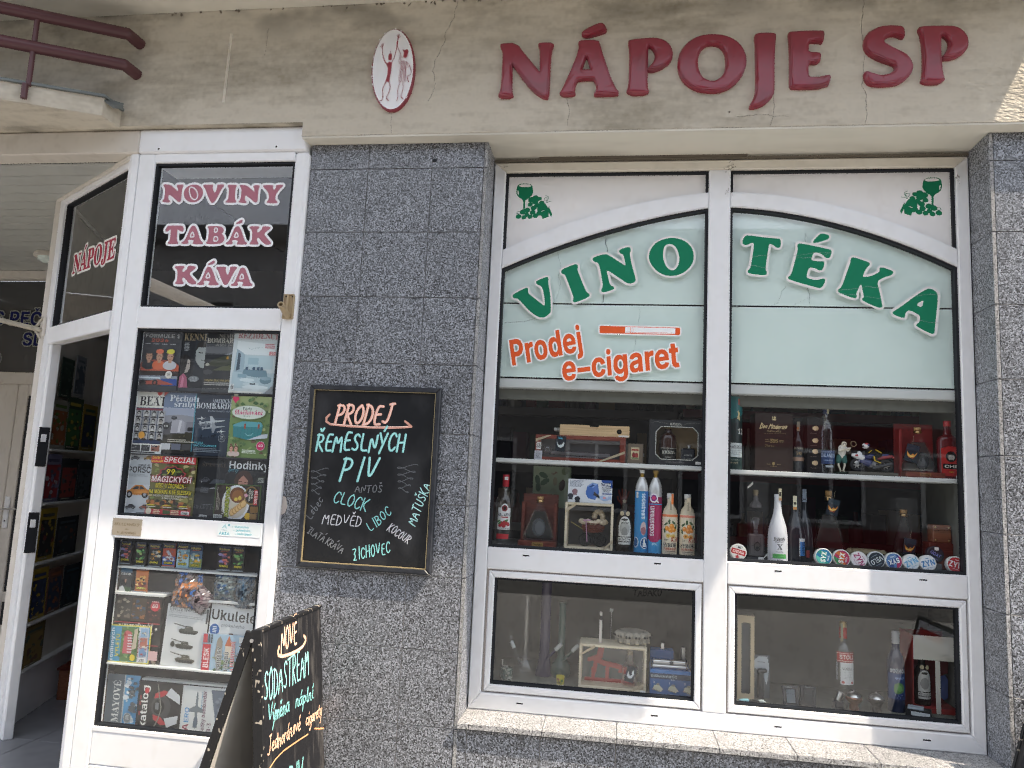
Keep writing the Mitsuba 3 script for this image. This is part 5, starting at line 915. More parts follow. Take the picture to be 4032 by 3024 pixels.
t = thing('drinks_lettering', 'red letters with pale outline sloping up on the doorway transom glass', 'lettering')
g = glyphs('NÁPOJE', 'serif').buffer(.02)
b = g.bounds
g = affinity.affine_transform(g, [-.535 / (b[2] - b[0]), 0, 0, .098, .682, 2.535])
for nm, gg, off, col in (('outline', g.buffer(.011), .0287, '#d9d6d0'), ('letters', g, .0282, '#9c3f4c')):
 m = door_local(flat_at(gg, off))
 paint(nm, [(m, col)], 'matte', t)

t = thing('tie_strap', 'pale cloth strap knotted round the doorway jamb and pulled to the left', 'strap')
pj = D1 + dd * .01 - dn * .012
put('strap', [tube([(pj[0] - .0, pj[1] - .01, 2.255), (pj[0] - .10, pj[1] - .03, 2.275), (pj[0] - .30, pj[1] - .06, 2.315), (pj[0] - .75, pj[1] - .12, 2.395)], .013, 8), tube([(pj[0] + .01, pj[1] - .01, 2.32), (pj[0] - .03, pj[1] - .012, 2.26), (pj[0] + .005, pj[1] - .012, 2.215)], .007, 8)], 'strap_cloth', t, smooth=40)

A = thing('recess_wall', 'plain white wall closing the entrance recess behind the doorway jamb', 'wall')
wl = Polygon([(-2.435, .335), (-2.475, .345), (-3.05, 1.745), (-3.00, 1.745)])
m = trimesh.creation.extrude_polygon(wl, 2.975 - FZ, engine='earcut'); m.apply_translation((0, 0, FZ))
put('panel', m, 'pvc_old', A)
put('panel', box(-4.99, -4.95, -.18, 1.745, FZ, 2.975), 'pvc_old', A)

C = thing('recess_ceiling', 'grey white slatted ceiling of the entrance recess', 'ceiling')
reg = Polygon([(-4.94, -.10), (-1.63, -.10), (-1.69, -.165 + .05), (-2.41, .345), (-2.99, 1.745), (-4.94, 1.745)]).buffer(0)
z_, y_ = 2.9765, -.10
k = 0
while y_ < 1.74:
 st_ = reg.intersection(sbox(-5, y_ + .0025, 0, min(y_ + .1105, 1.745)))
 for q in polys(st_):
  m = trimesh.creation.extrude_polygon(q, .012, engine='earcut'); m.apply_translation((0, 0, z_))
  put('slat', m, 'slat_paint', C)
 y_ += .1135
put('batten', box(-4.99, -1.62, -.10, 1.745, 2.990, 2.998), 'interior_dark', C)
L = thing('ceiling_lamp', 'round white lamp on the slatted entrance ceiling', 'lamp')
put('base', moved(lathe([(0, .0), (.078, .0), (.085, -.012), (.085, -.03), (0, -.03)], 28), -3.30, 1.28, 2.974), 'pvc_old', L, smooth=40)
put('shade', moved(lathe([(.06, -.0305), (.058, -.05), (.035, -.064), (0, -.068)], 28), -3.30, 1.28, 2.974), 'frosted', L, smooth=40)

B = thing('back_entrance', 'pale double door under a dark transom at the back of the recess', 'door')
yb = 1.745
put('frame', [bev(-4.94, -3.055, yb - .03, yb + .05, 2.912, 2.9755, .004), bev(-4.94, -3.055, yb - .03, yb + .05, 2.116, 2.204, .004)], 'pvc_old', B)
put('transom_pane', flat_at(sbox(-4.94, 2.2045, -3.055, 2.9115), yb + .02), 'pane_glass', B)
put('transom_back', box(-4.94, -3.055, yb + .05, yb + .06, 2.2045, 2.9115), 'interior_dark', B)
put('leaf', [bev(-4.94, -3.885, yb - .005, yb + .05, FZ, 2.1155, .004), bev(-3.8845, -3.8005, yb - .02, yb + .05, FZ, 2.1155, .004)], 'pvc_old', B)
lf = put('leaf', [bev(-3.80, -3.718, yb - .012, yb + .05, FZ, 2.1155, .004), bev(-3.7175, -3.0555, yb - .012, yb + .05, 2.035, 2.1155, .004), bev(-3.7175, -3.0555, yb - .012, yb + .05, FZ, .40, .004), bev(-3.7175, -3.0555, yb - .012, yb + .05, .56, .63, .004)], 'pvc_old', B)
put('glazing', [box(-3.7175, -3.0555, yb + .0, yb + .02, .6305, 2.0345), box(-3.7175, -3.0555, yb + .0, yb + .02, .4005, .5595)], 'interior_dark', lf)
put('lock_plate', bev(-3.785, -3.743, yb - .024, yb - .0125, 1.072, 1.30, .006), 'pvc', B)
put('lever', tube([(-3.765, yb - .026, 1.21), (-3.765, yb - .055, 1.21), (-3.66, yb - .058, 1.214)], .007, 10), 'steel', B, smooth=40)
put('keyhole', cyl((-3.764, yb - .0255, 1.125), (-3.764, yb - .0242, 1.125), .007, 10), 'gasket', B)
t = thing('transom_lettering', 'dark blue letters with pale outline on the transom over the back door', 'lettering')
p = Print()
for txt, x, z, h in (('S PEČOVÁNÍ', -4.105, 2.567, .102), ('SLUŽBY', -3.842, 2.412, .098), ('D', -4.09, 2.255, .10)):
 p.text(txt, x, z, h, '#151a4e', edge='#8d9088', ew=.075, fat=.015)
p.build('words', facing(0, yb + .0165, 0), t, 'matte')

Fl = thing('entrance_floor', kind='structure')
for i in range(-8, 6):
 for j in range(0, 10):
  x0, y0 = -4.9 + (i + 8) * .45, PF + .06 + j * .45
  if x0 > -.6: continue
  q = sbox(x0 + .0015, y0 + .0015, x0 + .4485, y0 + .4485)
  put('tile', bev(x0 + .0015, x0 + .4485, y0 + .0015, y0 + .4485, FZ - .012, FZ, .0015), 'floor_tile', Fl)
put('bed', box(-5.2, -.86, PF + .07, 4.8, -.02, FZ - .0125), 'grout', Fl)
put('threshold', bev(-5.2, -1.617, PF - .03, PF + .058, .0, FZ + .002, .004), 'sill_stone', Fl)

# ================================================================ canopy ledge and railing over the entrance
K = thing('canopy_ledge', 'weathered concrete canopy ledge with a grey metal flashing over the entrance', 'canopy')
pl_ = [(-1.696, F0 - .0005), (-1.694, -.357), (-2.06, -.521), (-2.6, -.76), (-3.6, -1.05), (-5.2, -1.05), (-5.2, F0 - .0005)]
m = trimesh.creation.extrude_polygon(Polygon(pl_), .082, engine='earcut'); m.apply_translation((0, 0, 3.089))
put('slab', m, 'plaster', K)
inn = Polygon(pl_).buffer(.012, join_style=2).intersection(sbox(-6, -2, 0, F0 - .0005))
m = trimesh.creation.extrude_polygon(inn, .011, engine='earcut'); m.apply_translation((0, 0, 3.1715))
put('flashing', m, 'zinc', K)
put('flashing_end', trimesh.convex.convex_hull(np.array([(-1.70, -.30, 3.19), (-1.655, -.28, 3.185), (-1.66, -.335, 3.145), (-1.72, -.37, 3.175), (-1.70, -.30, 3.165), (-1.655, -.28, 3.158), (-1.665, -.33, 3.135)])), 'zinc', K)
R = thing('balcony_rail', 'dull red tubular railing with two bent rails over the entrance canopy', 'railing')
for z in (3.490, 3.342):
 put('rail', tube([(-1.642, F0 + .01, z + .006), (-1.640, -.325, z), (-2.08, -.545, z), (-2.62, -.80, z), (-3.62, -1.09, z)], .0255, 16), 'rail_paint', R, smooth=40)
for x, y in ((-1.955, -.482), (-2.75, -.835)):
 put('post', [cyl((x, y, 3.165), (x, y, 3.318), .011, 12), cyl((x, y, 3.366), (x, y, 3.466), .011, 12), cyl((x, y - .016, 3.10), (x, y - .016, 3.165), .013, 12)], 'rail_paint', R, smooth=40)

# ================================================================ chalkboards
TEAL, TEAL2, PINK, PINK2, GREY, WHITE = '#8ccdca', '#b5e6e2', '#e8b09c', '#f6d3c6', '#777a7e', '#c9c9ce'
Q = thing('wall_chalkboard', 'framed black chalkboard with handwritten beer names hanging on the granite pillar', 'chalkboard')
bx0, bz0, bw, bh = -.706, 1.200, .5645, .749
yb_ = G0 - .003
put('panel', box(bx0 + .012, bx0 + bw - .012, yb_ - .014, yb_, bz0 + .012, bz0 + bh - .012), 'board_black', Q)

def bar(a, b, c, d, name, par, y, m='frame_black'):
 g = Polygon([a, b, c, d])
 s_ = upright(g, y, .024)
 f_ = upright(g.buffer(-.004, join_style=2), y - .004, .002)
 return put(name, trimesh.Trimesh(np.vstack([s_.vertices, f_.vertices]), process=False).convex_hull, m, par)

fx0, fx1, fz0, fz1, fw = bx0, bx0 + bw, bz0, bz0 + bh, .0215
e_ = .0005
bar((fx0, fz0), (fx0 + fw, fz0 + fw), (fx0 + fw, fz1 - fw), (fx0, fz1), 'frame_bar', Q, yb_ - .025)
bar((fx1, fz0), (fx1 - fw, fz0 + fw), (fx1 - fw, fz1 - fw), (fx1, fz1), 'frame_bar', Q, yb_ - .025)
bar((fx0 + e_, fz0 - e_), (fx1 - e_, fz0 - e_), (fx1 - fw - e_, fz0 + fw - e_), (fx0 + fw + e_, fz0 + fw - e_), 'frame_bar', Q, yb_ - .0255)
bar((fx0 + e_, fz1 + e_), (fx1 - e_, fz1 + e_), (fx1 - fw - e_, fz1 - fw + e_), (fx0 + fw + e_, fz1 - fw + e_), 'frame_bar', Q, yb_ - .0255)
g = sbox(fx0 + fw - .0012, fz0 + fw - .002, fx1 - fw + .0012, fz1 - fw + .0012)
put('worn_edge', upright(g.difference(sbox(fx0 + fw + .0006, fz0 + fw + .0016, fx1 - fw - .0012, fz1 - fw - .0002)), yb_ - .0285, .012), 'gold_wear', Q)
p = Print()
p.hand('PRODEJ', .112, .588, .082, PINK, .0115, w=.040, rot=1.5, seed=3, slant=.2, gap=.13, alt=PINK2)
p.line([(.090, .626), (.077, .612), (.078, .597), (.097, .586), (.177, .581), (.276, .579), (.36, .580), (.446, .588), (.437, .596), (.418, .609)], .0095, '#cf9c8b').line([(.10, .587), (.277, .581), (.43, .588)], .003, PINK2)
p.hand('ŘEMESLNÝCH', .040, .474, .074, TEAL, .0095, w=.0355, rot=1.2, seed=4, slant=.12, gap=.17, alt=TEAL2)
p.hand('PIV', .150, .352, .092, TEAL, .0105, w=.050, rot=.7, seed=5, slant=.22, gap=.3, alt=TEAL2)
p.hand('ANTOŠ', .224, .309, .029, GREY, .0034, w=.0205, rot=3, seed=6, gap=.2)
p.hand('CLOCK', .131, .265, .052, TEAL, .0050, w=.029, rot=-11, seed=7, gap=.15)
p.hand('MEDVĚD', .094, .176, .042, WHITE, .0042, w=.0255, rot=-1.5, seed=8, gap=.18)
p.hand('LIBOC', .303, .154, .038, TEAL, .0042, w=.0225, rot=42, seed=9, gap=.22)
p.hand('MATUŠKA', .488, .186, .038, TEAL2, .0042, w=.0215, rot=71, seed=10, gap=.2)
p.hand('Lobec', .046, .187, .036, GREY, .0034, w=.021, rot=60, seed=11, gap=.16)
p.hand('ZLATÁ KRÁVA', .030, .137, .029, GREY, .0034, w=.0145, rot=-26, seed=12, gap=.18)
p.hand('KOCOUR', .370, .165, .035, WHITE, .0036, w=.0155, rot=-29, seed=13, gap=.2)
p.hand('ZICHOVEC', .237, .036, .046, TEAL, .0044, w=.0185, rot=14, seed=14, gap=.22)
for cx, top_, bot_, w0 in ((.066, .40, .292, .038), (.440, .432, .318, .044)):
 q = []
 for k in range(61):
  s_ = k / 60
  q.append((cx + (1 - .55 * s_) * w0 * math.cos(s_ * 26.0) - .01 * s_, top_ + (bot_ - top_) * s_ + .006 * math.sin(s_ * 52.0)))
 p.line(q, .0028, '#64676b')
p.build('handwriting', facing(bx0, yb_ - .0146, bz0), Q, 'matte', step=8e-5)

def a_board(name, label, cat, P0, sgn, width, height, words, front_tex, lean=.11, back=.27):
 t = thing(name, label, cat)
 du = np.array([0, 1.0, 0])
 dv = np.array([lean * sgn, 0, -1.0]); L = np.linalg.norm(dv); dv /= L
 nn = np.array([sgn * 1.0, 0, lean]); nn /= np.linalg.norm(nn)
 P0 = np.array(P0, float)

 def loc(m):
  v = m.vertices
  w = P0 + np.outer(v[:, 0], du) + np.outer(v[:, 2], dv) + np.outer(v[:, 1], nn)
  o = trimesh.Trimesh(w, m.faces, process=False)
  o.fix_normals()
  return o
 H_ = height * L
 put('front_panel', loc(box(.012, width - .012, -.020, -.006, .012, H_)), front_tex, t)
 put('front_frame', [loc(bev(0, .012, -.036, .0, 0, H_, .002)), loc(bev(width - .012, width, -.036, .0, 0, H_, .002)), loc(bev(.0122, width - .0122, -.030, .0, 0, .012, .002))], 'frame_scuffed', t)
 # rear leg, hinged at the top
 dv2 = np.array([-back * sgn, 0, -1.0]); L2 = np.linalg.norm(dv2); dv2 /= L2
 n2 = np.array([-1.0 * sgn, 0, back]); n2 /= np.linalg.norm(n2)
 Q0 = P0 - nn * .040 + np.array([0, 0, -.006])

 def loc2(m):
  v = m.vertices
  w = Q0 + np.outer(v[:, 0], du) + np.outer(v[:, 2], dv2) + np.outer(v[:, 1], n2)
  o = trimesh.Trimesh(w, m.faces, process=False)
  o.fix_normals()
  return o
 H2 = (height - .006) * L2
 put('rear_panel', loc2(box(.012, width - .012, -.010, .004, .02, H2)), 'board_back', t)
 put('rear_frame', [loc2(bev(0, .012, -.016, .016, .0, H2, .002)), loc2(bev(width - .012, width, -.016, .016, .0, H2, .002))], 'frame_scuffed', t)
 for yy in (-.002, width + .002):
  o = P0 - nn * .03 + du * yy + np.array([0, 0, -.035])
  put('hinge_screw', cyl(o - du * .002, o + du * .002, .0065, 12), 'steel', t)
 fr = lambda v, d: P0 + np.outer(v[:, 0], du) - np.outer(v[:, 1], dv) + (d - .0056) * nn
 words.build('handwriting', fr, t, 'matte', step=8e-5)
 return t

p = Print()
SAL, SAL2 = '#eec0a2', '#f5d6c0'
p.hand('NOVĚ', .158, -.108, .080, SAL, .0085, w=.033, rot=0, seed=21, slant=.06, gap=.14, alt=SAL2)
p.line([(.143, -.086), (.134, -.100), (.137, -.113), (.168, -.124), (.235, -.130), (.30, -.131), (.345, -.126), (.371, -.113), (.372, -.10), (.357, -.090)], .012, SAL).line([(.15, -.122), (.26, -.131), (.35, -.124)], .004, SAL2)
p.hand('SODASTREAM', .022, -.243, .100, TEAL, .0075, w=.0335, rot=0, seed=22, slant=.05, gap=.17, alt=TEAL2)
p.hand('Výměna', .048, -.324, .060, TEAL, .0062, w=.033, rot=0, seed=23, slant=.1, gap=.06)
p.hand('náplní', .266, -.330, .052, TEAL, .0062, w=.038, rot=-3, seed=24, slant=.1, gap=.06)
p.hand('Jednorázové', .040, -.418, .056, SAL, .0060, w=.030, rot=0, seed=25, slant=.1, gap=.05)
p.hand('cigarety', .352, -.420, .050, SAL, .0060, w=.027, rot=-3, seed=26, slant=.08, gap=.05)
p.line([(.045, -.464), (.10, -.448), (.163, -.442), (.26, -.446), (.373, -.453)], .0055, '#e8a878').line([(.436, -.452), (.48, -.466), (.534, -.481)], .0055, '#e8a878')
p.hand('PIV', .19, -.60, .085, TEAL, .0075, w=.045, rot=-2, seed=27, slant=.1, gap=.2)
a_board('pavement_board', 'scuffed black A-frame chalkboard standing on the pavement before the pillar', 'chalkboard', (-.594, -.690, 1.05), 1, .545, 1.05, p, 'board_smeared')
p = Print()
p.poly(sbox(.02, -.115, .53, -.02), '#c9cbd0').poly(sbox(.05, -.085, .30, -.05), '#a33a3a')
p.hand('RUM', .08, -.34, .13, '#5d6064', .010, w=.1, seed=31, slant=.05, gap=.3)
a_board('pavement_board', 'black A-frame chalkboard with a white top strip, cut by the right edge', 'chalkboard', (2.055, -.765, 1.03), -1, .545, 1.03, p, 'board_smeared', lean=.28)

# ================================================================ inside: the shop room and the display boards
t = thing('shop_room', 'dim shop room behind the windows', 'room')
put('back_wall', box(-3.2, 2.75, 4.75, 4.9, 0, 3.05), 'interior', t)
put('side_wall', box(2.62, 2.75, .255, 4.749, 0, 3.05), 'interior', t)
put('side_wall', box(-3.2, -3.07, 1.81, 4.749, 0, 3.05), 'interior', t)
put('ceiling', box(-3.0, 2.75, .101, 4.749, 2.999, 3.02), 'interior', t)
put('floor', box(-.85, 2.75, .26, 4.749, .0, FZ), 'interior', t)
put('front_wall', [box(-.86, -.801, -.09, .25, .0, 2.998), box(-3.0, -.86, .0, .06, 3.0, 3.09), box(.0, 1.985, .075, .25, .0, .70), box(2.0, 2.7, .2505, .30, 0, 3.0)], 'interior', t)
RS = random.Random(11)
for i, (x0, x1, y, red) in enumerate(((-.5, .96, 1.75, 0), (.98, 2.55, 1.55, 1))):
 t = thing('goods_shelf', ('tall dark goods rack deep in the shop behind the left wine window pane', 'tall rack with red price strips deep in the shop behind the right pane')[i], 'shelf')
 put('back', box(x0, x1, y + .33, y + .35, FZ, 2.5), 'interior_dark', t)
 goods = []
 for k, z in enumerate((.55, .92, 1.30, 1.68, 2.06)):
  put('board', box(x0, x1, y, y + .33, z - .022, z), 'interior', t)
  put('price_strip', bev(x0, x1, y - .012, y - .0002, z - .04, z + .012, .001), 'strip_red' if red else 'interior', t)
  x = x0 + .02
  while x < x1 - .08:
   w, h = RS.uniform(.05, .11), RS.uniform(.12, .27)
   col = RS.choice(['#5a1c1c', '#24344a', '#3c3a34', '#6a5a3a', '#28402c', '#7a6a58', '#1d1f24', '#4a2636', '#8a8478'])
   if RS.random() < .6: goods.append((box(x, x + w, y + .04, y + .2, z + .001, z + h), col))
   else: goods.append((moved(lathe([(0, 0), (w * .42, 0), (w * .42, h * .6), (w * .14, h * .8), (w * .14, h * 1.15), (0, h * 1.15)], 12), x + w / 2, y + .1, z + .001), col))
   x += w + RS.uniform(.004, .03)
 paint('goods', goods, 'print', t, kind='stuff')

t = thing('display_stand', 'grey white display boards and shelves inside the wine window', 'display shelf')
put('shelf', bev(.045, .9415, .08, .40, 1.6655, 1.6835, .002), 'shelf_paint', t)
put('shelf', bev(1.048, 1.972, .08, .40, 1.6585, 1.6765, .002), 'shelf_paint', t)
put('floor_board', box(.02, 1.975, .046, .52, 1.288, 1.3058), 'shelf_dark', t)
put('floor_board', box(.02, 1.975, .062, .52, .715, .7418), 'olive_board', t)
put('pelmet', bev(.03, 1.965, .055, .30, 1.992, 2.034, .003), 'shelf_paint', t)
put('pelmet_front', bev(.03, 1.965, .10, .12, 1.945, 1.9915, .002), 'olive_board', t)
put('back_board', box(.02, 1.0, .52, .535, .70, 1.30), 'olive_board', t)
put('back_board', box(1.0005, 1.975, .46, .475, .70, 1.287), 'olive_board', t)
put('partition', box(.962, .992, .08, .4595, .7425, 1.287), 'olive_board', t)
put('side_board', box(1.962, 1.975, .08, .51, .7425, 1.99), 'olive_board', t)
put('bracket', [box(.955, .975, .12, .40, 1.307, 1.66), box(1.01, 1.03, .12, .40, 1.307, 1.655)], 'shelf_dark', t)
t = thing('snuff_notice', 'handwritten dark letters on the board behind the lower left pane', 'notice')
p = Print(); p.hand('ROZUMNÉ', .655, 1.112, .030, '#1a1b1c', .005, w=.020, rot=4, seed=41); p.hand('TABÁKU', .675, 1.070, .030, '#1a1b1c', .005, w=.020, rot=4, seed=42)
p.build('words', facing(0, .5185, 0), t, 'matte')

FM, FL, S1, S2 = 1.3062, .7422, 1.6838, 1.6768     # the floors things stand on

def glassware(name, label, cat, x, y, z, prof, m='glass', sections=36, group=None):
 t = thing(name, label, cat, group)
 put('glass', moved(lathe(prof, sections), x, y, z), m, t, smooth=30)
 return t

def disc(r0, z0, z1, r1=None):
 return lathe([(0, z0), (r0, z0), (r1 or r0, z1), (0, z1)], 28)

# --- left window, on the bottom board
x, y = .098, .13
t = glassware('red_capped_bottle', 'clear spirit bottle with red cap and white strawberry label, far left behind the pane', 'bottle', x, y, FM, [(0, .001), (.037, .001), (.0395, .006), (.0395, .185), (.036, .205), (.018, .232), (.0135, .245), (.0135, .265)])
paint('cap', [(moved(disc(.0145, .252, .306), x, y, FM), '#a5202c')], 'print', t, True)
paint('seal', [(box(x - .004, x + .012, y - .0152, y - .0148, FM + .282, FM + .296), '#d8d8d8')], 'print', t)
p = Print().rect(-.026, .068, .033, .162, '#d9dadb').ell(.006, .160, .016, .020, '#d9dadb').ell(.006, .160, .0125, .0135, '#7b2126').ell(.006, .160, .006, .008, '#2c1517')
p.text('BACARDI', .004, .126, .0125, '#1c2740', font='serif', anchor='c', fit=.054).rect(-.010, .119, .022, .1235, '#b33340')
for a, b, r in ((-.006, .094, .010), (.010, .098, .011), (.022, .092, .009), (.004, .085, .009), (-.012, .086, .008)): p.ell(a, b, r, r * .95, '#a8242f')
for a, b in ((-.018, .104), (-.014, .096), (.016, .108)): p.ell(a, b, .008, .004, '#4e7a48', 30)
p.rect(-.018, .073, .026, .0755, '#9a9a9a')
wrapped(p, wrap(x, y, FM, .0398), 'label', t)
p = Print().rect(-.03, .028, .028, .050, '#c02a33'); wrapped(p, wrap(x, y, FM, .0398), 'band', t)

t = thing('brandy_case', 'mahogany gift case behind a flask shaped clear bottle, left window', 'case')
put('back', bev(.171, .328, .205, .22, FM, FM + .227, .002), 'mahogany', t)
put('base', bev(.165, .330, .10, .2045, FM, FM + .026, .003), 'mahogany', t)
put('side', [bev(.171, .185, .15, .2045, FM + .0262, FM + .19, .002), bev(.314, .328, .15, .2045, FM + .0262, FM + .19, .002)], 'mahogany', t)
p = Print().rect(-.024, -.009, .024, .009, '#8a6a35').text('Švestka', 0, -.005, .010, '#2a1a0c', font='serif', anchor='c', fit=.036)
p.build('plate', facing(.252, .0985, FM + .0135), t)

def flask(name, label, x, y, z, w, h, d, tag=None):
 t = thing(name, label, 'bottle')
 a, b = w / 2, d / 2
 lo = [(-a, -b, 0), (a, -b, 0), (a, b, 0), (-a, b, 0)]
 pts = []
 for zz, f in ((0, .92), (.014, 1.0), (h * .18, .96), (h * .66, .42), (h * .78, .19), (h * .92, .17)):
  for px_, py_, _ in lo: pts.append((px_ * f, py_ * max(f, .45), zz))
 V = np.array(pts).reshape(-1, 4, 3)
 F = []
 for i in range(len(V) - 1):
  for j in range(4):
   q = [i * 4 + j, i * 4 + (j + 1) % 4, (i + 1) * 4 + (j + 1) % 4, (i + 1) * 4 + j]
   F += [[q[0], q[1], q[2]], [q[0], q[2], q[3]]]
 F += [[0, 2, 1], [0, 3, 2]]
 put('glass', moved(trimesh.Trimesh(V.reshape(-1, 3), F, process=False), x, y, z), 'glass', t)
 inner = trimesh.Trimesh(V[:4].reshape(-1, 3) * [.84, .84, .95] + [0, 0, .008], F[:24] + [[12, 13, 14], [12, 14, 15]] + [[0, 2, 1], [0, 3, 2]], process=False)
 put('liquid', moved(inner, x, y, z), 'glass_dark', t)
 paint('stopper', [(moved(disc(.013, h * .93, h * 1.0, .014), x, y, z), '#b08a58')], 'print', t, True)
 paint('collar', [(moved(disc(.0155, h * .86, h * .925), x, y, z), '#c9a878')], 'metal', t, True)
 return t

flask('flask_bottle', 'triangular clear glass flask with cork, standing on the mahogany case', .252, .15, FM + .0262, .134, .19, .05)
p = Print().ell(0, 0, .030, .038, '#43474b').ell(.004, -.002, .020, .028, '#5a5e62')
p.build('engraving', facing(.252, .123, FM + .085), 'flask_bottle')
t = thing('leaf_print_box', 'green gift box printed with leaves, leaning behind the mahogany case', 'gift box')
put('body', bev(.196, .372, .325, .36, 1.47, 1.66, .003), 'leaf_green', t)
put('foot', box(.21, .36, .335, .355, FM, 1.4695), 'shelf_dark', t)
p = Print(sbox(.198, 1.472, .370, 1.658))
for a, b, rx, ry, ro, c in ((.215, 1.635, .012, .020, 20, '#8f9b80'), (.245, 1.618, .022, .012, -25, '#33573c'), (.218, 1.596, .012, .022, 10, '#2f5038'), (.252, 1.588, .024, .012, 35, '#33573c'), (.222, 1.562, .012, .020, 0, '#2f5038'), (.345, 1.640, .016, .018, -30, '#5b6c4a'), (.300, 1.592, .010, .020, 0, '#8d8a70'), (.333, 1.575, .014, .026, -12, '#3d2c26'), (.295, 1.53, .02, .03, 10, '#8d9a80')): p.ell(a, b, rx, ry, c, ro)
p.hand('Verta', .285, 1.618, .012, '#7b3a32', .0018, w=.006, rot=25, seed=51)
p.build('print', facing(0, .3245, 0), t)

t = thing('pram_box', 'pale wooden window box holding a small doll pram, under the white carton', 'display box')
b0, b1 = .366, .573
put('frame', [bev(b0, b0 + .011, .095, .22, FM, FM + .200, .002), bev(b1 - .011, b1, .095, .22, FM, FM + .200, .002), bev(b0 + .0112, b1 - .0112, .0952, .22, FM, FM + .013, .002), bev(b0 + .0112, b1 - .0112, .0952, .22, FM + .189, FM + .200, .002)], 'pine_pale', t)
put('back', box(b0 + .0112, b1 - .0112, .216, .219, FM + .0132, FM + .1888), 'interior', t)
put('window', flat_at(sbox(b0 + .0112, FM + .0132, b1 - .0112, FM + .1888), .0985), 'clear_plastic', t)
for q in ([(b0 + .002, FM + .155), (b0 + .002, FM + .172), (b0 + .045, FM + .199), (b0 + .052, FM + .192)], [(b1 - .05, FM + .002), (b1 - .04, FM + .002), (b1 - .001, FM + .038), (b1 - .001, FM + .050)]):
 put('ribbon', flat_at(Polygon(q), .0945), 'ribbon', t)
t = thing('toy_pram', 'little wicker doll pram with cream lace hood inside the wooden box', 'toy pram')
cx, cz = .475, FM + .085
bas = [(ball(cx + .012, .155, cz + .012, .050, .035, .026), '#8a4f3c')]
for k in range(5): bas.append((moved(trimesh.creation.torus(.046 - .002 * abs(k - 2), .0022, 26, 6), cx + .012, .155, cz - .006 + k * .0085), '#6f3a2c'))
paint('basket', bas, 'matte', t, True)
lace = [(ball(cx + .012 + .052 * math.cos(a), .155 - .034 * abs(math.sin(a)), cz + .034 + .004 * math.sin(a * 7), .013, .010, .010, 1), '#d9ccb2') for a in np.linspace(0, math.pi, 12)]
lace += [(ball(cx + .034 + .018 * math.cos(a), .158, cz + .052 + .026 * math.sin(a), .012, .016, .013, 1), '#cfc2a6') for a in np.linspace(-.3, 3.0, 8)]
paint('lace', lace, 'matte', t, True)
paint('wheel', [(moved(trimesh.creation.torus(.026, .0025, 24, 6), cx - .022, .150, FM + .041, rx=90), '#17181a')] + [(cyl((cx - .022 - .024 * math.cos(a), .15, FM + .041 - .024 * math.sin(a)), (cx - .022 + .024 * math.cos(a), .15, FM + .041 + .024 * math.sin(a)), .0008, 6), '#2a2a2c') for a in (0, .8, 1.57, 2.36)], 'print', t)
paint('wheel', [(moved(trimesh.creation.torus(.026, .0025, 24, 6), cx + .042, .150, FM + .041, rx=90), '#17181a')] + [(cyl((cx + .042 - .024 * math.cos(a), .15, FM + .041 - .024 * math.sin(a)), (cx + .042 + .024 * math.cos(a), .15, FM + .041 + .024 * math.sin(a)), .0008, 6), '#2a2a2c') for a in (0, .8, 1.57, 2.36)], 'print', t)
paint('axle_frame', [(cyl((cx - .022, .15, FM + .041), (cx + .042, .15, FM + .041), .002, 8), '#3a3a3c'), (cyl((cx - .03, .145, cz + .0), (cx - .085, .14, cz + .03), .0018, 8), '#b09a50'), (cyl((cx - .0, .15, FM + .041), (cx - .02, .15, cz + .01), .002, 8), '#3a3a3c')], 'print', t)
paint('ribbon', [(cyl((cx - .018, .118, cz + .035), (cx - .012, .115, cz - .05), .0025, 6), '#b58aa0'), (ball(cx - .022, .118, cz + .04, .009, .004, .005, 1), '#c29ab0'), (ball(cx - .008, .118, cz + .041, .009, .004, .005, 1), '#c29ab0')], 'matte', t)

t = thing('maker_carton', 'white carton with a blue machine picture, lying on the pale wooden box', 'carton')
c0, c1, cz0 = .3745, .5645, FM + .2004
paint('box', [(bev(c0, c1, .112, .205, cz0, cz0 + .100, .001), '#d6dbe3')], 'print', t)
p = Print(sbox(c0, cz0, c1, cz0 + .1))
for k in range(6): p.rect(c0 + .008, cz0 + .092 - k * .0048, c0 + .068 - (k % 3) * .006, cz0 + .0945 - k * .0048, '#8e98a8')
p.pts([(c0 + .076, cz0 + .04), (c0 + .083, cz0 + .072), (c0 + .105, cz0 + .088), (c0 + .128, cz0 + .082), (c0 + .135, cz0 + .045), (c0 + .118, cz0 + .014), (c0 + .088, cz0 + .020)], '#4a6fb5')
p.pts([(c0 + .083, cz0 + .070), (c0 + .105, cz0 + .088), (c0 + .126, cz0 + .083), (c0 + .108, cz0 + .066)], '#7b9ad0').pts([(c0 + .09, cz0 + .070), (c0 + .106, cz0 + .080), (c0 + .116, cz0 + .077), (c0 + .1, cz0 + .067)], '#33508c')
p.pts([(c0 + .112, cz0 + .05), (c0 + .150, cz0 + .022), (c0 + .153, cz0 + .014), (c0 + .11, cz0 + .034)], '#20242c').ell(c0 + .155, cz0 + .022, .020, .010, '#a7bde0', -20)
for a, b, c in ((.012, .028, '#3b3f48'), (.030, .048, '#8c7078'), (.042, .016, '#2a2e36')): p.ell(c0 + a, cz0 + b, .012, .010, c).rect(c0 + a - .009, cz0 + b - .016, c0 + a + .009, cz0 + b, c)
p.pts([(c0 + .142, cz0 + .1), (c0 + .152, cz0 + .082), (c0 + .19, cz0 + .068), (c0 + .19, cz0 + .1)], '#2f4f95')
p.text('champ', c0 + .144, cz0 + .077, .0125, '#e8ecf2', fit=.040, edge='#1d2d58', ew=.16)
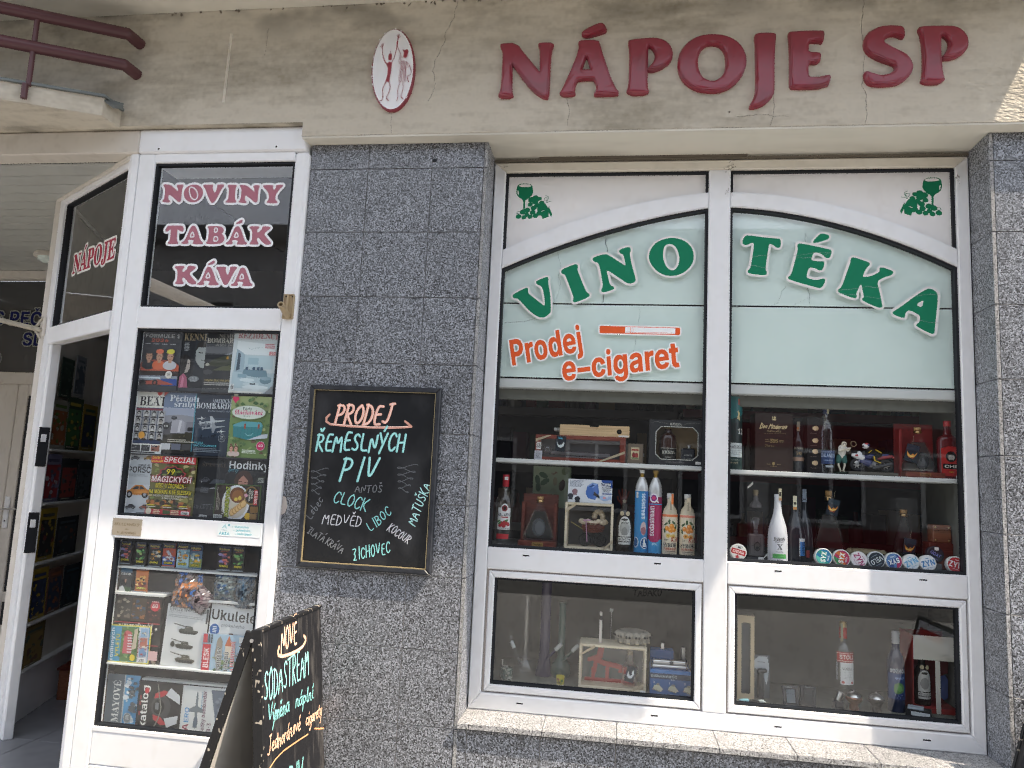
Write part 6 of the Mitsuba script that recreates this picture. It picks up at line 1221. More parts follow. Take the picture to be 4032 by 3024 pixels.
for k, s_ in enumerate(('ELECTRONIC', 'CIGARETTE', 'MAKER')): p.text(s_, c0 + .166, cz0 + .064 - k * .0075, .0052, '#3c4656', anchor='c', fit=(.040, .034, .024)[k])
p.rect(c0 + .148, cz0 + .040, c0 + .188, cz0 + .044, '#2f4f95').rect(c0 + .152, cz0 + .02, c0 + .164, cz0 + .03, '#c99aa6').rect(c0 + .172, cz0 + .018, c0 + .186, cz0 + .032, '#9fb4d6')
p.build('print', facing(0, .1116, 0), t)

x, y = .622, .155
t = thing('mead_bottle', 'dark brown mead bottle with oval white label, left of the gas cylinders', 'bottle')
prof = [(0, .0), (.034, .0), (.0355, .005), (.0355, .125), (.030, .148), (.016, .170), (.0135, .18), (.0135, .205), (0, .205)]
put('glass', moved(lathe(prof, 32), x, y, FM), 'brown_gloss', t, smooth=30)
p = Print().ell(0, .105, .027, .046, '#cfcfca').rect(-.028, .032, .028, .112, '#cfcfca').ell(0, .100, .021, .030, '#a9aaa6').pts([(-.012, .072), (-.013, .095), (0, .108), (.013, .095), (.012, .072)], '#8b8c88')
p.ell(0, .137, .014, .005, '#3a3a34').text('SPOLEČNÁ', 0, .120, .006, '#3a3a34', anchor='c', fit=.034).rect(-.03, .042, .03, .066, '#2e2d2c').rect(-.03, .046, .03, .062, '#d4d4ce').text('MEDOVINA', 0, .0495, .0088, '#26262a', font='serif', anchor='c', fit=.052)
for k in (-1, 1): p.ell(k * .0125, .163, .009, .010, '#b5a98c')
wrapped(p, wrap(x, y, FM, .0357), 'label', t)
t = thing('red_hand_figure', 'small red brown open hand figurine on a stand behind the mead bottle', 'figurine')
hx, hy, hz = .616, .26, FM + .195
pl_ = m3.Manifold.hull_points(np.array([(hx + a, hy + b, hz + c) for a, b, c in ((-.013, -.006, 0), (.013, -.006, 0), (-.016, -.006, .034), (.016, -.006, .036), (-.013, .006, 0), (.013, .006, 0), (-.016, .006, .034), (.016, .006, .036), (0, -.010, .018))]))
hm = pl_
for k, (a, l) in enumerate(((-.013, .030), (-.0045, .036), (.0045, .034), (.013, .026))):
 q = np.array([hx + a, hy, hz + .033]); pts_ = [q]
 for s_ in (1, 2): pts_.append(q + np.array([a * .35 * s_, -.003 * s_ * s_, l / 2 * s_]))
 for u, v in zip(pts_[:-1], pts_[1:]):
  hm = hm + m3.Manifold.hull_points(np.vstack([trimesh.creation.icosphere(1, .0046).vertices + u, trimesh.creation.icosphere(1, .004).vertices + v]))
for u, v in (((hx - .015, hy, hz + .012), (hx - .024, hy - .004, hz + .022)), ((hx - .024, hy - .004, hz + .022), (hx - .027, hy - .006, hz + .036))):
 hm = hm + m3.Manifold.hull_points(np.vstack([trimesh.creation.icosphere(1, .005).vertices + u, trimesh.creation.icosphere(1, .0042).vertices + v]))
mm = hm.refine_to_length(.004).to_mesh(); hm = trimesh.Trimesh(mm.vert_properties[:, :3], mm.tri_verts); trimesh.smoothing.filter_taubin(hm, iterations=6)
paint('hand', [(hm, '#70322a')], 'print', t, True)
paint('stand', [(cyl((hx, hy, FM), (hx, hy, hz + .004), .010, 16), '#5a2a24'), (cyl((hx, hy, FM), (hx, hy, FM + .01), .03, 20), '#3c2320')], 'print', t)
put('label', flat_at(Point(hx + .004, hz + .018).buffer(.008), hy - .0125), 'ribbon', t)

for x, lab, body, low, txt in ((.691, 'tall gas cylinder with blue wrap and white cap, in the left window', '#2f7fb8', '#3f93c9', 0), (.749, 'tall gas cylinder with dark pink wrap and brass valve, in the left window', '#a5285c', '#3f93c9', 1)):
 y = .13
 t = thing('gas_cylinder', lab, 'gas cylinder', 'tall gas cylinders')
 prof = [(0, 0), (.0265, 0), (.028, .004), (.028, .262), (.026, .285), (.019, .305), (.0125, .318), (.0125, .322), (0, .322)]
 put('body', moved(lathe(prof, 32), x, y, FM), 'alu', t, smooth=30)
 paint('valve', [(moved(disc(.0095, .3222, .338), x, y, FM), '#a0803a')], 'metal', t, True)
 paint('cap', [(moved(disc(.0105, .3385, .352), x, y, FM), '#e4e6e6' if not txt else '#b08f45')], 'print', t, True)
 p = Print().rect(-.06, .004, .06, .262 if not txt else .205, body)
 if txt:
  p.rect(-.06, .205, .06, .240, '#8c2a55').rect(-.06, .207, .06, .211, '#3f93c9').ell(-.008, .235, .018, .020, '#e2dfe4').ell(-.008, .235, .0125, .0135, '#7d2a86').ell(-.008, .235, .008, .008, '#c33a6a').pts([(.0, .226), (.011, .214), (.014, .219), (.004, .230)], '#e2dfe4')
  p.rect(-.06, .004, .06, .062, low).text('80L', -.012, .038, .009, '#bfe0ee').ell(-.004, .062, .022, .012, body)
  p.text('sodastream', -.004, .076, .024, '#e6dfe6', fit=.124, rot=90)
 else:
  p.rect(.012, .155, .032, .262, '#2b64a8').text('sodastream', .0, .252, .020, '#dbe7f0', fit=.108, rot=-90)
  p.ell(.010, .105, .013, .028, '#c3b1b4').ell(.010, .095, .011, .016, '#9a6570').ell(.016, .044, .019, .024, '#e2e8ec').ell(.016, .044, .0165, .021, '#24558a').rect(.008, .028, .024, .044, '#dfe6ea').rect(.010, .044, .018, .060, '#dfe6ea').ell(-.024, .046, .014, .022, '#dfe6ea').ell(-.024, .046, .0115, .019, '#24558a')
  p.rect(-.025, .232, -.015, .258, '#cfd4d8')
 wrapped(p, wrap(x, y, FM, .0281), 'wrap', t)
for x, lab, fr in ((.811, 'syrup bottle with orange fruit label and orange tax stripe, next to the pink cylinder', 0), (.883, 'syrup bottle with apricot label, rightmost on the left window board', 1)):
 y = .115
 t = thing('syrup_bottle', lab, 'bottle', 'syrup bottles')
 prof = [(0, 0), (.029, 0), (.031, .004), (.031, .170), (.026, .192), (.0145, .208), (.0125, .222), (.0125, .235), (0, .235)]
 put('bottle', moved(lathe(prof, 32), x, y, FM), 'cream_gloss', t, smooth=30)
 paint('cap', [(moved(disc(.0145, .236, .258), x, y, FM), '#c9c9c6')], 'print', t, True)
 p = Print().rect(-.05, .006, .05, .172, '#ddd2bb').rect(-.05, .160, .05, .170, '#d9784a' if not fr else '#dc8a78')
 for a, b, r in ((-.014, .112, .010), (.002, .106, .0115), (.016, .108, .0105), (.006, .122, .010)): p.ell(a, b, r, r, ('#d98a2e', '#d6853a')[fr]).ell(a - .003, b + .003, r * .4, r * .4, ('#e7a755', '#e6a566')[fr])
 for a, b, ro in ((-.018, .130, 40), (.014, .136, -40), (.024, .12, 70), (-.004, .140, 90), (-.024, .102, 100)): p.ell(a, b, .010, .0042, '#3f5a35', ro)
 for a, b in ((-.008, .082), (.012, .080)): p.ell(a, b, .010, .009, '#e0a24a' if fr else '#dcc06a').ell(a, b, .004, .004, '#8a5a2c' if fr else '#c9a23c')
 p.hand('Kitl', .004, .058, .020, '#a8322e', .0024, w=.012, rot=0, seed=61 + fr).text('SYROB', -.001, .036, .0155, '#22242c', font='serif', anchor='c', fit=.056)
 p.text('MERUŇKA' if fr else 'POMERANČ', 0, .024, .0085, '#c2543a', anchor='c', fit=.052).rect(-.024, .017, .024, .0195, '#8d8474').rect(-.020, .010, .020, .012, '#a59c8a').rect(-.024, .066, -.006, .068, '#8d8474').rect(-.024, .062, -.01, .064, '#8d8474')
 wrapped(p, wrap(x, y, FM, .0311), 'label', t)
 p = Print().rect(-.006, .190, .009, .245, '#cdbfa6').rect(-.004, .19, .004, .225, '#a39a88')
 if not fr: p.rect(.001, .215, .010, .258, '#d8763c')
 p.build('tax_stripe', facing(x, y - .0215, FM, lean=-6), t)

# --- left window, on the shelf
t = thing('pipe_case', 'flat mahogany case with glass front holding a long glass pipe, on the left shelf', 'display case')
a0, a1, z0, z1 = .222, .618, S1, S1 + .112
put('frame', [bev(a0, a0 + .022, .125, .18, z0, z1, .002), bev(a1 - .026, a1, .125, .18, z0, z1, .002), bev(a0 + .0222, a1 - .0262, .1255, .18, z0, z0 + .014, .002), bev(a0 + .0222, a1 - .0262, .1255, .18, z1 - .017, z1, .002)], 'mahogany_red', t)
put('back', box(a0 + .0222, a1 - .0262, .172, .178, z0 + .0142, z1 - .0172), 'interior', t)
put('window', flat_at(sbox(a0 + .0222, z0 + .0142, a1 - .0262, z1 - .0172), .131), 'clear_plastic', t)
for q in ([(a0 + .001, z1 - .020), (a0 + .001, z1 - .033), (a0 + .072, z1 - .002), (a0 + .055, z1 - .002)], [(a1 - .125, z0 + .001), (a1 - .105, z0 + .001), (a1 - .004, z0 + .040), (a1 - .004, z0 + .052)]): put('ribbon', flat_at(Polygon(q), .1245), 'ribbon', t)
p = Print().rect(a0 + .006, z0 + .046, a0 + .026, z0 + .078, '#d5d5d2')
for k in range(6): p.rect(a0 + .0085 + k * .0027, z0 + .052, a0 + .0098 + k * .0027, z0 + .074, '#26272a')
p.rect(a0 - .002, z0 + .0, a0 + .032, z0 + .040, '#b9bac0')
for k in range(6): p.rect(a0 + .003, z0 + .007 + k * .005, a0 + .027 - (k % 3) * .004, z0 + .009 + k * .005, '#7d7f86')
p.build('price_label', facing(0, .1242, 0), t)
t = thing('glass_pipe', 'long clear glass pipe inside the mahogany case', 'pipe')
put('tube', [cyl((.29, .155, S1 + .036), (.55, .155, S1 + .030), .009, 16)], 'glass', t, smooth=40)
put('bowl', moved(lathe([(.004, 0), (.018, .008), (.02, .02), (.016, .03)], 24), .275, .155, S1 + .030), 'glass', t, smooth=40)
put('stem', cyl((.36, .15, S1 + .018), (.50, .15, S1 + .016), .003, 10), 'steel', t)
t = thing('wooden_bottle_box', 'pale pine slide box with a round notch, lying on the mahogany case', 'wooden box')
g = sbox(.327, S1 + .1122, .632, S1 + .1608)
g = g.difference(Point(.4785, S1 + .163).buffer(.0205)).difference(Point(.588, S1 + .136).buffer(.011)).buffer(-.002).buffer(.002)
put('front', upright(g, .135, .012), 'pine', t)
put('body', bev(.329, .630, .1475, .20, S1 + .1124, S1 + .155, .002), 'pine', t)
paint('inside', [(flat_at(Point(.588, S1 + .136).buffer(.0112), .1465), '#141414')], 'matte', t)
paint('label', [(flat_at(sbox(.585, S1 + .1135, .629, S1 + .1205), .1345), '#d5d3cc')], 'print', t)
t = thing('bottle_neck', 'white capped bottle neck sticking out of the left end of the pine box', 'bottle')
paint('cap', [(cyl((.300, .168, S1 + .139), (.3285, .168, S1 + .138), .0085, 16), '#b9b9b6')], 'print', t, True)
paint('collar', [(cyl((.312, .168, S1 + .1386), (.318, .168, S1 + .1384), .0095, 16), '#8d8d8a')], 'print', t, True)
for nm, lab, x, y, z, rot, warm in (('swing_tag', 'small dark card tag with white swirl hanging on the mahogany case', .334, .122, S1 + .074, -6, 0),):
 t = thing(nm, lab, 'tag')
 p = Print().rect(-.021, -.034, .021, .034, '#16202a').hand('Tabák', -.014, .020, .008, '#4aa0bd', .0014, w=.004, seed=71)
 p.pts([(-.018, .012), (-.012, -.004), (-.004, -.008), (.006, -.002), (.012, .010), (.016, .004), (.014, -.010), (.004, -.018), (-.008, -.016), (-.016, -.004)], '#cdd3d4')
 p.build('card', facing(x, y, z, rot), t)
 put('string', cyl((x - .002, y + .001, z + .034), (x - .005, y + .004, z + .05), .0006, 6), 'ribbon', t)
t = thing('flip_case', 'small metal cigarette case with a picture of two red figures, on the left shelf', 'cigarette case')
put('body', bev(.626, .693, .105, .128, S1, S1 + .086, .003), 'brown_metal', t)
p = Print().rect(.640, S1 + .018, .675, S1 + .070, '#b8a98a').rect(.642, S1 + .055, .673, S1 + .062, '#8c3a34').ell(.652, S1 + .036, .007, .012, '#7c2b2a').ell(.664, S1 + .034, .007, .012, '#8c3a34').rect(.642, S1 + .020, .673, S1 + .026, '#6d7a5a')
p.build('picture', facing(0, .1046, 0), t)
put('hinge', bev(.6935, .697, .112, .12, S1 + .03, S1 + .046, .001), 'steel', t)
t = thing('rum_gift_carton', 'black gift carton with an octagonal window showing a bottle and hip flask', 'gift carton')
r0, r1, rz = .716, .936, S1
oc = Polygon([(r0 + .028, rz + .045), (r0 + .028, rz + .140), (r0 + .050, rz + .163), (r0 + .182, rz + .163), (r0 + .204, rz + .140), (r0 + .204, rz + .045), (r0 + .182, rz + .024), (r0 + .050, rz + .024)])
put('front', upright(sbox(r0, rz, r1, rz + .192).difference(oc.buffer(-.002)), .092, .002), 'carton_black', t)
put('shell', [box(r0, r0 + .002, .0945, .18, rz, rz + .192), box(r1 - .002, r1, .0945, .18, rz, rz + .192), box(r0 + .0022, r1 - .0022, .0945, .18, rz + .19, rz + .192), box(r0 + .0022, r1 - .0022, .178, .18, rz, rz + .1898)], 'carton_black', t)
put('inside', box(r0 + .003, r1 - .003, .170, .172, rz + .002, rz + .188), 'brown_card', t)
p = Print().poly(oc.buffer(.0015).difference(oc.buffer(-.0012)), '#c3c4bd').text('REPÚBLICA', (r0 + r1) / 2, rz + .170, .010, '#b9b9b2', font='serif', anchor='c', fit=.048).text('BOŽKOV', (r0 + r1) / 2 + .012, rz + .1655, .0028, '#8c8c88', anchor='c', fit=.02).text('DÁRKOVÁ EDICE', (r0 + r1) / 2, rz + .010, .005, '#6d6e6c', anchor='c', fit=.078)
for sx_ in (-1, 1): p.line([((r0 + r1) / 2 + sx_ * .10, rz + .180), ((r0 + r1) / 2 + sx_ * .08, rz + .183), ((r0 + r1) / 2 + sx_ * .05, rz + .179), ((r0 + r1) / 2 + sx_ * .035, rz + .176)], .001, '#7c7d78')
p.rect(r1 - .026, rz + .006, r1 - .003, rz + .018, '#c9c9c9')
p.build('print', facing(0, .0916, 0), t)
t = thing('rum_bottle', 'dark rum bottle with black label inside the octagonal carton window', 'bottle')
x, y = r0 + .082, .135
put('glass', moved(lathe([(0, 0), (.035, 0), (.036, .004), (.036, .098), (.030, .116), (.016, .128), (.0135, .138), (.0135, .150), (0, .150)], 28), x, y, rz + .012), 'rum_gloss', t, smooth=30)
paint('neck_label', [(moved(disc(.0148, .1505, .172), x, y, rz + .012), '#1a1712'), (moved(disc(.0152, .146, .1504), x, y, rz + .012), '#9a8a5c')], 'print', t, True)
p = Print().rect(-.045, .012, .045, .062, '#14130f').line([(-.045, .060), (.045, .060)], .0016, '#c8c6bb').text('REPÚBLICA', 0, .036, .013, '#d6d5cd', font='serif', anchor='c', fit=.058).text('BOŽKOV', 0, .018, .005, '#a8a8a0', anchor='c', fit=.022)
wrapped(p, wrap(x, y, rz + .012, .0362), 'label', t)
t = thing('hip_flask', 'small black hip flask beside the rum bottle in the carton', 'flask')
put('body', bev(r0 + .138, r0 + .196, .125, .145, rz + .012, rz + .075, .006), 'frame_black', t)
put('cap', cyl((r0 + .172, .135, rz + .0752), (r0 + .172, .135, rz + .088), .0065, 14), 'steel', t)
p = Print().text('BOŽKOV', r0 + .167, rz + .042, .006, '#a9aaa8', anchor='c', fit=.034).text('República', r0 + .167, rz + .028, .007, '#8d8e8a', font='serif', anchor='c', fit=.038)
p.build('label', facing(0, .1246, 0), t)

# --- right window, on the shelf
def upright_box(name, label, cat, x0, x1, y0, y1, z0, z1, col, bs='print', r=.001, group=None):
 t = thing(name, label, cat, group)
 paint('body', [(bev(x0, x1, y0, y1, z0, z1, r), col)], bs, t)
 return t

t = thing('whisky_tube', 'dark green whisky tube with white label, far left on the right shelf', 'tube')
x, y, r = 1.066, .135, .042
paint('body', [(moved(lathe([(0, 0), (r, 0), (r, .302), (0, .302)], 36), x, y, S2), '#16302f')], 'print', t, True)
p = Print().rect(-.05, .052, .05, .112, '#c9d0d0').text('Glenfiddich', .008, .088, .015, '#20242a', font='serif', anchor='c', fit=.075).rect(-.03, .080, .04, .0815, '#8b9090').rect(-.02, .072, .035, .0735, '#8b9090').rect(-.02, .064, .03, .0655, '#8b9090')
p.text('12', .018, .150, .022, '#c8ccc6', font='serif').pts([(-.06, .19), (.06, .24), (.06, .31), (-.06, .31)], '#1d5f60').pts([(.014, .215), (.020, .235), (.016, .246), (.022, .250), (.026, .238), (.030, .248), (.027, .226), (.03, .206), (.022, .212)], '#b6a878').rect(.020, .275, .032, .30, '#a3402e').text('SINGLE MALT', .0, .038, .006, '#8f9c92', anchor='c').text('Oak aged', .0, .026, .007, '#a9a184', font='serif', anchor='c')
wrapped(p, wrap(x, y, S2, r), 'label', t)
t = upright_box('rum_box', 'large brown gift box with gold script letters, on the right shelf', 'box', 1.158, 1.312, .112, .23, S2, S2 + .245, '#2b1d1a')
p = Print()
bx_, bz_ = 1.235, S2
p.hand('Dos Maderas', 1.176, bz_ + .178, .024, '#c9b78e', .0028, w=.0115, slant=.3, seed=81, gap=.08)
p.text('TRIPLE AGED', bx_, bz_ + .165, .006, '#9a8a68', font='serif', anchor='c', fit=.058).rect(1.195, bz_ + .158, 1.285, bz_ + .1588, '#8a7a58')
p.text('5+5', bx_ + .0, bz_ + .120, .015, '#a08c5e', font='serif', anchor='c').rect(1.198, bz_ + .123, 1.216, bz_ + .125, '#8a7a58').rect(1.198, bz_ + .130, 1.216, bz_ + .132, '#8a7a58').rect(1.256, bz_ + .123, 1.276, bz_ + .125, '#8a7a58').rect(1.256, bz_ + .130, 1.276, bz_ + .132, '#8a7a58')
p.hand('Perez', 1.20, bz_ + .102, .010, '#8a7a58', .001, w=.008, seed=82)
p.ell(bx_ - .002, bz_ + .032, .006, .007, '#7d6c4a').rect(1.205, bz_ + .028, 1.223, bz_ + .030, '#6d5f44').rect(1.245, bz_ + .028, 1.263, bz_ + .030, '#6d5f44').rect(1.222, bz_ + .020, 1.246, bz_ + .022, '#6d5f44')
p.ell(bx_, bz_ + .217, .009, .003, '#c9b78e').pts([(1.226, bz_ + .221), (1.229, bz_ + .232), (1.233, bz_ + .222)], '#c9b78e').pts([(1.234, bz_ + .221), (1.238, bz_ + .236), (1.243, bz_ + .222)], '#c9b78e')
p.build('print', facing(0, .1116, 0), t)
t = thing('rum_set', 'black rum set in clear packaging with a column of four round openings', 'gift set')
paint('insert', [(bev(1.372, 1.438, .125, .20, S2, S2 + .235, .001), '#1c1513')], 'print', t)
paint('back', [(bev(1.314, 1.371, .185, .20, S2, S2 + .235, .001), '#1a1416')], 'print', t)
put('cover', flat_at(sbox(1.313, S2, 1.439, S2 + .238), .119), 'clear_plastic', t)
p = Print()
for k, z in enumerate((.188, .136, .090, .042)): p.ell(1.404 + .003 - k * .001, S2 + z, .0108, .0105, '#c9ad86').ell(1.402 - k * .001, S2 + z, .0085, .0085, '#dcc39c').rect(1.385, S2 + z - .022, 1.410, S2 + z - .020, '#6d5f54')
p.build('print', facing(0, .1246, 0), t)
t = thing('rum_set_bottle', 'small dark bottle with black and gold label, left of the four round openings', 'bottle')
x, y = 1.341, .155
put('glass', moved(lathe([(0, 0), (.023, 0), (.0245, .004), (.0245, .125), (.018, .145), (.0095, .160), (.009, .20), (0, .20)], 28), x, y, S2), 'brown_gloss', t, smooth=30)
paint('neck_cap', [(moved(disc(.0105, .172, .214), x, y, S2), '#201a17')], 'print', t, True)
p = Print().rect(-.03, .010, .03, .122, '#15161a').text('Dos Maderas', 0, .098, .010, '#b9b09a', font='serif', anchor='c', fit=.044).text('5+5', 0, .075, .011, '#a9874e', font='serif', anchor='c').rect(-.03, .048, .03, .064, '#a5836a')
wrapped(p, wrap(x, y, S2, .0246), 'label', t)
p = Print().rect(-.006, .175, .007, .215, '#9a8f7c').rect(-.006, .182, .002, .192, '#c07a42'); p.build('tax_stripe', facing(x, y - .0112, S2), t)
x, y = 1.455, .15
t = glassware('vodka_bottle', 'tall clear vodka bottle with dark blue cap and pale lettering, on the right shelf', 'bottle', x, y, S2, [(0, .001), (.034, .001), (.036, .005), (.036, .175), (.030, .205), (.016, .232), (.0125, .25), (.0125, .27)])
paint('cap', [(moved(disc(.0135, .252, .300), x, y, S2), '#26345f')], 'print', t, True)
p = Print().text('FINLANDIA', -.002, .068, .015, '#a9b8cc', anchor='c', fit=.066).rect(-.03, .040, .03, .096, '#2a3d66')
p.items.insert(0, p.items.pop()); p.text('VODKA OF', -.006, .088, .005, '#8fa2bd', anchor='c').text('FINLAND', -.0, .052, .006, '#8fa2bd', anchor='c').rect(-.012, .026, .020, .035, '#9aa2a8')
wrapped(p, wrap(x, y, S2, .0362), 'label', t)
p = Print().rect(.0, .252, .009, .302, '#c9bfa2').rect(.001, .272, .008, .284, '#8f8a7a'); p.build('tax_stripe', facing(x, y - .0142, S2), t)

def limbs(bones, ln=.004, it=8):
 """One smooth body from tapered bones: (joint, radius, joint, radius)."""
 M = None
 for a, ra, b, rb in bones:
  h = m3.Manifold.hull_points(np.vstack([trimesh.creation.icosphere(1, ra).vertices + np.array(a), trimesh.creation.icosphere(1, rb).vertices + np.array(b)]))
  M = h if M is None else M + h
 mm = M.refine_to_length(ln).to_mesh()
 o = trimesh.Trimesh(mm.vert_properties[:, :3], mm.tri_verts)
 trimesh.smoothing.filter_taubin(o, iterations=it)
 return o

t = thing('golfer_figurine', 'skeleton figurine in white shirt and green shorts swinging a racket, on the right shelf', 'figurine')
fx, fy, fz = 1.513, .14, S2
A3 = lambda a, b, c: (fx + a, fy + b, fz + c)
paint('base', [(moved(disc(.030, .0, .010), fx, fy, fz), '#1d2a1e')], 'print', t, True)
paint('legs', [(limbs([(A3(-.010, 0, .062), .006, A3(-.013, -.004, .040), .0035), (A3(-.013, -.004, .038), .0045, A3(-.004, 0, .014), .003), (A3(-.004, 0, .014), .004, A3(-.008, -.012, .012), .003), (A3(.008, 0, .062), .006, A3(.012, -.004, .040), .0035), (A3(.012, -.004, .038), .0045, A3(.006, 0, .014), .003), (A3(.006, 0, .014), .004, A3(.008, -.012, .012), .003)], .003, 4), '#cfc8b4')], 'print', t, True)
paint('shorts', [(limbs([(A3(-.008, 0, .072), .013, A3(-.012, -.001, .055), .011), (A3(.008, 0, .072), .013, A3(.012, -.001, .055), .011)]), '#3f6660')], 'matte', t, True)
paint('shirt', [(limbs([(A3(0, 0, .075), .0135, A3(.004, 0, .108), .017), (A3(.0, -.006, .110), .009, A3(-.010, -.016, .100), .008), (A3(.012, -.006, .110), .009, A3(.022, -.012, .102), .007)]), '#d3d0c4')], 'matte', t, True)
paint('arms', [(limbs([(A3(-.010, -.018, .100), .004, A3(.012, -.024, .103), .003), (A3(.022, -.013, .102), .004, A3(.026, -.024, .106), .003), (A3(.012, -.024, .103), .0034, A3(.028, -.024, .110), .0034)], .003, 4), '#cfc8b4')], 'print', t, True)
paint('skull', [(limbs([(A3(.010, -.004, .128), .0105, A3(.008, -.010, .120), .007)]), '#d8d0ba'), (ball(*A3(.006, -.0145, .127), .0025), '#1d1a16'), (ball(*A3(.012, -.0145, .127), .0025), '#1d1a16')], 'print', t, True)
paint('racket', [(cyl(A3(.026, -.024, .108), A3(.040, -.02, .118), .0014, 8), '#6a5a3a'), (moved(trimesh.creation.torus(.011, .0013, 20, 6), rx=75, ry=20, x=fx + .043, y=fy - .02, z=fz + .128), '#9a8a6a')], 'print', t, True)

t = thing('motorbike_model', 'white and blue racing motorbike model with helmeted rider on a grey plinth, right shelf', 'model')
mx, my, mz = 1.630, .135, S2
A4 = lambda a, b, c: (mx + a, my + b, mz + c)
paint('plinth', [(bev(mx - .098, mx + .094, my - .035, my + .035, mz, mz + .014, .003), '#57544c')], 'print', t)
for wx_ in (-.058, .056):
 w = put('wheel', moved(trimesh.creation.torus(.0205, .0068, 32, 12), mx + wx_, my, mz + .014 + .0275, rx=90), 'tyre', t, smooth=True)
 paint('rim', [(cyl(A4(wx_ - .018 * math.cos(a), -.001, .0415 - .018 * math.sin(a)), A4(wx_ + .018 * math.cos(a), -.001, .0415 + .018 * math.sin(a)), .0022, 8), '#9a9a98') for a in (0, 1.05, 2.09)] + [(cyl(A4(wx_, -.006, .0415), A4(wx_, .006, .0415), .007, 16), '#a8a8a6')], 'print', w)
paint('fairing', [(limbs([(A4(-.072, 0, .082), .008, A4(-.040, 0, .074), .016), (A4(-.040, 0, .076), .015, A4(-.048, 0, .092), .008)]), '#d3d4d6'), (limbs([(A4(-.048, 0, .062), .010, A4(-.010, 0, .050), .016), (A4(-.01, 0, .052), .015, A4(.018, 0, .044), .012)]), '#28305f'), (ball(*A4(-.060, -.010, .081), .007, .004, .004), '#a83a3a')], 'gloss', t, True)
paint('tank', [(limbs([(A4(-.022, 0, .080), .012, A4(.008, 0, .078), .011)]), '#1f2a66')], 'gloss', t, True)
paint('tail', [(limbs([(A4(.020, 0, .072), .009, A4(.080, 0, .082), .006)]), '#8c2730'), (limbs([(A4(.040, 0, .084), .006, A4(.066, 0, .088), .004)]), '#2a356e'), (ball(*A4(.086, 0, .078), .004), '#c04a4a')], 'gloss', t, True)
paint('engine', [(bev(mx - .012, mx + .028, my - .014, my + .014, mz + .032, mz + .054, .004), '#5a5c60'), (cyl(A4(.01, -.018, .048), A4(.01, .018, .048), .012, 18), '#83858a'), (cyl(A4(.0, -.015, .030), A4(.075, -.016, .052), .006, 14), '#3a3c40'), (cyl(A4(.02, -.014, .045), A4(.056, -.012, .0415), .004, 8), '#6a6c70')], 'print', t, True)
paint('fork', [(cyl(A4(-.058, -.009, .0415), A4(-.040, -.009, .084), .0028, 8), '#8a8c90'), (cyl(A4(-.058, .009, .0415), A4(-.040, .009, .084), .0028, 8), '#8a8c90'), (ball(*A4(-.060, 0, .058), .016, .006, .010), '#c9cacc')], 'print', t, True)
t2 = thing('rider_figurine', 'small rider figure in black and yellow leathers and striped helmet on the motorbike model', 'figurine')
paint('body', [(limbs([(A4(.030, 0, .088), .012, A4(-.008, 0, .106), .013), (A4(-.006, -.013, .106), .007, A4(-.020, -.018, .090), .005), (A4(-.020, -.018, .090), .005, A4(-.036, -.014, .088), .004), (A4(.030, -.010, .086), .009, A4(.004, -.018, .074), .007), (A4(.004, -.018, .074), .007, A4(.028, -.018, .052), .005), (A4(.028, -.018, .052), .005, A4(.016, -.019, .046), .004), (A4(-.006, .013, .106), .007, A4(-.036, .014, .088), .004), (A4(.030, .010, .086), .009, A4(.020, .018, .055), .006)]), '#1e1d1c')], 'matte', t2, True)
paint('stripe', [(cyl(A4(.004, -.0235, .080), A4(.006, -.024, .060), .0028, 8), '#c2a233'), (cyl(A4(.006, -.024, .062), A4(.030, -.0235, .052), .0022, 8), '#c2a233'), (cyl(A4(.012, -.014, .108), A4(.036, -.012, .094), .0026, 8), '#c2a233'), (cyl(A4(-.004, -.0185, .104), A4(-.018, -.022, .092), .002, 8), '#c2a233')], 'matte', t2, True)
paint('helmet', [(ball(*A4(-.022, 0, .122), .014, .0125, .0125, 3), '#d0d0d2'), (ball(*A4(-.031, -.002, .121), .0065, .009, .0045), '#26262a'), (ball(*A4(-.020, -.004, .130), .009, .009, .005), '#a8363a'), (ball(*A4(-.014, -.006, .126), .006, .0075, .006), '#2a356e')], 'gloss', t2, True)

t = thing('plum_brandy_case', 'red gift case with a flask shaped bottle, right end of the right shelf', 'case')
put('back', bev(1.752, 1.905, .22, .235, S2, S2 + .228, .002), 'case_red', t)
put('side', bev(1.752, 1.762, .165, .2195, S2, S2 + .20, .002), 'case_red', t)
put('base', bev(1.755, 1.905, .105, .2195, S2, S2 + .022, .002), 'mahogany_red', t)
p = Print().rect(1.806, S2 + .006, 1.850, S2 + .019, '#8a5a38').text('Švestka', 1.828, S2 + .0085, .009, '#2a160c', font='serif', anchor='c', fit=.034)
p.build('plate', facing(0, .1036, 0), t)
flask('flask_bottle', 'triangular clear glass flask with gold stopper in the red gift case', 1.820, .155, S2 + .0222, .132, .186, .048)
p = Print().ell(0, 0, .026, .036, '#2b2d30').pts([(-.02, -.02), (-.012, .012), (-.004, -.004), (.004, .016), (.014, -.002), (.02, -.018)], '#45484c')
p.build('engraving', facing(1.826, .129, S2 + .068), 'flask_bottle_001')

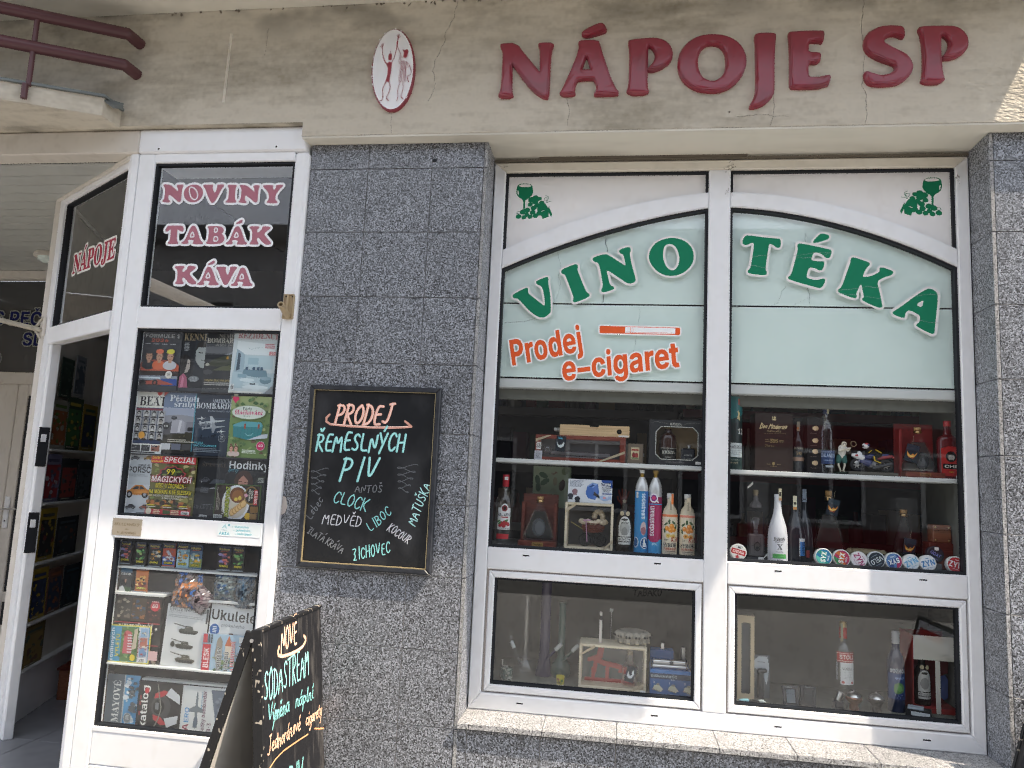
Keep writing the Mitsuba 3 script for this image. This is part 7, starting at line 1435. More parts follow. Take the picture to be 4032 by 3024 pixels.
def flame_tag(label, x, y, z, rot, s=1.0):
 t = thing('swing_tag', label, 'tag')
 p = Print().rect(-.024 * s, -.034 * s, .024 * s, .034 * s, '#17222e').rect(-.024 * s, .012 * s, .024 * s, .034 * s, '#1f3340')
 p.pts([(-.020 * s, .006 * s), (-.016 * s, -.012 * s), (-.004 * s, -.020 * s), (.008 * s, -.018 * s), (.016 * s, -.006 * s), (.020 * s, .010 * s), (.010 * s, -.004 * s), (.004 * s, .0), (-.004 * s, -.008 * s), (-.012 * s, -.002 * s)], '#c9803a')
 p.pts([(-.016 * s, -.004 * s), (-.008 * s, -.016 * s), (.006 * s, -.015 * s), (.014 * s, -.004 * s), (.004 * s, -.008 * s), (-.006 * s, -.010 * s)], '#e6c06a').ell(-.006 * s, -.018 * s, .004 * s, .003 * s, '#8a3a20').ell(.006 * s, -.018 * s, .004 * s, .003 * s, '#8a3a20')
 p.build('card', facing(x, y, z, rot), t)
 put('string', cyl((x + .004, y + .002, z + .034 * s), (x + .012, y + .008, z + .07 * s), .0006, 6), 'ribbon', t)

flame_tag('dark card tag with orange flame hanging on the flask of the red case', 1.782, .115, S2 + .098, -14, 1.05)
x, y = 1.930, .14
t = thing('red_rum_bottle', 'dark red square shouldered bottle with a black and red portrait label, rightmost on the shelf', 'bottle')
prof = [(0, 0), (.039, 0), (.041, .004), (.041, .150), (.036, .168), (.016, .182), (.013, .195), (.013, .225), (0, .225)]
b_ = lathe(prof, 40); v = b_.vertices.copy(); v[:, 1] *= .72; b_ = trimesh.Trimesh(v, b_.faces, process=False)
put('glass', moved(b_, x, y, S2), 'red_gloss', t, smooth=30)
paint('cap', [(moved(disc(.0145, .215, .238), x, y, S2), '#b02a2c')], 'print', t, True)
p = Print().poly(sbox(-.034, .014, .034, .12).buffer(.004).union(affinity.scale(Point(0, .118).buffer(1, 10), .036, .014)), '#a82a28')
p.ell(0, .090, .020, .022, '#1a1414').ell(.001, .087, .012, .015, '#b8b2aa').rect(-.014, .096, .014, .103, '#1a1414').rect(-.006, .087, -.002, .0885, '#2a2422').rect(.003, .087, .007, .0885, '#2a2422').rect(-.003, .0765, .004, .078, '#4a3a38').ell(.001, .074, .007, .004, '#3a302e')
p.poly(sbox(-.030, .042, .030, .058).buffer(.002), '#15110f').text('CHE', 0, .0445, .0115, '#d8d2c8', anchor='c', fit=.052, fat=.03).text('RED', 0, .024, .006, '#c9a23a', anchor='c')
p.build('label', facing(x, y - .0302, S2), t)
p = Print().rect(1.945, S2 + .002, 1.968, S2 + .013, '#cfcfcf'); p.build('price_tag', facing(0, .105, 0), t)

# --- right window, on the bottom board
def pouch_tin(label, x, z, y=.058, r=.0335, rim='#d9d9d6', turn=0, draw=None, lean=8):
 t = thing('pouch_tin', label, 'tin', 'round tins along the window front')
 m = lathe([(0, -.018), (r - .002, -.018), (r, -.016), (r, .003), (r - .002, .005), (r - .0045, .0054), (0, .0054)], 36)
 m.apply_transform(trimesh.transformations.rotation_matrix(math.radians(90 - lean), (1, 0, 0)))
 paint('tin', [(moved(m, x, y, z), rim)], 'print', t, True)
 p = Print(Point(0, 0).buffer(r - .0042, 24))
 draw(p, r - .004)
 f0 = facing(x, y - .0057, z, turn, lean)
 p.build('lid_print', f0, t)

def zyn(col, bg, big=.022, band=None):
 def d(p, r):
  p.ell(0, 0, r, r, bg)
  if band: p.ell(0, 0, r, r, band)
  p.text('ZYN', 0, -.010, big, col, anchor='c', fit=.050, fat=.02)
  p.rect(-.010, -.018, .012, -.0165, col).rect(-.006, .018, .010, .020, col)
 return d

def syx(c1, c2, c3, txt='SYX'):
 def d(p, r):
  p.ell(0, 0, r, r, c1).pts([(-.03, .01), (-.01, .03), (.01, .03), (-.03, -.02)], c2).pts([(.03, -.01), (.01, -.03), (-.02, -.03), (.03, .02)], c3).pts([(.0, .03), (.012, .028), (-.012, -.03), (-.02, -.03)], c3)
  p.rect(-.022, -.009, .022, .010, c1).text(txt, 0, -.0085, .019, '#e6ebe8', anchor='c', fit=.042, fat=.03).text('COOL', 0, -.020, .006, '#dfe6e4', anchor='c')
 return d

def siberia(p, r):
 p.ell(0, 0, r, r, '#d4d4d2').rect(-.031, -.009, .031, .012, '#b03336').text('SIBERIA', 0, -.004, .011, '#e6e2dc', anchor='c', fit=.046).pts([(0, -.008), (.004, -.016), (.010, -.017), (.005, -.021), (.006, -.027), (0, -.023), (-.006, -.027), (-.005, -.021), (-.010, -.017), (-.004, -.016)], '#b03336').ell(0, .019, .007, .004, '#55585c').rect(-.014, .024, .014, .0255, '#8a8a8a')

def velo(p, r):
 p.ell(0, 0, r, r, '#1d2a36').text('VELO', 0, -.007, .018, '#cfd6d8', anchor='c', fit=.048).rect(-.014, -.018, .014, -.016, '#7d8a94').rect(-.012, .018, .012, .020, '#7d8a94')

def goat(p, r):
 p.ell(0, 0, r, r, '#1a1d28').text('GOAT', 0, -.005, .014, '#7a7fc0', anchor='c', fit=.040).rect(-.016, -.016, .018, -.013, '#565a8c')

pouch_tin('round white tin with a slanted red band, far left of the right window', 1.0835, FM + .0335, draw=siberia, turn=-14)
pouch_tin('round tin with blue green leaf pattern lid, first of the row of tins', 1.417, FM + .0345, r=.0345, draw=syx('#2f8a86', '#5fb7a8', '#2b6f9a'), turn=78)
pouch_tin('round tin with orange and red tropical lid, second of the row of tins', 1.486, FM + .0340, r=.034, draw=syx('#d0703a', '#3f8a5a', '#b23a5c'), turn=76)
pouch_tin('round pale tin with dark pink letters, third of the row of tins', 1.5515, FM + .0320, r=.0322, draw=zyn('#a83a68', '#d8d4d8'), turn=-62)
pouch_tin('round dark slate tin with white letters, fourth of the row of tins', 1.6175, FM + .0345, r=.0338, draw=velo, turn=-150, rim='#c3c8ca')
pouch_tin('round blue and pink patterned tin lying upside down, fifth of the row of tins', 1.6835, FM + .0340, r=.0336, draw=syx('#2a4a88', '#a82f5c', '#5a7fb0'), turn=-162)
pouch_tin('round pale tin with light blue letters, sixth of the row of tins', 1.7485, FM + .0330, r=.032, draw=zyn('#5fa4d4', '#d6dde2'), turn=30)
pouch_tin('round white tin with bright blue letters, seventh of the row of tins', 1.8105, FM + .0330, r=.032, draw=zyn('#2f74b4', '#dfe3e6'), turn=16)
pouch_tin('round black tin with violet letters standing on edge behind the white tins', 1.853, FM + .066, y=.095, r=.033, draw=goat, turn=-32, rim='#20222c')
pouch_tin('round red lidded tin with white letters, last at the right corner', 1.912, FM + .0335, r=.033, draw=zyn('#e2dcdc', '#b02c34'), turn=-14)
put('sticker', bev(1.848, 1.864, .084, .0845, FM + .083, FM + .096, .0001), 'ribbon_white', 'pouch_tin_008')
put('riser', bev(1.83, 1.876, .085, .14, FM, FM + .030, .002), 'shelf_dark', 'display_stand')

t = thing('carafe_box', 'clear acrylic box holding a square decanter, second from the left in the right window', 'display box')
bxs = (1.130, 1.216, .13, .21)
m = box(bxs[0], bxs[1], bxs[2], bxs[3], FM + .0105, FM + .326)
put('cover', m, 'clear_plastic', t)
put('base', bev(bxs[0], bxs[1], bxs[2], bxs[3], FM, FM + .010, .001), 'frame_black', t)
for q in ([(1.131, FM + .292), (1.131, FM + .300), (1.154, FM + .325), (1.154, FM + .312)], [(1.190, FM + .002), (1.198, FM + .002), (1.2155, FM + .034), (1.2155, FM + .022)]): put('ribbon', flat_at(Polygon(q), .1292), 'ribbon_white', t)
p = Print().rect(1.176, FM + .002, 1.200, FM + .013, '#d2d2d0'); p.build('price_tag', facing(0, .1285, 0), t)
t = thing('decanter', 'square smoky decanter with crystal stopper inside the acrylic box', 'decanter')
put('body', bev(1.142, 1.204, .142, .198, FM + .011, FM + .105, .006), 'grey_gloss', t)
put('neck', cyl((1.173, .17, FM + .1052), (1.173, .17, FM + .122), .011, 20), 'grey_gloss', t, smooth=40)
put('stopper', moved(lathe([(0, 0), (.007, 0), (.009, .010), (.0145, .040), (.0135, .048), (0, .050)], 8), 1.173, .17, FM + .124), 'crystal', t)
p = Print().rect(-.022, -.001, .022, .001, '#4a4744').rect(-.012, -.032, -.0105, .032, '#4a4744').rect(.0125, -.032, .014, .032, '#4a4744').ell(.001, -.004, .013, .020, '#2e2c2c').ell(.001, -.004, .0095, .015, '#57534f').ell(.001, -.010, .006, .007, '#24262a')
p.build('relief', facing(1.173, .1415, FM + .058), t)
t = thing('upper_decanter_cork', 'dark cork ended flask neck standing in the top of the acrylic box', 'flask')
put('shoulder', moved(lathe([(0, 0), (.026, 0), (.026, .012), (.012, .030), (.010, .05), (0, .05)], 8), 1.173, .172, FM + .215), 'grey_gloss', t)
paint('cork', [(moved(disc(.009, .0, .024, .0105), 1.173, .172, FM + .2655), '#9a8a6a')], 'print', t, True)

x, y = 1.253, .125
t = thing('white_bottle', 'matt white wine bottle with black letters and green strip, in the right window', 'bottle')
put('bottle', moved(lathe([(0, 0), (.037, 0), (.040, .004), (.0405, .03), (.039, .105), (.035, .14), (.026, .170), (.018, .195), (.0145, .225), (.0135, .262), (.0145, .264), (.0145, .276), (0, .276)], 36), x, y, FM), 'white_satin', t, smooth=30)
p = Print().text('BARON', 0, .086, .013, '#26282e', font='serif', anchor='c', fit=.047).text('HILDPRANDT', 0, .079, .0048, '#3a3c44', font='serif', anchor='c', fit=.036).text('X', .001, .050, .022, '#6d7078', font='serif', anchor='c').text('COLLECTION', .0, .038, .005, '#8a8c94', anchor='c', fit=.03).rect(-.028, .015, .028, .033, '#5fae62').rect(-.020, .026, .016, .028, '#3a7a42').rect(-.014, .020, .018, .0215, '#3a7a42').rect(-.010, .008, .014, .010, '#6d7078').rect(-.012, .072, .012, .0732, '#9a9ca4')
wrapped(p, wrap(x, y, FM, .0402), 'label', t)
p = Print().rect(.001, .250, .013, .300, '#cfc4a6').rect(.003, .268, .011, .285, '#4a463e').rect(.001, .25, .013, .26, '#cf9a72'); p.build('tax_stripe', facing(x, y - .0152, FM), t)
p = Print().poly(sbox(-.0055, -.006, .0055, .006).buffer(.001), '#5d6068').ell(0, 0, .004, .004, '#9a9ca2'); p.build('neck_crest', facing(x, y - .0142, FM + .212), t)

x, y = 1.330, .155
t = thing('liqueur_bottle', 'dark liqueur bottle with a narrow blue label on its side, right of the white bottle', 'bottle')
put('glass', moved(lathe([(0, 0), (.040, 0), (.043, .004), (.043, .105), (.034, .150), (.018, .195), (.013, .225), (.013, .270), (0, .270)], 32), x, y, FM), 'dark_gloss', t, smooth=30)
p = Print().rect(.010, .028, .032, .098, '#3a78b8').rect(.007, .026, .010, .1, '#c9ccce').rect(.010, .086, .034, .098, '#c9c9cc').text('CURACAO', .029, .034, .011, '#14233a', fit=.050, rot=90)
wrapped(p, wrap(x, y, FM, .0432), 'label', t)
p = Print().rect(-.012, .215, .004, .272, '#cfc9b0').rect(-.009, .236, .002, .246, '#3a3a36').rect(-.012, .215, .004, .226, '#c9925c'); p.build('tax_stripe', facing(x, y - .0142, FM), t)
x, y = 1.372, .185
t = thing('liqueur_bottle', 'slim dark bottle half hidden behind the dark liqueur bottle', 'bottle')
put('glass', moved(lathe([(0, 0), (.032, 0), (.034, .004), (.034, .12), (.028, .16), (.014, .21), (.011, .235), (.011, .295), (0, .295)], 28), x, y, FM), 'dark_gloss', t, smooth=30)
p = Print().rect(-.008, .248, .008, .302, '#7d8a9a').rect(-.006, .255, .006, .262, '#4a5260'); p.build('tax_stripe', facing(x, y - .0122, FM), t)
p = Print().rect(-.002, .02, .016, .05, '#8c3a3a'); wrapped(p, wrap(x, y, FM, .0342), 'label', t)
flask('flask_bottle', 'tall tapering glass flask with wrapped cork behind the row of tins', 1.482, .22, FM, .13, .30, .05)
flame_tag('dark card tag with orange flame hanging on the tall tapering flask', 1.490, .185, FM + .232, -12, 1.0)
t = thing('skull_ashtray', 'bone coloured ashtray ringed with little skulls behind the tins', 'ashtray')

def skull_ring(t, x, y, z, r, n, s, col):
 paint('bowl', [(moved(lathe([(0, .004), (r * .8, .004), (r * .86, s * 1.5), (r, s * 1.6), (r, s * .4), (r * .95, 0), (0, 0)], 32), x, y, z), col)], 'matte', t, True)
 for k in range(n):
  a = math.pi + math.pi * (k + .5) / n
  cx_, cy_ = x + r * math.cos(a), y + r * math.sin(a)
  nx_, ny_ = math.cos(a), math.sin(a)
  parts = [(ball(cx_, cy_, z + s * 1.15, s * .55, s * .5, s * .55), col), (ball(cx_ + nx_ * s * .1, cy_ + ny_ * s * .1, z + s * .55, s * .32, s * .3, s * .4, 1), col)]
  for sg in (-1, 1): parts.append((ball(cx_ + nx_ * s * .46 - ny_ * sg * s * .2, cy_ + ny_ * s * .46 + nx_ * sg * s * .2, z + s * 1.08, s * .16, s * .14, s * .17, 1), '#15120f'))
  for q in (-.16, 0, .16): parts.append((box(cx_ + nx_ * s * .34 - ny_ * q * s - s * .05, cx_ + nx_ * s * .34 - ny_ * q * s + s * .05, cy_ + ny_ * s * .4 + nx_ * q * s - s * .05, cy_ + ny_ * s * .4 + nx_ * q * s + s * .05, z + s * .22, z + s * .4), '#cfc4a4'))
  paint('skull', parts, 'matte', t, True)

skull_ring(t, 1.635, .25, FM + .012, .068, 6, .030, '#8a7f66')
t = thing('bottle_sleeve_box', 'clear acrylic sleeve with a slim flask behind the tins, right side of the window', 'display box')
put('cover', box(1.742, 1.826, .19, .26, FM + .02, FM + .285), 'clear_plastic', t)
put('base', bev(1.742, 1.826, .19, .26, FM, FM + .0195, .001), 'shelf_dark', t)
flask('flask_bottle', 'slim tapering flask with a cork inside the clear acrylic sleeve', 1.784, .225, FM + .0205, .075, .215, .04)
flame_tag('dark card tag with orange flame at the foot of the acrylic sleeve', 1.790, .183, FM + .085, -8, 1.0)
t = thing('wooden_casket', 'small reddish wooden box with brass corner studs, at the right end behind the tins', 'wooden box')
put('body', bev(1.885, 1.957, .19, .25, FM + .108, FM + .180, .004), 'casket_wood', t)
for a, b in ((1.895, .118), (1.947, .118), (1.895, .170), (1.947, .170)): put('stud', ball(a, .1895, FM + b, .004, .002, .004, 2), 'brass_bright', t, smooth=True)
put('groove', bev(1.8852, 1.9568, .189, .1905, FM + .158, FM + .1592, .0003), 'gasket', t)
t = thing('casket_stand', 'dark wooden case under the small studded box', 'box')
put('body', bev(1.868, 1.960, .185, .26, FM, FM + .1075, .003), 'mahogany', t)

# --- lower left box
t = thing('crank_grinder', 'camouflage patterned tin grinder with a crank, left corner of the lower left window', 'grinder')
x, y = .140, .125
put('tin', moved(lathe([(0, 0), (.024, 0), (.025, .002), (.025, .050), (.023, .052), (0, .052)], 32), x, y, FL), 'camo', t, smooth=30)
put('crank', [cyl((x, y, FL + .0522), (x, y, FL + .058), .003, 10), bev(x - .022, x + .004, y - .003, y + .003, FL + .0582, FL + .0605, .001), cyl((x - .020, y, FL + .0607), (x - .020, y, FL + .082), .003, 10)], 'steel', t)

def water_pipe(name, label, x, y, z, h, r, base_r, m, stem=True, tall=False):
 t = thing(name, label, 'water pipe')
 if tall: prof = [(0, .002), (base_r, .002), (base_r, .010), (r * 1.25, .05), (r, .10), (r, h), (r * 1.15, h + .004)]
 else: prof = [(0, .002), (base_r * .8, .002), (base_r, .02), (base_r * .9, .05), (r * 1.3, .08), (r, .10), (r, h), (r * 1.25, h + .004)]
 put('tube', moved(lathe(prof, 28), x, y, z), m, t, smooth=40)
 if stem:
  a, b = np.array([x - base_r * .3, y - base_r * .4, z + .05]), np.array([x + (.075 if stem > 0 else -.06), y - .03, z + .145])
  put('stem', cyl(a, b, .006, 12), m, t, smooth=40)
  put('bowl', moved(lathe([(.005, 0), (.007, .006), (.013, .016), (.0145, .024)], 20), *b), 'glass', t, smooth=40)
  put('joint', cyl(a + (b - a) * .72, b, .0085, 14), 'frost_ring', t, smooth=40)

water_pipe('water_pipe', 'clear glass water pipe with a slanted bowl stem, left in the lower left window', .205, .23, FL, .34, .015, .050, 'glass', -1)
water_pipe('water_pipe', 'tall violet glass water pipe in the lower left window', .288, .25, FL, .40, .022, .036, 'glass_purple', .6, True)
water_pipe('water_pipe', 'pale green glass water pipe beside the wooden box, lower left window', .362, .25, FL, .315, .015, .045, 'glass_green', .9)
t = thing('yellow_grinder', 'tiny yellow patterned cup on a white tag, front of the lower left window', 'cup')
paint('cup', [(moved(lathe([(0, 0), (.015, 0), (.0175, .034), (.015, .034), (.013, .004)], 24), .372, .095, FL + .010), '#b7ab3c')], 'print', t, True)
p = Print().ell(-.004, .010, .006, .005, '#6a5a2a').ell(.008, .018, .005, .006, '#4a6a3a').ell(-.008, .022, .005, .005, '#8a4a34').ell(.004, .006, .004, .004, '#6d7a3a')
wrapped(p, wrap(.372, .095, FL + .010, .0172), 'pattern', t)
paint('tag', [(bev(.358, .386, .072, .1005, FL, FL + .0095, .001), '#c9c9c4')], 'print', t)
t = thing('bottle_window_box', 'pale wooden window box with a red shelf figure and ribbon corners, lower left window', 'display box')
b0, b1, bz = .447, .726, FL
put('frame', [bev(b0, b0 + .010, .10, .23, bz, bz + .180, .002), bev(b1 - .010, b1, .10, .23, bz, bz + .180, .002), bev(b0 + .0102, b1 - .0102, .1002, .23, bz, bz + .012, .002), bev(b0 + .0102, b1 - .0102, .1002, .23, bz + .169, bz + .180, .002)], 'pine_pale', t)
put('back', box(b0 + .0102, b1 - .0102, .224, .228, bz + .0122, bz + .1688), 'shelf_dark', t)
put('window', flat_at(sbox(b0 + .0102, bz + .0122, b1 - .0102, bz + .1688), .106), 'clear_plastic', t)
for q in ([(b0 + .001, bz + .128), (b0 + .001, bz + .138), (b0 + .065, bz + .178), (b0 + .065, bz + .166)], [(b1 - .075, bz + .002), (b1 - .058, bz + .002), (b1 - .001, bz + .032), (b1 - .001, bz + .042)]): put('ribbon', flat_at(Polygon(q), .0994), 'ribbon', t)
p = Print().rect(b1 - .024, bz + .001, b1 - .003, bz + .011, '#c9cdd0'); p.build('price_tag', facing(0, .0990, 0), t)
t = thing('red_wood_figure', 'red painted cut out wooden figure with outstretched arms in the wooden window box', 'figure')
g = unary_union([Polygon([(.478, .752), (.672, .752), (.672, .766), (.478, .766)]), Polygon([(.505, .768), (.515, .766), (.522, .80), (.515, .815), (.505, .81)]), LineString([(.495, .845), (.512, .852), (.520, .838), (.516, .80)]).buffer(.007), LineString([(.520, .850), (.535, .862), (.540, .895)]).buffer(.011), LineString([(.525, .845), (.555, .832), (.60, .826), (.645, .81)]).buffer(.009), Polygon([(.560, .766), (.572, .766), (.574, .83), (.560, .83)]), Polygon([(.610, .80), (.665, .79), (.665, .815), (.620, .822)])])
g = affinity.scale(g, 1.08, .95, origin=(.58, .755))
put('figure', upright(g.buffer(.001), .185, .012), 'toy_red', t)
t = thing('bottle_in_box', 'clear bottle lying beside the red figure in the wooden window box', 'bottle')
put('glass', moved(lathe([(0, 0), (.030, .001), (.032, .006), (.032, .07), (.012, .095), (.011, .12)], 28), .66, .165, bz + .014, ry=0), 'glass', t, smooth=30)
paint('cork', [(moved(disc(.0105, .12, .138), .66, .165, bz + .014), '#a59a7a')], 'print', t, True)
t = thing('swing_tag', 'small dark tag with white swirl on the wooden window box, lower left window', 'tag')
p = Print().rect(-.020, -.032, .020, .032, '#1c2836').pts([(-.012, .010), (-.014, -.008), (-.004, -.018), (.008, -.014), (.014, .004), (.008, .020), (.002, .010), (.006, .0), (-.002, -.006), (-.008, .0)], '#c9ced2')
p.build('card', facing(.662, .095, bz + .072, -14), t)
put('string', cyl((.668, .097, bz + .10), (.672, .102, bz + .138), .0006, 6), 'ribbon', t)
t = thing('tube_lighter', 'slim chrome tube lighter standing on the wooden window box', 'lighter')
put('body', bev(.5265, .5395, .13, .142, bz + .1802, bz + .276, .0015), 'steel', t)
put('cap', bev(.5270, .5390, .13, .142, bz + .292, bz + .308, .0015), 'steel', t)
put('neck', cyl((.533, .136, bz + .2762), (.533, .136, bz + .2918), .0035, 10), 'frame_black', t)
t = thing('skull_ashtray', 'silver and black ashtray ringed with skulls on top of the wooden window box', 'ashtray')
skull_ring(t, .668, .185, bz + .1802, .062, 6, .032, '#9a958a')
t = thing('price_card', 'small blank white card standing behind the wooden window box', 'card')
paint('card', [(bev(.568, .584, .30, .302, bz + .285, bz + .298, .0003), '#c9cdcb')], 'print', t)
put('holder', cyl((.576, .303, bz), (.576, .303, bz + .285), .0012, 6), 'steel', t)

def roller_box(label, x0, x1, y0, y1, z0, z1, full):
 t = thing('roller_box', label, 'carton')
 paint('body', [(bev(x0, x1, y0, y1, z0, z1, .001), '#2f5a94')], 'print', t)
 p = Print(sbox(x0, z0, x1, z1))
 if full:
  p.rect(x0, z1 - .014, x1, z1, '#3f74b4').rect(x0, z1 - .036, x1, z1 - .014, '#26364c').text('mikromatic', x0 + .004, z1 - .030, .011, '#a9b4bd', fit=.105).text('DUO', x0 + .085, z1 - .040, .005, '#c9d2d8')
  for k in range(3):
   cx_ = x0 + .032 + k * .062
   p.text(str(k + 1), cx_ - .018, z0 + .044, .008, '#c9d2d8').pts([(cx_ - .022, z0 + .018), (cx_ + .010, z0 + .010), (cx_ + .022, z0 + .020), (cx_ + .006, z0 + .038), (cx_ - .014, z0 + .036)], '#c9c7b0').ell(cx_ + .0, z0 + .040, .008, .004, '#8a8a7a').pts([(cx_ - .022, z0 + .018), (cx_ + .010, z0 + .010), (cx_ + .010, z0 + .014), (cx_ - .022, z0 + .022)], '#8f8d7a')
 else:
  for k in range(3): p.ell(x0 + .02 + k * .022, z0 + .010, .007, .006, '#8f9aa6')
  p.pts([(x0 + .07, z0 + .018), (x0 + .10, z0 + .030), (x0 + .10, z0 + .02), (x0 + .08, z0 + .012)], '#a8566a')
 p.build('print', facing(0, y0 - .0004, 0), t)

roller_box('blue carton with drawings of three rolling machines, right corner of the lower left window', .742, .906, .105, .24, FL, FL + .098, True)
roller_box('small blue carton lying behind the chrome cigarette maker', .746, .842, .185, .24, FL + .0984, FL + .160, False)
t = thing('cigarette_maker', 'polished chrome cigarette maker lying on the blue carton', 'cigarette maker')
put('lower_roller', cyl((.752, .13, FL + .1072), (.890, .13, FL + .1072), .0085, 20), 'steel', t, smooth=40)
put('upper_roller', cyl((.756, .138, FL + .1242), (.886, .138, FL + .1242), .0095, 20), 'steel', t, smooth=40)
put('end_plate', [bev(.748, .7518, .12, .15, FL + .0985, FL + .136, .001), bev(.8902, .894, .12, .15, FL + .0985, FL + .136, .001)], 'frame_black', t)
put('clip', bev(.822, .838, .1275, .1285, FL + .116, FL + .130, .0004), 'frame_black', t)
for x, lab in ((.796, 'chrome shot measure standing on the small blue carton'), (.884, 'little chrome lighter standing behind the cigarette maker')):
 t = thing('chrome_lighter', lab, 'lighter')
 zz_ = FL + (.1604 if x < .85 else .0984)
 put('body', bev(x - .008, x + .008, .20, .21, zz_, zz_ + (.026 if x < .85 else .075), .002), 'steel', t)
 put('wheel', cyl((x - .004, .205, zz_ + (.0282 if x < .85 else .0772)), (x + .004, .205, zz_ + (.0282 if x < .85 else .0772)), .0022, 8), 'frame_black', t)

# --- lower right box
t = thing('slot_box', 'tall cream box with a rounded black slot, left edge of the lower right window', 'box')
g = sbox(1.096, FL, 1.160, FL + .335).difference(sbox(1.118, FL + .030, 1.142, FL + .300).buffer(.006))
put('front', upright(g, .135, .003), 'cream_card', t)
put('side', box(1.1605, 1.1635, .135, .19, FL, FL + .335), 'cream_card', t)
put('inside', box(1.10, 1.158, .16, .165, FL + .005, FL + .33), 'shelf_dark', t)
t = thing('blister_pack', 'grey and white blister pack with a dark tool in it, next to the cream box', 'blister pack')
paint('card', [(upright(sbox(1.168, FL, 1.234, FL + .172).buffer(-.004).buffer(.004), .185, .002), '#5f6468')], 'print', t)
p = Print().pts([(1.170, FL + .12), (1.172, FL + .150), (1.19, FL + .166), (1.225, FL + .166), (1.232, FL + .12), (1.222, FL + .05), (1.205, FL + .10)], '#b5bcc2').rect(1.185, FL + .142, 1.215, FL + .1445, '#83898e')
p.build('print', facing(0, .1846, 0), t)
paint('tool', [(limbs([((1.195, .175, FL + .004), .014, (1.197, .175, FL + .10), .012), ((1.190, .172, FL + .11), .010, (1.213, .172, FL + .112), .009)], .006), '#33373c')], 'print', t, True)
for i, (x, lab, scr) in enumerate(((1.298, 'open black case with a bright lighter in it, lower right window', '#aebcc6'), (1.366, 'open black case with a dark lighter in it, right of the bright one', '#2f3438'))):
 y0 = .085 + .02 * i
 t = thing('lighter_case', lab, 'lighter case')
 rot = (4, -12)[i]
 fr = facing(x, y0, FL + .004, rot * .3, 14)

 def slab_(w0, w1, h0, h1, d0, d1):
  b = box(w0, w1, 0, 1, h0, h1); v = b.vertices.copy()
  d = np.where(v[:, 1] > .5, d0, d1)
  out = np.array([fr(np.array([[a, c]]), dd_)[0] for (a, _, c), dd_ in zip(v, d)])
  o = trimesh.Trimesh(out, b.faces, process=False); o.fix_normals(); return o
 put('case', [slab_(-.029, .029, 0, .076, -.010, 0), slab_(-.029, -.021, .0, .076, .0002, .007), slab_(.021, .029, 0, .076, .0002, .007), slab_(-.0208, .0208, .066, .076, .0002, .007), slab_(-.0208, .0208, 0, .008, .0002, .007)], 'frame_black', t)
 paint('lighter', [(slab_(-.016, .016, .012, .062, .0003, .006), scr)], 'metal' if i == 0 else 'print', t)
 p = Print().rect(-.0155, .0445, .0155, .0455, '#4a5058').text('Made in', -.012, .0685, .0035, '#9aa0a4')
 p.build('line', lambda v, d: fr(v, d + .0074), t)
x, y = 1.530, .20
t = glassware('vodka_bottle', 'clear vodka bottle with red and white label and gold cap, lower right window', 'bottle', x, y, FL, [(0, .001), (.037, .001), (.039, .005), (.039, .195), (.034, .225), (.016, .250), (.0135, .262), (.0135, .285)])
paint('neck_label', [(moved(disc(.0145, .262, .306), x, y, FL), '#a8342c')], 'print', t, True)
paint('cap', [(moved(disc(.0138, .3062, .328), x, y, FL), '#b59a5a')], 'metal', t, True)
p = Print().rect(-.037, .172, .037, .212, '#a63a34').line([(-.037, .207), (.037, .207)], .002, '#d8d0c4').line([(-.037, .177), (.037, .177)], .002, '#d8d0c4').text('STOLI', .004, .185, .016, '#e2e0da', anchor='c', fit=.058)
p.rect(-.022, .085, .037, .171, '#d2d3d2').text('VODKA', .006, .142, .010, '#55504c', font='serif', anchor='c', fit=.042)
for k in range(5): p.rect(-.010 + (k % 2) * .004, .132 - k * .006, .026 - (k % 3) * .004, .1335 - k * .006, '#a5a6a6')
p.ell(-.012, .094, .006, .005, '#b5524a').ell(.024, .093, .006, .004, '#b5524a').rect(-.038, .10, -.034, .17, '#b9bcbc')
wrapped(p, wrap(x, y, FL, .0392), 'label', t)
p = Print().rect(-.014, .25, -.004, .322, '#8a8068'); p.build('tax_stripe', facing(x, y - .0152, FL), t)
for x, lab, m in ((1.547, 'copper bowl with a shiny domed lid in front of the vodka bottle', 'copper'), (1.632, 'dark grey bowl with a shiny domed lid, right of the copper one', 'dark_metal')):
 t = thing('hookah_bowl', lab, 'bowl')
 put('bowl', moved(lathe([(0, 0), (.017, 0), (.018, .004), (.016, .022), (.026, .034), (.031, .040), (.031, .050), (.027, .052), (0, .052)], 32), x, .125, FL), m, t, smooth=40)
 put('lid', moved(lathe([(.028, .0522), (.022, .062), (.010, .069), (.003, .071), (.003, .076), (0, .076)], 32), x, .125, FL), 'steel', t, smooth=40)
t = thing('steel_cup', 'small tilted steel cup left of the copper bowl', 'cup')
put('cup', moved(lathe([(.0, .0), (.012, .0), (.0145, .034), (.0135, .034), (.011, .002)], 24), 1.488, .13, FL + .030, ry=22), 'steel', t, smooth=40)
put('stand', bev(1.472, 1.508, .115, .15, FL, FL + .029, .002), 'frame_black', t)
x, y = 1.722, .165
t = thing('blue_liqueur_bottle', 'slim dark blue bottle with silver cap and blueberry label, lower right window', 'bottle')
put('glass', moved(lathe([(0, 0), (.030, 0), (.0315, .004), (.0315, .19), (.026, .215), (.0145, .238), (.013, .25), (.013, .262), (0, .262)], 32), x, y, FL), 'blue_gloss', t, smooth=30)
paint('cap', [(moved(disc(.0145, .262, .310), x, y, FL), '#9a9ca0')], 'print', t, True)
p = Print().rect(-.045, .05, .045, .150, '#2a3f6c').text('BOŽKOV', .0, .152, .015, '#c3c9ce', anchor='c', fit=.066).text('MODRÝ', .006, .128, .008, '#9ab0d4', anchor='c', fit=.036)
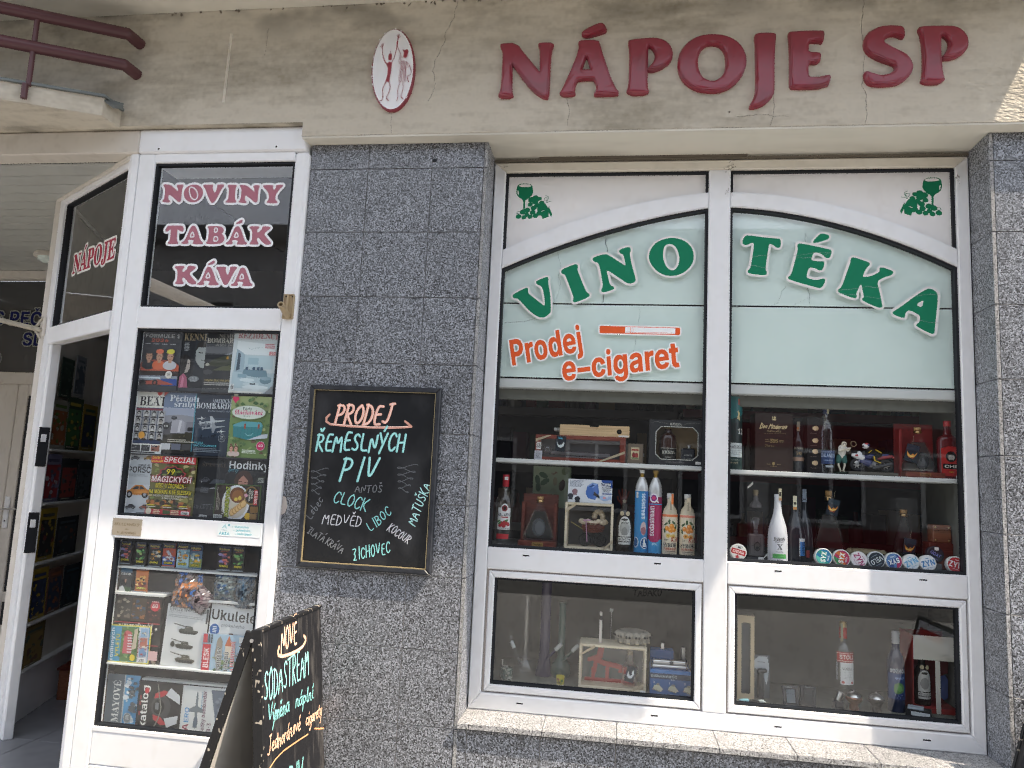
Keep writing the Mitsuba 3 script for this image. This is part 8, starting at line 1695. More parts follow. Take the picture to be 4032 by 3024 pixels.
p.pts([(-.020, .085), (-.016, .108), (-.002, .116), (.014, .112), (.022, .096), (.018, .080), (.0, .072), (-.014, .072)], '#4f7a4a').pts([(-.010, .09), (0, .108), (.010, .10), (.014, .086), (0, .08)], '#6a9a5c')
for a, b in ((-.012, .066), (0, .062), (.012, .066), (.006, .056), (-.006, .055)): p.ell(a, b, .007, .007, '#23305c').ell(a - .002, b + .002, .002, .002, '#6a7aa8')
wrapped(p, wrap(x, y, FL, .0317), 'label', t)
t = thing('white_gift_carton', 'white and red gift carton with cut out windows, right end of the lower right window', 'gift carton')
g0, g1, gz = 1.786, 1.955, FL
put('back', box(g0, g1, .30, .303, gz, gz + .30), 'case_red', t)
put('side', box(g0, g0 + .003, .165, .2995, gz, gz + .30), 'case_red', t)
put('top_flap', [bev(g0 + .0035, g1, .165, .17, gz + .205, gz + .30, .001)], 'white_card', t)
put('post', bev(1.872, 1.890, .165, .169, gz, gz + .2045, .001), 'white_card', t)
put('tray', [bev(g0 + .0035, g1, .1655, .2995, gz, gz + .02, .001)], 'case_red', t)
put('glass_edge', flat_at(sbox(1.8905, gz + .021, g1 - .002, gz + .204), .168), 'clear_plastic', t)
x, y = 1.842, .225
t = thing('mead_bottle', 'dark mead bottle with white oval label inside the white gift carton', 'bottle')
put('glass', moved(lathe([(0, .0), (.030, .0), (.0315, .005), (.0315, .110), (.026, .132), (.014, .152), (.012, .165), (.012, .180), (0, .180)], 28), x, y, gz + .0205), 'brown_gloss', t, smooth=30)
p = Print().ell(0, .098, .025, .040, '#c3c3bf').rect(-.026, .026, .026, .10, '#c3c3bf').ell(0, .086, .017, .022, '#8f8f8c').rect(-.026, .034, .026, .054, '#3a3936').rect(-.026, .0375, .026, .0505, '#c9c9c4').text('MEDOVINA', 0, .040, .0075, '#26262a', font='serif', anchor='c', fit=.046).ell(0, .126, .012, .005, '#33332e')
for k in (-1, 1): p.ell(k * .010, .150, .0075, .0085, '#b5a98c')
wrapped(p, wrap(x, y, gz + .0205, .0317), 'label', t)
t = thing('gift_opener', 'blue and silver bottle opener packed in the white gift carton', 'opener')
paint('blade', [(upright(Polygon([(1.918, gz + .05), (1.930, gz + .042), (1.942, gz + .05), (1.944, gz + .12), (1.936, gz + .135), (1.922, gz + .13)]).buffer(.002), .235, .006), '#4a5a8c')], 'gloss', t)
paint('grip', [(upright(Polygon([(1.912, gz + .14), (1.945, gz + .145), (1.948, gz + .19), (1.918, gz + .195)]).buffer(.002), .238, .006), '#6a2a2e')], 'print', t)
t = thing('cigarette_packs', 'opened black cigarette pack with white foil, front right of the lower right window', 'cigarette pack')
m = moved(bev(-.045, .045, -.030, .030, 0, .024, .001), 1.790, .125, FL, rz=-22)
paint('pack', [(m, '#15181c')], 'print', t)
paint('foil', [(moved(bev(-.030, .026, -.022, .026, .0242, .030, .001), 1.783, .129, FL, rz=-22), '#a9b4bd'), (moved(bev(-.026, .040, -.0312, -.0305, .004, .019, .0002), 1.790, .125, FL, rz=-22), '#c3c9cd')], 'print', t)
t = thing('candy_packs', 'small shiny pale blue wrapped sweets in the left corner of the lower right window', 'sweets', kind=None)
for k, (x, w, ro, c) in enumerate(((1.118, .024, 10, '#7fb4c4'), (1.152, .030, -24, '#20262a'), (1.176, .028, -20, '#c3cfcf'))):
 paint('wrapper', [(moved(limbs([((-w / 2, 0, 0), .006, (w / 2, 0, .002), .007), ((-w * .8, 0, 0), .003, (w * .8, 0, 0), .003)], .005, 4), x, .095, FL + .0075, ry=ro * .4, rz=ro), c)], 'gloss', t, True)

# ================================================================ magazines and packets in the showcase

def blobs(p, x0, y0, x1, y1, cols, n, s, seed):
 r = random.Random(seed)
 for _ in range(n):
  a, b = r.uniform(x0, x1), r.uniform(y0, y1)
  k = r.uniform(.4, 1) * s
  p.pts([(a + k * r.uniform(.5, 1.2) * math.cos(t_), b + k * r.uniform(.3, .8) * math.sin(t_)) for t_ in np.linspace(0, 6.28, 7)[:-1]], r.choice(cols))

def face(p, x, y, s, skin, hair, top='#16181c'):
 p.ell(x, y - s * 1.5, s * 1.25, s * .8, top).rect(x - s * .3, y - s * 1.1, x + s * .3, y - s * .4, skin).ell(x, y + s * .12, s * .68, s * .92, hair).ell(x, y - s * .08, s * .55, s * .76, skin)
 p.rect(x - s * .36, y + .02 * s, x - s * .1, y + .12 * s, '#2a211d').rect(x + s * .1, y + .02 * s, x + s * .36, y + .12 * s, '#2a211d').rect(x - s * .2, y - .48 * s, x + s * .2, y - .40 * s, '#7a4038')

def lines(p, x, y, n, w, h, col, seed=1, align='l'):
 r = random.Random(seed)
 for k in range(n):
  ww = w * r.uniform(.6, 1)
  x0 = x - (ww / 2 if align == 'c' else 0)
  p.rect(x0, y - k * h * 1.9, x0 + ww, y - k * h * 1.9 + h, col)

def mag(key, label, base, draw, y=-.130, xr=0.0, dz=0.0, name='magazine', group=None, step=1.1e-4, cat='magazine'):
 cx, cz, w, h, rot = MAG[key]
 t = thing(name, label, cat, group)
 rot *= .8
 w += xr
 f0 = facing(cx, y, cz + dz, rot)
 fr = lambda v, d: f0(v - [[(w - xr) / 2, h / 2]], d)
 b = box(0, w, 0, 1, 0, h); v = b.vertices
 out = fr(v[:, [0, 2]], 0) + np.c_[np.zeros(8), np.where(v[:, 1] > .5, .003, 0), np.zeros(8)]
 o = trimesh.Trimesh(out, b.faces, process=False); o.fix_normals()
 paint('pages', [(o, base)], 'print', t)
 p = Print(sbox(0.0005, 0.0005, w - .0005, h - .0005))
 draw(p, w - xr, h)
 p.build('cover', lambda v, d: fr(v, d + 3e-4), t, step=step)
 return t

def racing(p, w, h):
 p.rect(0, 0, w, h, '#23272f')
 for k in range(26): p.rect(0, k * h / 26, .009, (k + .5) * h / 26, ('#b53a3c', '#d0cfcf')[k % 2])
 p.text('FORMULE 1', w * .54, h * .885, .017, '#b9bcc0', anchor='c', fit=w * .82).text('2026', w * .48, h * .815, .015, '#c2553c', anchor='c', fit=w * .40)
 for k in range(4): p.rect(w * (.14 + .2 * k), h * .775, w * (.27 + .2 * k), h * .785, '#a9adb2')
 p.ell(w * .52, h * .39, w * .5, h * .13, '#8c3a2a').ell(w * .6, h * .36, w * .5, h * .10, '#b35236').rect(0, h * .24, w, h * .33, '#2a1a18')
 for x, cap, tp in ((.27, '#26262c', '#23242c'), (.52, '#d06a4a', '#c8643c'), (.78, '#c9c43a', '#b9bcc0')):
  face(p, w * x, h * .57, .026, '#b58a72', '#5a4032', tp)
  p.ell(w * x, h * .655, .019, .011, cap).rect(w * x - .019, h * .628, w * x + .008, h * .642, cap)
 p.rect(0, h * .17, w, h * .25, '#7d8694').rect(0, h * .2, w * .6, h * .225, '#c9d2dc').rect(w * .62, h * .09, w, h * .20, '#27448c')
 p.pts([(w * .12, h * .15), (w * .45, h * .17), (w * .55, h * .19), (w * .9, h * .12), (w * .9, h * .10), (w * .2, h * .10)], '#9c4a3a').ell(w * .48, h * .13, .013, .014, '#17181a').ell(w * .48, h * .13, .006, .007, '#8a3a2a').ell(w * .2, h * .125, .014, .014, '#1a1a1c')
 p.rect(0, 0, w, h * .09, '#33383e').ell(w * .79, h * .27, .0165, .017, '#d4d0c8')
 lines(p, w * .79, h * .30, 5, .022, .0016, '#8a8680', 1, 'c')

def couple(p, w, h):
 p.rect(0, 0, w * 1.4, h, '#1b1e22').rect(w * .55, h * .2, w * 1.4, h, '#252a30')
 p.text('KENNEDY', w * .06, h * .855, .030, '#a8997a', font='serif', fit=w * 1.42)
 lines(p, w * .2, h * .80, 6, w * .26, .0035, '#8f9396', 3, 'c')
 p.pts([(w * .62, h * .52), (w * .60, h * .68), (w * .68, h * .76), (w * 1.1, h * .76), (w * 1.1, h * .38), (w * .86, h * .40), (w * .72, h * .46)], '#9aa09f').pts([(w * .60, h * .68), (w * .64, h * .80), (w * .9, h * .86), (w * 1.2, h * .82), (w * 1.1, h * .74), (w * .7, h * .74)], '#2a2622').rect(w * .72, h * .64, w * .90, h * .655, '#23211f').rect(w * .85, h * .52, w * 1.05, h * .53, '#4a4644')
 p.ell(w * .18, h * .44, w * .28, h * .17, '#1a1614').pts([(w * .22, h * .56), (w * .40, h * .52), (w * .42, h * .40), (w * .34, h * .32), (w * .18, h * .30), (w * .16, h * .44)], '#a9a29a').pts([(w * .10, h * .52), (w * .30, h * .60), (w * .28, h * .46), (w * .2, h * .3), (w * .02, h * .3)], '#1a1614').rect(w * .30, h * .46, w * .4, h * .468, '#2a2624')
 p.pts([(0, h * .06), (w * .02, h * .24), (w * .18, h * .30), (w * .32, h * .24), (w * .40, h * .05)], '#a35a72').pts([(w * .08, h * .06), (w * .14, h * .26), (w * .22, h * .22), (w * .2, h * .05)], '#c07a90')
 p.ell(w * .62, h * .21, w * .22, h * .05, '#70767a')
 for k in range(5): p.rect(w * (.5 + .06 * k), h * .16, w * (.52 + .06 * k), h * .24, '#a9adb0')
 p.rect(0, 0, w * 1.4, h * .06, '#3a3e44')

def aircraft(p, x, y, s, col, rot=0):
 g = unary_union([affinity.scale(Point(0, 0).buffer(1, 6), s, s * .14), Polygon([(-.1 * s, 0), (.25 * s, .05 * s), (.05 * s, .75 * s), (-.12 * s, .75 * s)]), Polygon([(-.1 * s, 0), (.25 * s, -.05 * s), (.05 * s, -.75 * s), (-.12 * s, -.75 * s)]), Polygon([(-.9 * s, 0), (-.75 * s, .25 * s), (-.95 * s, .25 * s)]), Polygon([(-.9 * s, 0), (-.75 * s, -.2 * s), (-.95 * s, -.2 * s)])])
 p.poly(affinity.translate(affinity.rotate(affinity.scale(g, 1, .55), rot, origin=(0, 0)), x, y), col)

def plane(p, w, h):
 p.rect(0, 0, w * 1.3, h, '#2c2e31').rect(0, h * .62, w * 1.3, h * .8, '#4a4c50').ell(w * .5, h * .70, w * .9, h * .06, '#6a6c70')
 p.text('NĚMECKÉ', w * .45, h * .90, .017, '#8d8a84', font='serif', fit=w * .95).text('BOMBARDÉRY', w * .03, h * .815, .022, '#c3bfb6', font='serif', fit=w * 1.55).text('druhé světové', w * .35, h * .765, .011, '#8d8c88', font='serif', fit=w * .9)
 p.pts([(w * .05, h * .44), (w * .3, h * .54), (w * 1.1, h * .66), (w * 1.2, h * .5), (w * .5, h * .42)], '#3f4236').pts([(w * .3, h * .36), (w * .7, h * .44), (w * 1.2, h * .46), (w * 1.1, h * .36)], '#53573f').ell(w * .12, h * .455, w * .07, h * .025, '#b0aea4').pts([(w * .7, h * .62), (w * 1.1, h * .69), (w * 1.1, h * .64)], '#8a9096').ell(w * .82, h * .57, .006, .007, '#a8803a').ell(w * .15, h * .33, w * .18, h * .04, '#45474a')
 p.text('VELKÁ ENCYKLOPEDIE', w * .06, h * .178, .0085, '#b3a06a', fit=w * 1.1)
 lines(p, w * .06, h * .145, 2, w, .0042, '#a5a5a2', 2); p.rect(w * .02, h * .055, w, h * .06, '#8d8d8a').rect(0, 0, w * 1.3, h * .05, '#4a4e50')

def residence(p, w, h):
 p.rect(0, 0, w, h, '#c9d3d6').text('REZIDENCE', w * .10, h * .895, .026, '#b35f66', font='serif', fit=w * .95).rect(w * .05, h * .872, w, h * .875, '#a9a9aa')
 p.pts([(w * .06, h * .2), (w * .10, h * .72), (w * .30, h * .66), (w * .30, h * .35)], '#9db4bf').pts([(w * .12, h * .36), (w * .14, h * .66), (w * .2, h * .64), (w * .2, h * .38)], '#3f5262').rect(w * .30, h * .40, w * .95, h * .62, '#b6cbd2').rect(w * .38, h * .47, w * .62, h * .58, '#9dbac4').pts([(w * .1, h * .72), (w * .30, h * .63), (w * .95, h * .63), (w, h * .80), (w * .1, h * .85)], '#dbe4e6')
 for k in range(3): p.line([(w * (.35 + .08 * k), h * .74), (w * (.5 + .1 * k), h * (.70 + .03 * k))], .0012, '#9db0b8')
 p.rect(w * .05, h * .08, w, h * .34, '#aec3cb').pts([(w * .28, h * .30), (w * .30, h * .39), (w * .82, h * .38), (w * .86, h * .28), (w * .6, h * .26)], '#6f8d9c').rect(w * .18, h * .25, w * .38, h * .31, '#86a5b2').ell(w * .82, h * .22, w * .13, h * .06, '#6d8a98').ell(w * .82, h * .25, w * .13, h * .03, '#8aa6b2').ell(w * .40, h * .215, w * .17, h * .03, '#cfdde2').ell(w * .5, h * .15, w * .19, h * .03, '#c3d3d9').rect(w * .47, h * .14, w * .6, h * .165, '#3a4a54').ell(w * .60, h * .10, w * .3, h * .035, '#d2dee2')
 for a in (.34, .50, .60, .68): p.rect(w * a, h * .38, w * (a + .06), h * .43, '#3d5a72')
 lines(p, w * .74, h * .80, 3, w * .24, .004, '#c47f86', 5); p.rect(w * .85, h * .63, w, h * .69, '#c26f76').text('129', w * .88, h * .64, .010, '#e6dede')
 p.rect(w * .04, h * .04, w * .12, h * .14, '#dfe2e2')
 for k in range(7): p.rect(w * .05 + k * .0018, h * .055, w * .05 + k * .0018 + .0009, h * .13, '#2a2d30')
 p.pts([(w * .8, 0), (w, h * .14), (w, 0)], '#8d9298').rect(0, 0, w * .8, h * .03, '#dfdfd8')

def band(p, w, h):
 p.rect(0, 0, w * 1.2, h, '#1f3760').rect(0, h * .74, w * 1.2, h, '#d6d6cf').rect(0, h * .70, w * 1.2, h * .73, '#7c2f3c').text('KOMPLETNÍ', w * .42, h * .90, .008, '#6d6d6a', font='serif', fit=w * .62).text('BEATLES', w * .17, h * .775, .040, '#1d1f24', font='serif', fit=w * 1.6).ell(w * .85, h * .985, .012, .012, '#c0392f')
 for i in range(4):
  for j in range(4):
   x, y = w * (.18 + .28 * i), h * (.64 - .118 * j)
   p.rect(x - .0165, y - .0155, x + .0165, y + .0155, ('#9a9ca0', '#b3b3b4', '#85888c')[(i + j) % 3])
   p.ell(x, y + .003, .0085, .0115, '#22201f').ell(x, y - .002, .0066, .0085, ('#c3c3c2', '#a9a29a')[(i * j) % 2]).rect(x - .005, y - .0005, x + .005, y + .0012, '#3a3a3a').ell(x, y - .0145, .012, .005, '#1a1a1c')
 p.ell(w * .40, h * .30, .0155, .0155, '#d69a34').rect(0, 0, w * 1.2, h * .165, '#d8dad8')
 for k in range(3): p.rect(w * (.10 + .34 * k), h * .05, w * (.40 + .34 * k), h * .145, ('#2c2e32', '#36383a', '#8c5a4a')[k])
 blobs(p, w * .1, h * .06, w, h * .14, ['#17181a', '#55585c', '#8a8c90'], 16, .007, 4)
 lines(p, w * .1, h * .022, 1, w * 1.2, .005, '#2a2c30', 3)

def bunker(p, w, h):
 p.rect(0, 0, w * 1.2, h, '#6a7a94').rect(0, h * .55, w * 1.2, h * .75, '#98a1b4').pts([(0, h * .62), (w * .6, h * .64), (w * 1.2, h * .60), (w * 1.2, h * .3), (0, h * .3)], '#8d8f98').rect(0, 0, w * 1.2, h * .36, '#3d3a30').pts([(0, h * .38), (w * .3, h * .53), (w * .62, h * .56), (w * .62, h * .34), (0, h * .3)], '#55555a')
 p.pts([(w * .30, h * .34), (w * .32, h * .54), (w * .62, h * .56), (w * .72, h * .52), (w * .76, h * .34)], '#a3a3ac').pts([(w * .52, h * .36), (w * .56, h * .55), (w * .64, h * .54), (w * .60, h * .36)], '#c9c9cf').rect(w * .78, h * .36, w * 1.2, h * .53, '#7b7b84').rect(w * .84, h * .38, w * 1.0, h * .44, '#2c2c30').ell(w * .38, h * .585, w * .09, h * .03, '#2e3036').ell(w * .36, h * .60, w * .06, h * .02, '#4d5058')
 blobs(p, 0, h * .05, w, h * .3, ['#2e2c24', '#4a4638', '#57523f', '#35372c'], 26, .012, 6)
 p.text('Pěchotní', w * .20, h * .855, .028, '#cdd3da', font='serif', fit=w * 1.10).text('sruby', w * .36, h * .765, .026, '#cdd3da', font='serif', fit=w * .70).ell(w * .16, h * .45, .0175, .0175, '#55585c').ell(w * .16, h * .45, .0155, .0155, '#2b2c2e').text('160', w * .16, h * .435, .008, '#c9c9c6', anchor='c', font='serif')
 lines(p, w * .25, h * .225, 2, w * .85, .0042, '#b3b0a4', 8)
 for k in range(3): p.rect(w * (.06 + .33 * k), h * .07, w * (.36 + .33 * k), h * .17, ('#bfc2c4', '#6a6e7c', '#4a4a4c')[k])
 p.rect(0, 0, w * 1.2, h * .055, '#1d1d1c').pts([(0, h * .93), (w * .16, h), (0, h)], '#a8443c')

def bomber(p, w, h):
 p.rect(0, 0, w * 1.2, h, '#25303f').rect(0, h * .3, w * 1.2, h * .62, '#2f3c4d').rect(0, 0, .0045, h, '#4f93a6')
 p.text('AMERICKÉ', w * .46, h * .865, .0165, '#a9b0b8', font='serif', fit=w * .56).text('BOMBARDÉRY', w * .04, h * .765, .025, '#c6cbd0', font='serif', fit=w * 1.26).text('druhé světové války', w * .36, h * .715, .0085, '#7f8894', font='serif', fit=w * .66)
 for x, y, s, c in ((.50, .55, .062, '#aeb4ba'), (.55, .46, .055, '#8d949c'), (.22, .60, .02, '#c3c7ca'), (.78, .40, .02, '#c9cdd0'), (.35, .5, .03, '#6d747d')): aircraft(p, w * x, h * y, s, c, 8)
 blobs(p, w * .1, h * .28, w, h * .36, ['#1c2531', '#39465a', '#4a4f50'], 14, .010, 9)
 p.ell(w * .82, h * .29, .0165, .0165, '#9aa1a8').ell(w * .82, h * .29, .015, .015, '#25303f').text('99', w * .82, h * .30, .008, '#c3c7ca', anchor='c')
 lines(p, w * .82, h * .285, 2, .018, .0014, '#8a929a', 2, 'c')
 p.text('VELKÁ', w * .08, h * .19, .0085, '#5fb0c2', fit=w * .26).text('ENCYKLOPEDIE', w * .08, h * .145, .0085, '#5fb0c2', fit=w * .62); lines(p, w * .08, h * .11, 3, w * .9, .0036, '#6f7a86', 3)

def crochet(p, w, h):
 p.rect(0, 0, w, h, '#6f8a4f').rect(0, h * .78, w, h, '#9aa872')
 blobs(p, 0, 0, w, h, ['#4f7040', '#86a060', '#3f6236', '#a3b078', '#5d7d48', '#6a5a40'], 70, .014, 12)
 p.ell(w * .48, h * .735, w * .43, h * .115, '#8aa07a').ell(w * .48, h * .735, w * .415, h * .107, '#cdd6cc').text('Párty', w * .44, h * .775, .0125, '#3a4a40', font='serif', anchor='c', fit=w * .24).text('Háčkování', w * .48, h * .70, .0195, '#c42f6c', font='serif', anchor='c', fit=w * .70).hand('Zázraky', w * .34, h * .665, .007, '#7d8f84', .0008, w=.005, seed=3)
 p.ell(w * .10, h * .955, .009, .009, '#cf2f60').ell(w * .165, h * .955, .009, .009, '#cf2f60').pts([(w * .055, h * .945), (w * .21, h * .945), (w * .13, h * .88)], '#cf2f60')
 p.pts([(w * .14, h * .34), (w * .12, h * .52), (w * .35, h * .58), (w * .80, h * .57), (w * .86, h * .52), (w * .82, h * .32), (w * .5, h * .29)], '#2f7f86').pts([(w * .12, h * .53), (w * .35, h * .59), (w * .80, h * .58), (w * .86, h * .53), (w * .84, h * .50), (w * .14, h * .50)], '#57a0a8')
 for k in range(8): p.line([(w * (.16 + .085 * k), h * .32), (w * (.16 + .085 * k), h * .50)], .001, '#236870')
 p.line([(w * .44, h * .39), (w * .5, h * .365), (w * .60, h * .37), (w * .63, h * .40)], .003, '#7fc0c4').rect(w * .40, h * .47, w * .44, h * .55, '#a04a3a').rect(w * .74, h * .48, w * .78, h * .55, '#a04a3a').pts([(w * .5, h * .29), (w, h * .33), (w, h * .40), (w * .84, h * .38)], '#c3ccd6')
 for x in (.13, .25):
  face(p, w * x, h * .14, .014, '#c99a84', '#5a2f26', '#c9b8b0')
  p.pts([(w * x - .006, h * .20), (w * x - .003, h * .235), (w * x + .002, h * .20)], '#7b2f3a')
 p.ell(w * .85, h * .20, .0195, .0195, '#d9b3c2').ell(w * .85, h * .20, .0178, .0178, '#c42f60').text('40', w * .85, h * .185, .012, '#ecdfe4', anchor='c'); lines(p, w * .40, h * .12, 3, w * .38, .003, '#c9d2c4', 5)

def car(p, x, y, s, col):
 p.pts([(x - s, y), (x - s * .95, y + s * .25), (x - s * .55, y + s * .36), (x - s * .2, y + s * .68), (x + s * .35, y + s * .68), (x + s * .7, y + s * .40), (x + s, y + s * .30), (x + s * 1.02, y)], col).pts([(x - s * .42, y + s * .38), (x - s * .15, y + s * .60), (x + s * .08, y + s * .60), (x + s * .08, y + s * .38)], '#23262b').pts([(x + s * .14, y + s * .38), (x + s * .14, y + s * .60), (x + s * .32, y + s * .60), (x + s * .56, y + s * .40)], '#23262b')
 for k in (-.6, .58): p.ell(x + k * s, y + .02 * s, s * .22, s * .24, '#1a1b1e').ell(x + k * s, y + .02 * s, s * .12, s * .13, '#9a9ca0')

def cars(p, w, h):
 p.rect(0, 0, w * 1.2, h, '#b9c0c6').rect(0, 0, w * 1.2, h * .5, '#c6ccd2')
 car(p, w * .30, h * .93, .022, '#5a5e64'); car(p, w * .82, h * .93, .022, '#b08a3c')
 p.text('KOMPLETNÍ', w * .46, h * .81, .0085, '#3a3e46', fit=w * .46).text('PORSCHE', w * .10, h * .70, .027, '#24272e', fit=w * 1.20); lines(p, w * .12, h * .665, 2, w * .9, .0036, '#a3aab0', 3)
 car(p, w * .52, h * .33, .062, '#c07a2c'); p.rect(w * .4, h * .36, w * .9, h * .40, '#cc8a3c')
 car(p, w * .30, h * .11, .024, '#2c2f36'); car(p, w * .84, h * .11, .024, '#8a4a34'); p.rect(w * .55, h * .02, w * .9, h * .045, '#8a9096')

def magic(p, w, h):
 p.rect(0, 0, w, h, '#6d6a3c')
 blobs(p, 0, h * .12, w, h * .88, ['#8a8648', '#4f5a30', '#a39a5a', '#5a3a2c', '#7d8a4a', '#3c3a26', '#b3a878'], 80, .018, 14)
 p.rect(0, h * .88, w, h, '#b5333a').text('SVĚT', w * .02, h * .945, .0145, '#d8b93a', fit=w * .24, slant=8).text('NA DLANI', w * .01, h * .895, .008, '#d8b93a', fit=w * .26).text('SPECIÁL', w * .29, h * .90, .024, '#dcdad4', fit=w * .68, slant=8)
 st_ = [(w * .5 + (w * .33 if k % 2 else w * .28) * math.cos(a), h * .68 + (h * .17 if k % 2 else h * .145) * math.sin(a)) for k, a in enumerate(np.linspace(0, 6.283, 23)[:-1])]
 p.pts(st_, '#9c3a40').pts([(w * .5 + (a - w * .5) * .88, h * .68 + (b - h * .68) * .88) for a, b in st_], '#2a2c1e')
 blobs(p, w * .3, h * .62, w * .7, h * .78, ['#4a5a2c', '#8a8a44', '#6a7a3a'], 12, .012, 4)
 p.text('99', w * .47, h * .70, .024, '#d8c634', anchor='c', slant=8, edge='#2a2a16', ew=.06).text('MAGICKÝCH', w * .50, h * .575, .0245, '#dcd8d4', anchor='c', fit=w * .88, slant=6, edge='#8a2f3c', ew=.12).text('MÍST V ČECHÁCH,', w * .5, h * .475, .0195, '#d8c634', anchor='c', fit=w * .66, edge='#2a2a16', ew=.08).text('NA MORAVĚ A VE SLEZSKU', w * .5, h * .38, .0175, '#d8c634', anchor='c', fit=w * .93, edge='#2a2a16', ew=.08).text('OBJEVTE MÍSTA S TAJEMNOU', w * .52, h * .335, .0075, '#c9c6bc', anchor='c', fit=w * .76).text('ATMOSFÉROU', w * .52, h * .295, .0075, '#c9c6bc', anchor='c', fit=w * .38)
 blobs(p, 0, h * .15, w, h * .27, ['#3a2a1e', '#8a3a2c', '#4a4a2a', '#a36a3a', '#2a2a20'], 30, .016, 15)
 for k in range(3): p.rect(w * (.02 + .36 * k), h * .185, w * (.2 + .36 * k), h * .20, '#cdbb38').rect(w * (.02 + .36 * k), h * .16, w * (.22 + .36 * k), h * .172, '#cfccc2')
 p.rect(0, h * .045, w, h * .13, '#b5333a').ell(w * .08, h * .09, .014, .014, '#d2c8b4').rect(w * .40, h * .055, w * .56, h * .12, '#4a5a36').rect(w * .80, h * .06, w * .98, h * .115, '#d9d9d6')
 for k in range(12): p.rect(w * .82 + k * .0022, h * .065, w * .82 + k * .0022 + .0011, h * .10, '#2a2a2a')
 lines(p, w * .19, h * .108, 3, w * .19, .0036, '#dcc8a8', 3); lines(p, w * .58, h * .108, 3, w * .2, .0036, '#dcc8a8', 5)
 p.rect(0, 0, w, h * .045, '#2c2a22').rect(w * .18, h * .01, w * .5, h * .032, '#cdbb38').rect(w * .52, h * .01, w * .97, h * .032, '#c9c6bc')

def darkcar(p, w, h):
 p.rect(0, 0, w * 1.3, h, '#1e2126').ell(w * .6, h * .93, w * .4, h * .045, '#3a3d42').ell(w * .6, h * .95, w * .4, h * .04, '#1e2126').text('SPECIÁL', w * .16, h * .86, .014, '#4a4238', font='serif', fit=w * .95)
 car(p, w * .34, h * .60, .028, '#4a4d54'); p.pts([(w * .15, h * .42), (w * .3, h * .56), (w * .6, h * .66), (w * 1.2, h * .66), (w * 1.2, h * .38), (w * .3, h * .36)], '#16181c').rect(w * .2, h * .42, w * .5, h * .52, '#33373d')
 for k in range(4): p.rect(w * .21, h * (.43 + .022 * k), w * .49, h * (.436 + .022 * k), '#5d6168')
 p.line([(w * .55, h * .5), (w * .9, h * .52)], .003, '#a9adb2').pts([(w * .5, h * .57), (w * .66, h * .655), (w * 1.1, h * .655), (w * 1.1, h * .6)], '#3d434c')
 p.text('130 LET INOVACÍ', w * -.1, h * .155, .015, '#55575c', font='serif', fit=w * 1.5).rect(w * .3, h * .23, w * .7, h * .237, '#6d7076').rect(w * .25, h * .01, w * .55, h * .06, '#c3c5c6')
 for k in range(8): p.rect(w * .27 + k * .0038, h * .018, w * .27 + k * .0038 + .0019, h * .052, '#26282a')

def watch(p, w, h):
 p.rect(0, 0, w, h, '#1b1e22').text('Hodinky', w * .06, h * .84, .033, '#c9cccf', fit=w * 1.02).hand('Šperky', w * .03, h * .795, .018, '#4a8496', .0018, w=.010, slant=.3, seed=7, gap=.06)
 p.ell(w * .46, h * .62, w * .24, h * .20, '#3d2a24').ell(w * .44, h * .60, w * .155, h * .155, '#a87a6c').pts([(w * .28, h * .62), (w * .34, h * .78), (w * .56, h * .78), (w * .62, h * .6), (w * .66, h * .45), (w * .56, h * .45), (w * .57, h * .66), (w * .44, h * .74), (w * .33, h * .66), (w * .30, h * .45), (w * .22, h * .45)], '#3d2a24').rect(w * .33, h * .635, w * .42, h * .645, '#2a1d1a').rect(w * .48, h * .625, w * .57, h * .635, '#2a1d1a').ell(w * .46, h * .52, w * .06, h * .016, '#7a3a38')
 p.ell(w * .98, h * .5, w * .28, h * .24, '#2e3a2e').ell(w * .98, h * .5, w * .25, h * .21, '#22262a'); lines(p, w * .82, h * .70, 4, w * .16, .003, '#9aa09c', 5)

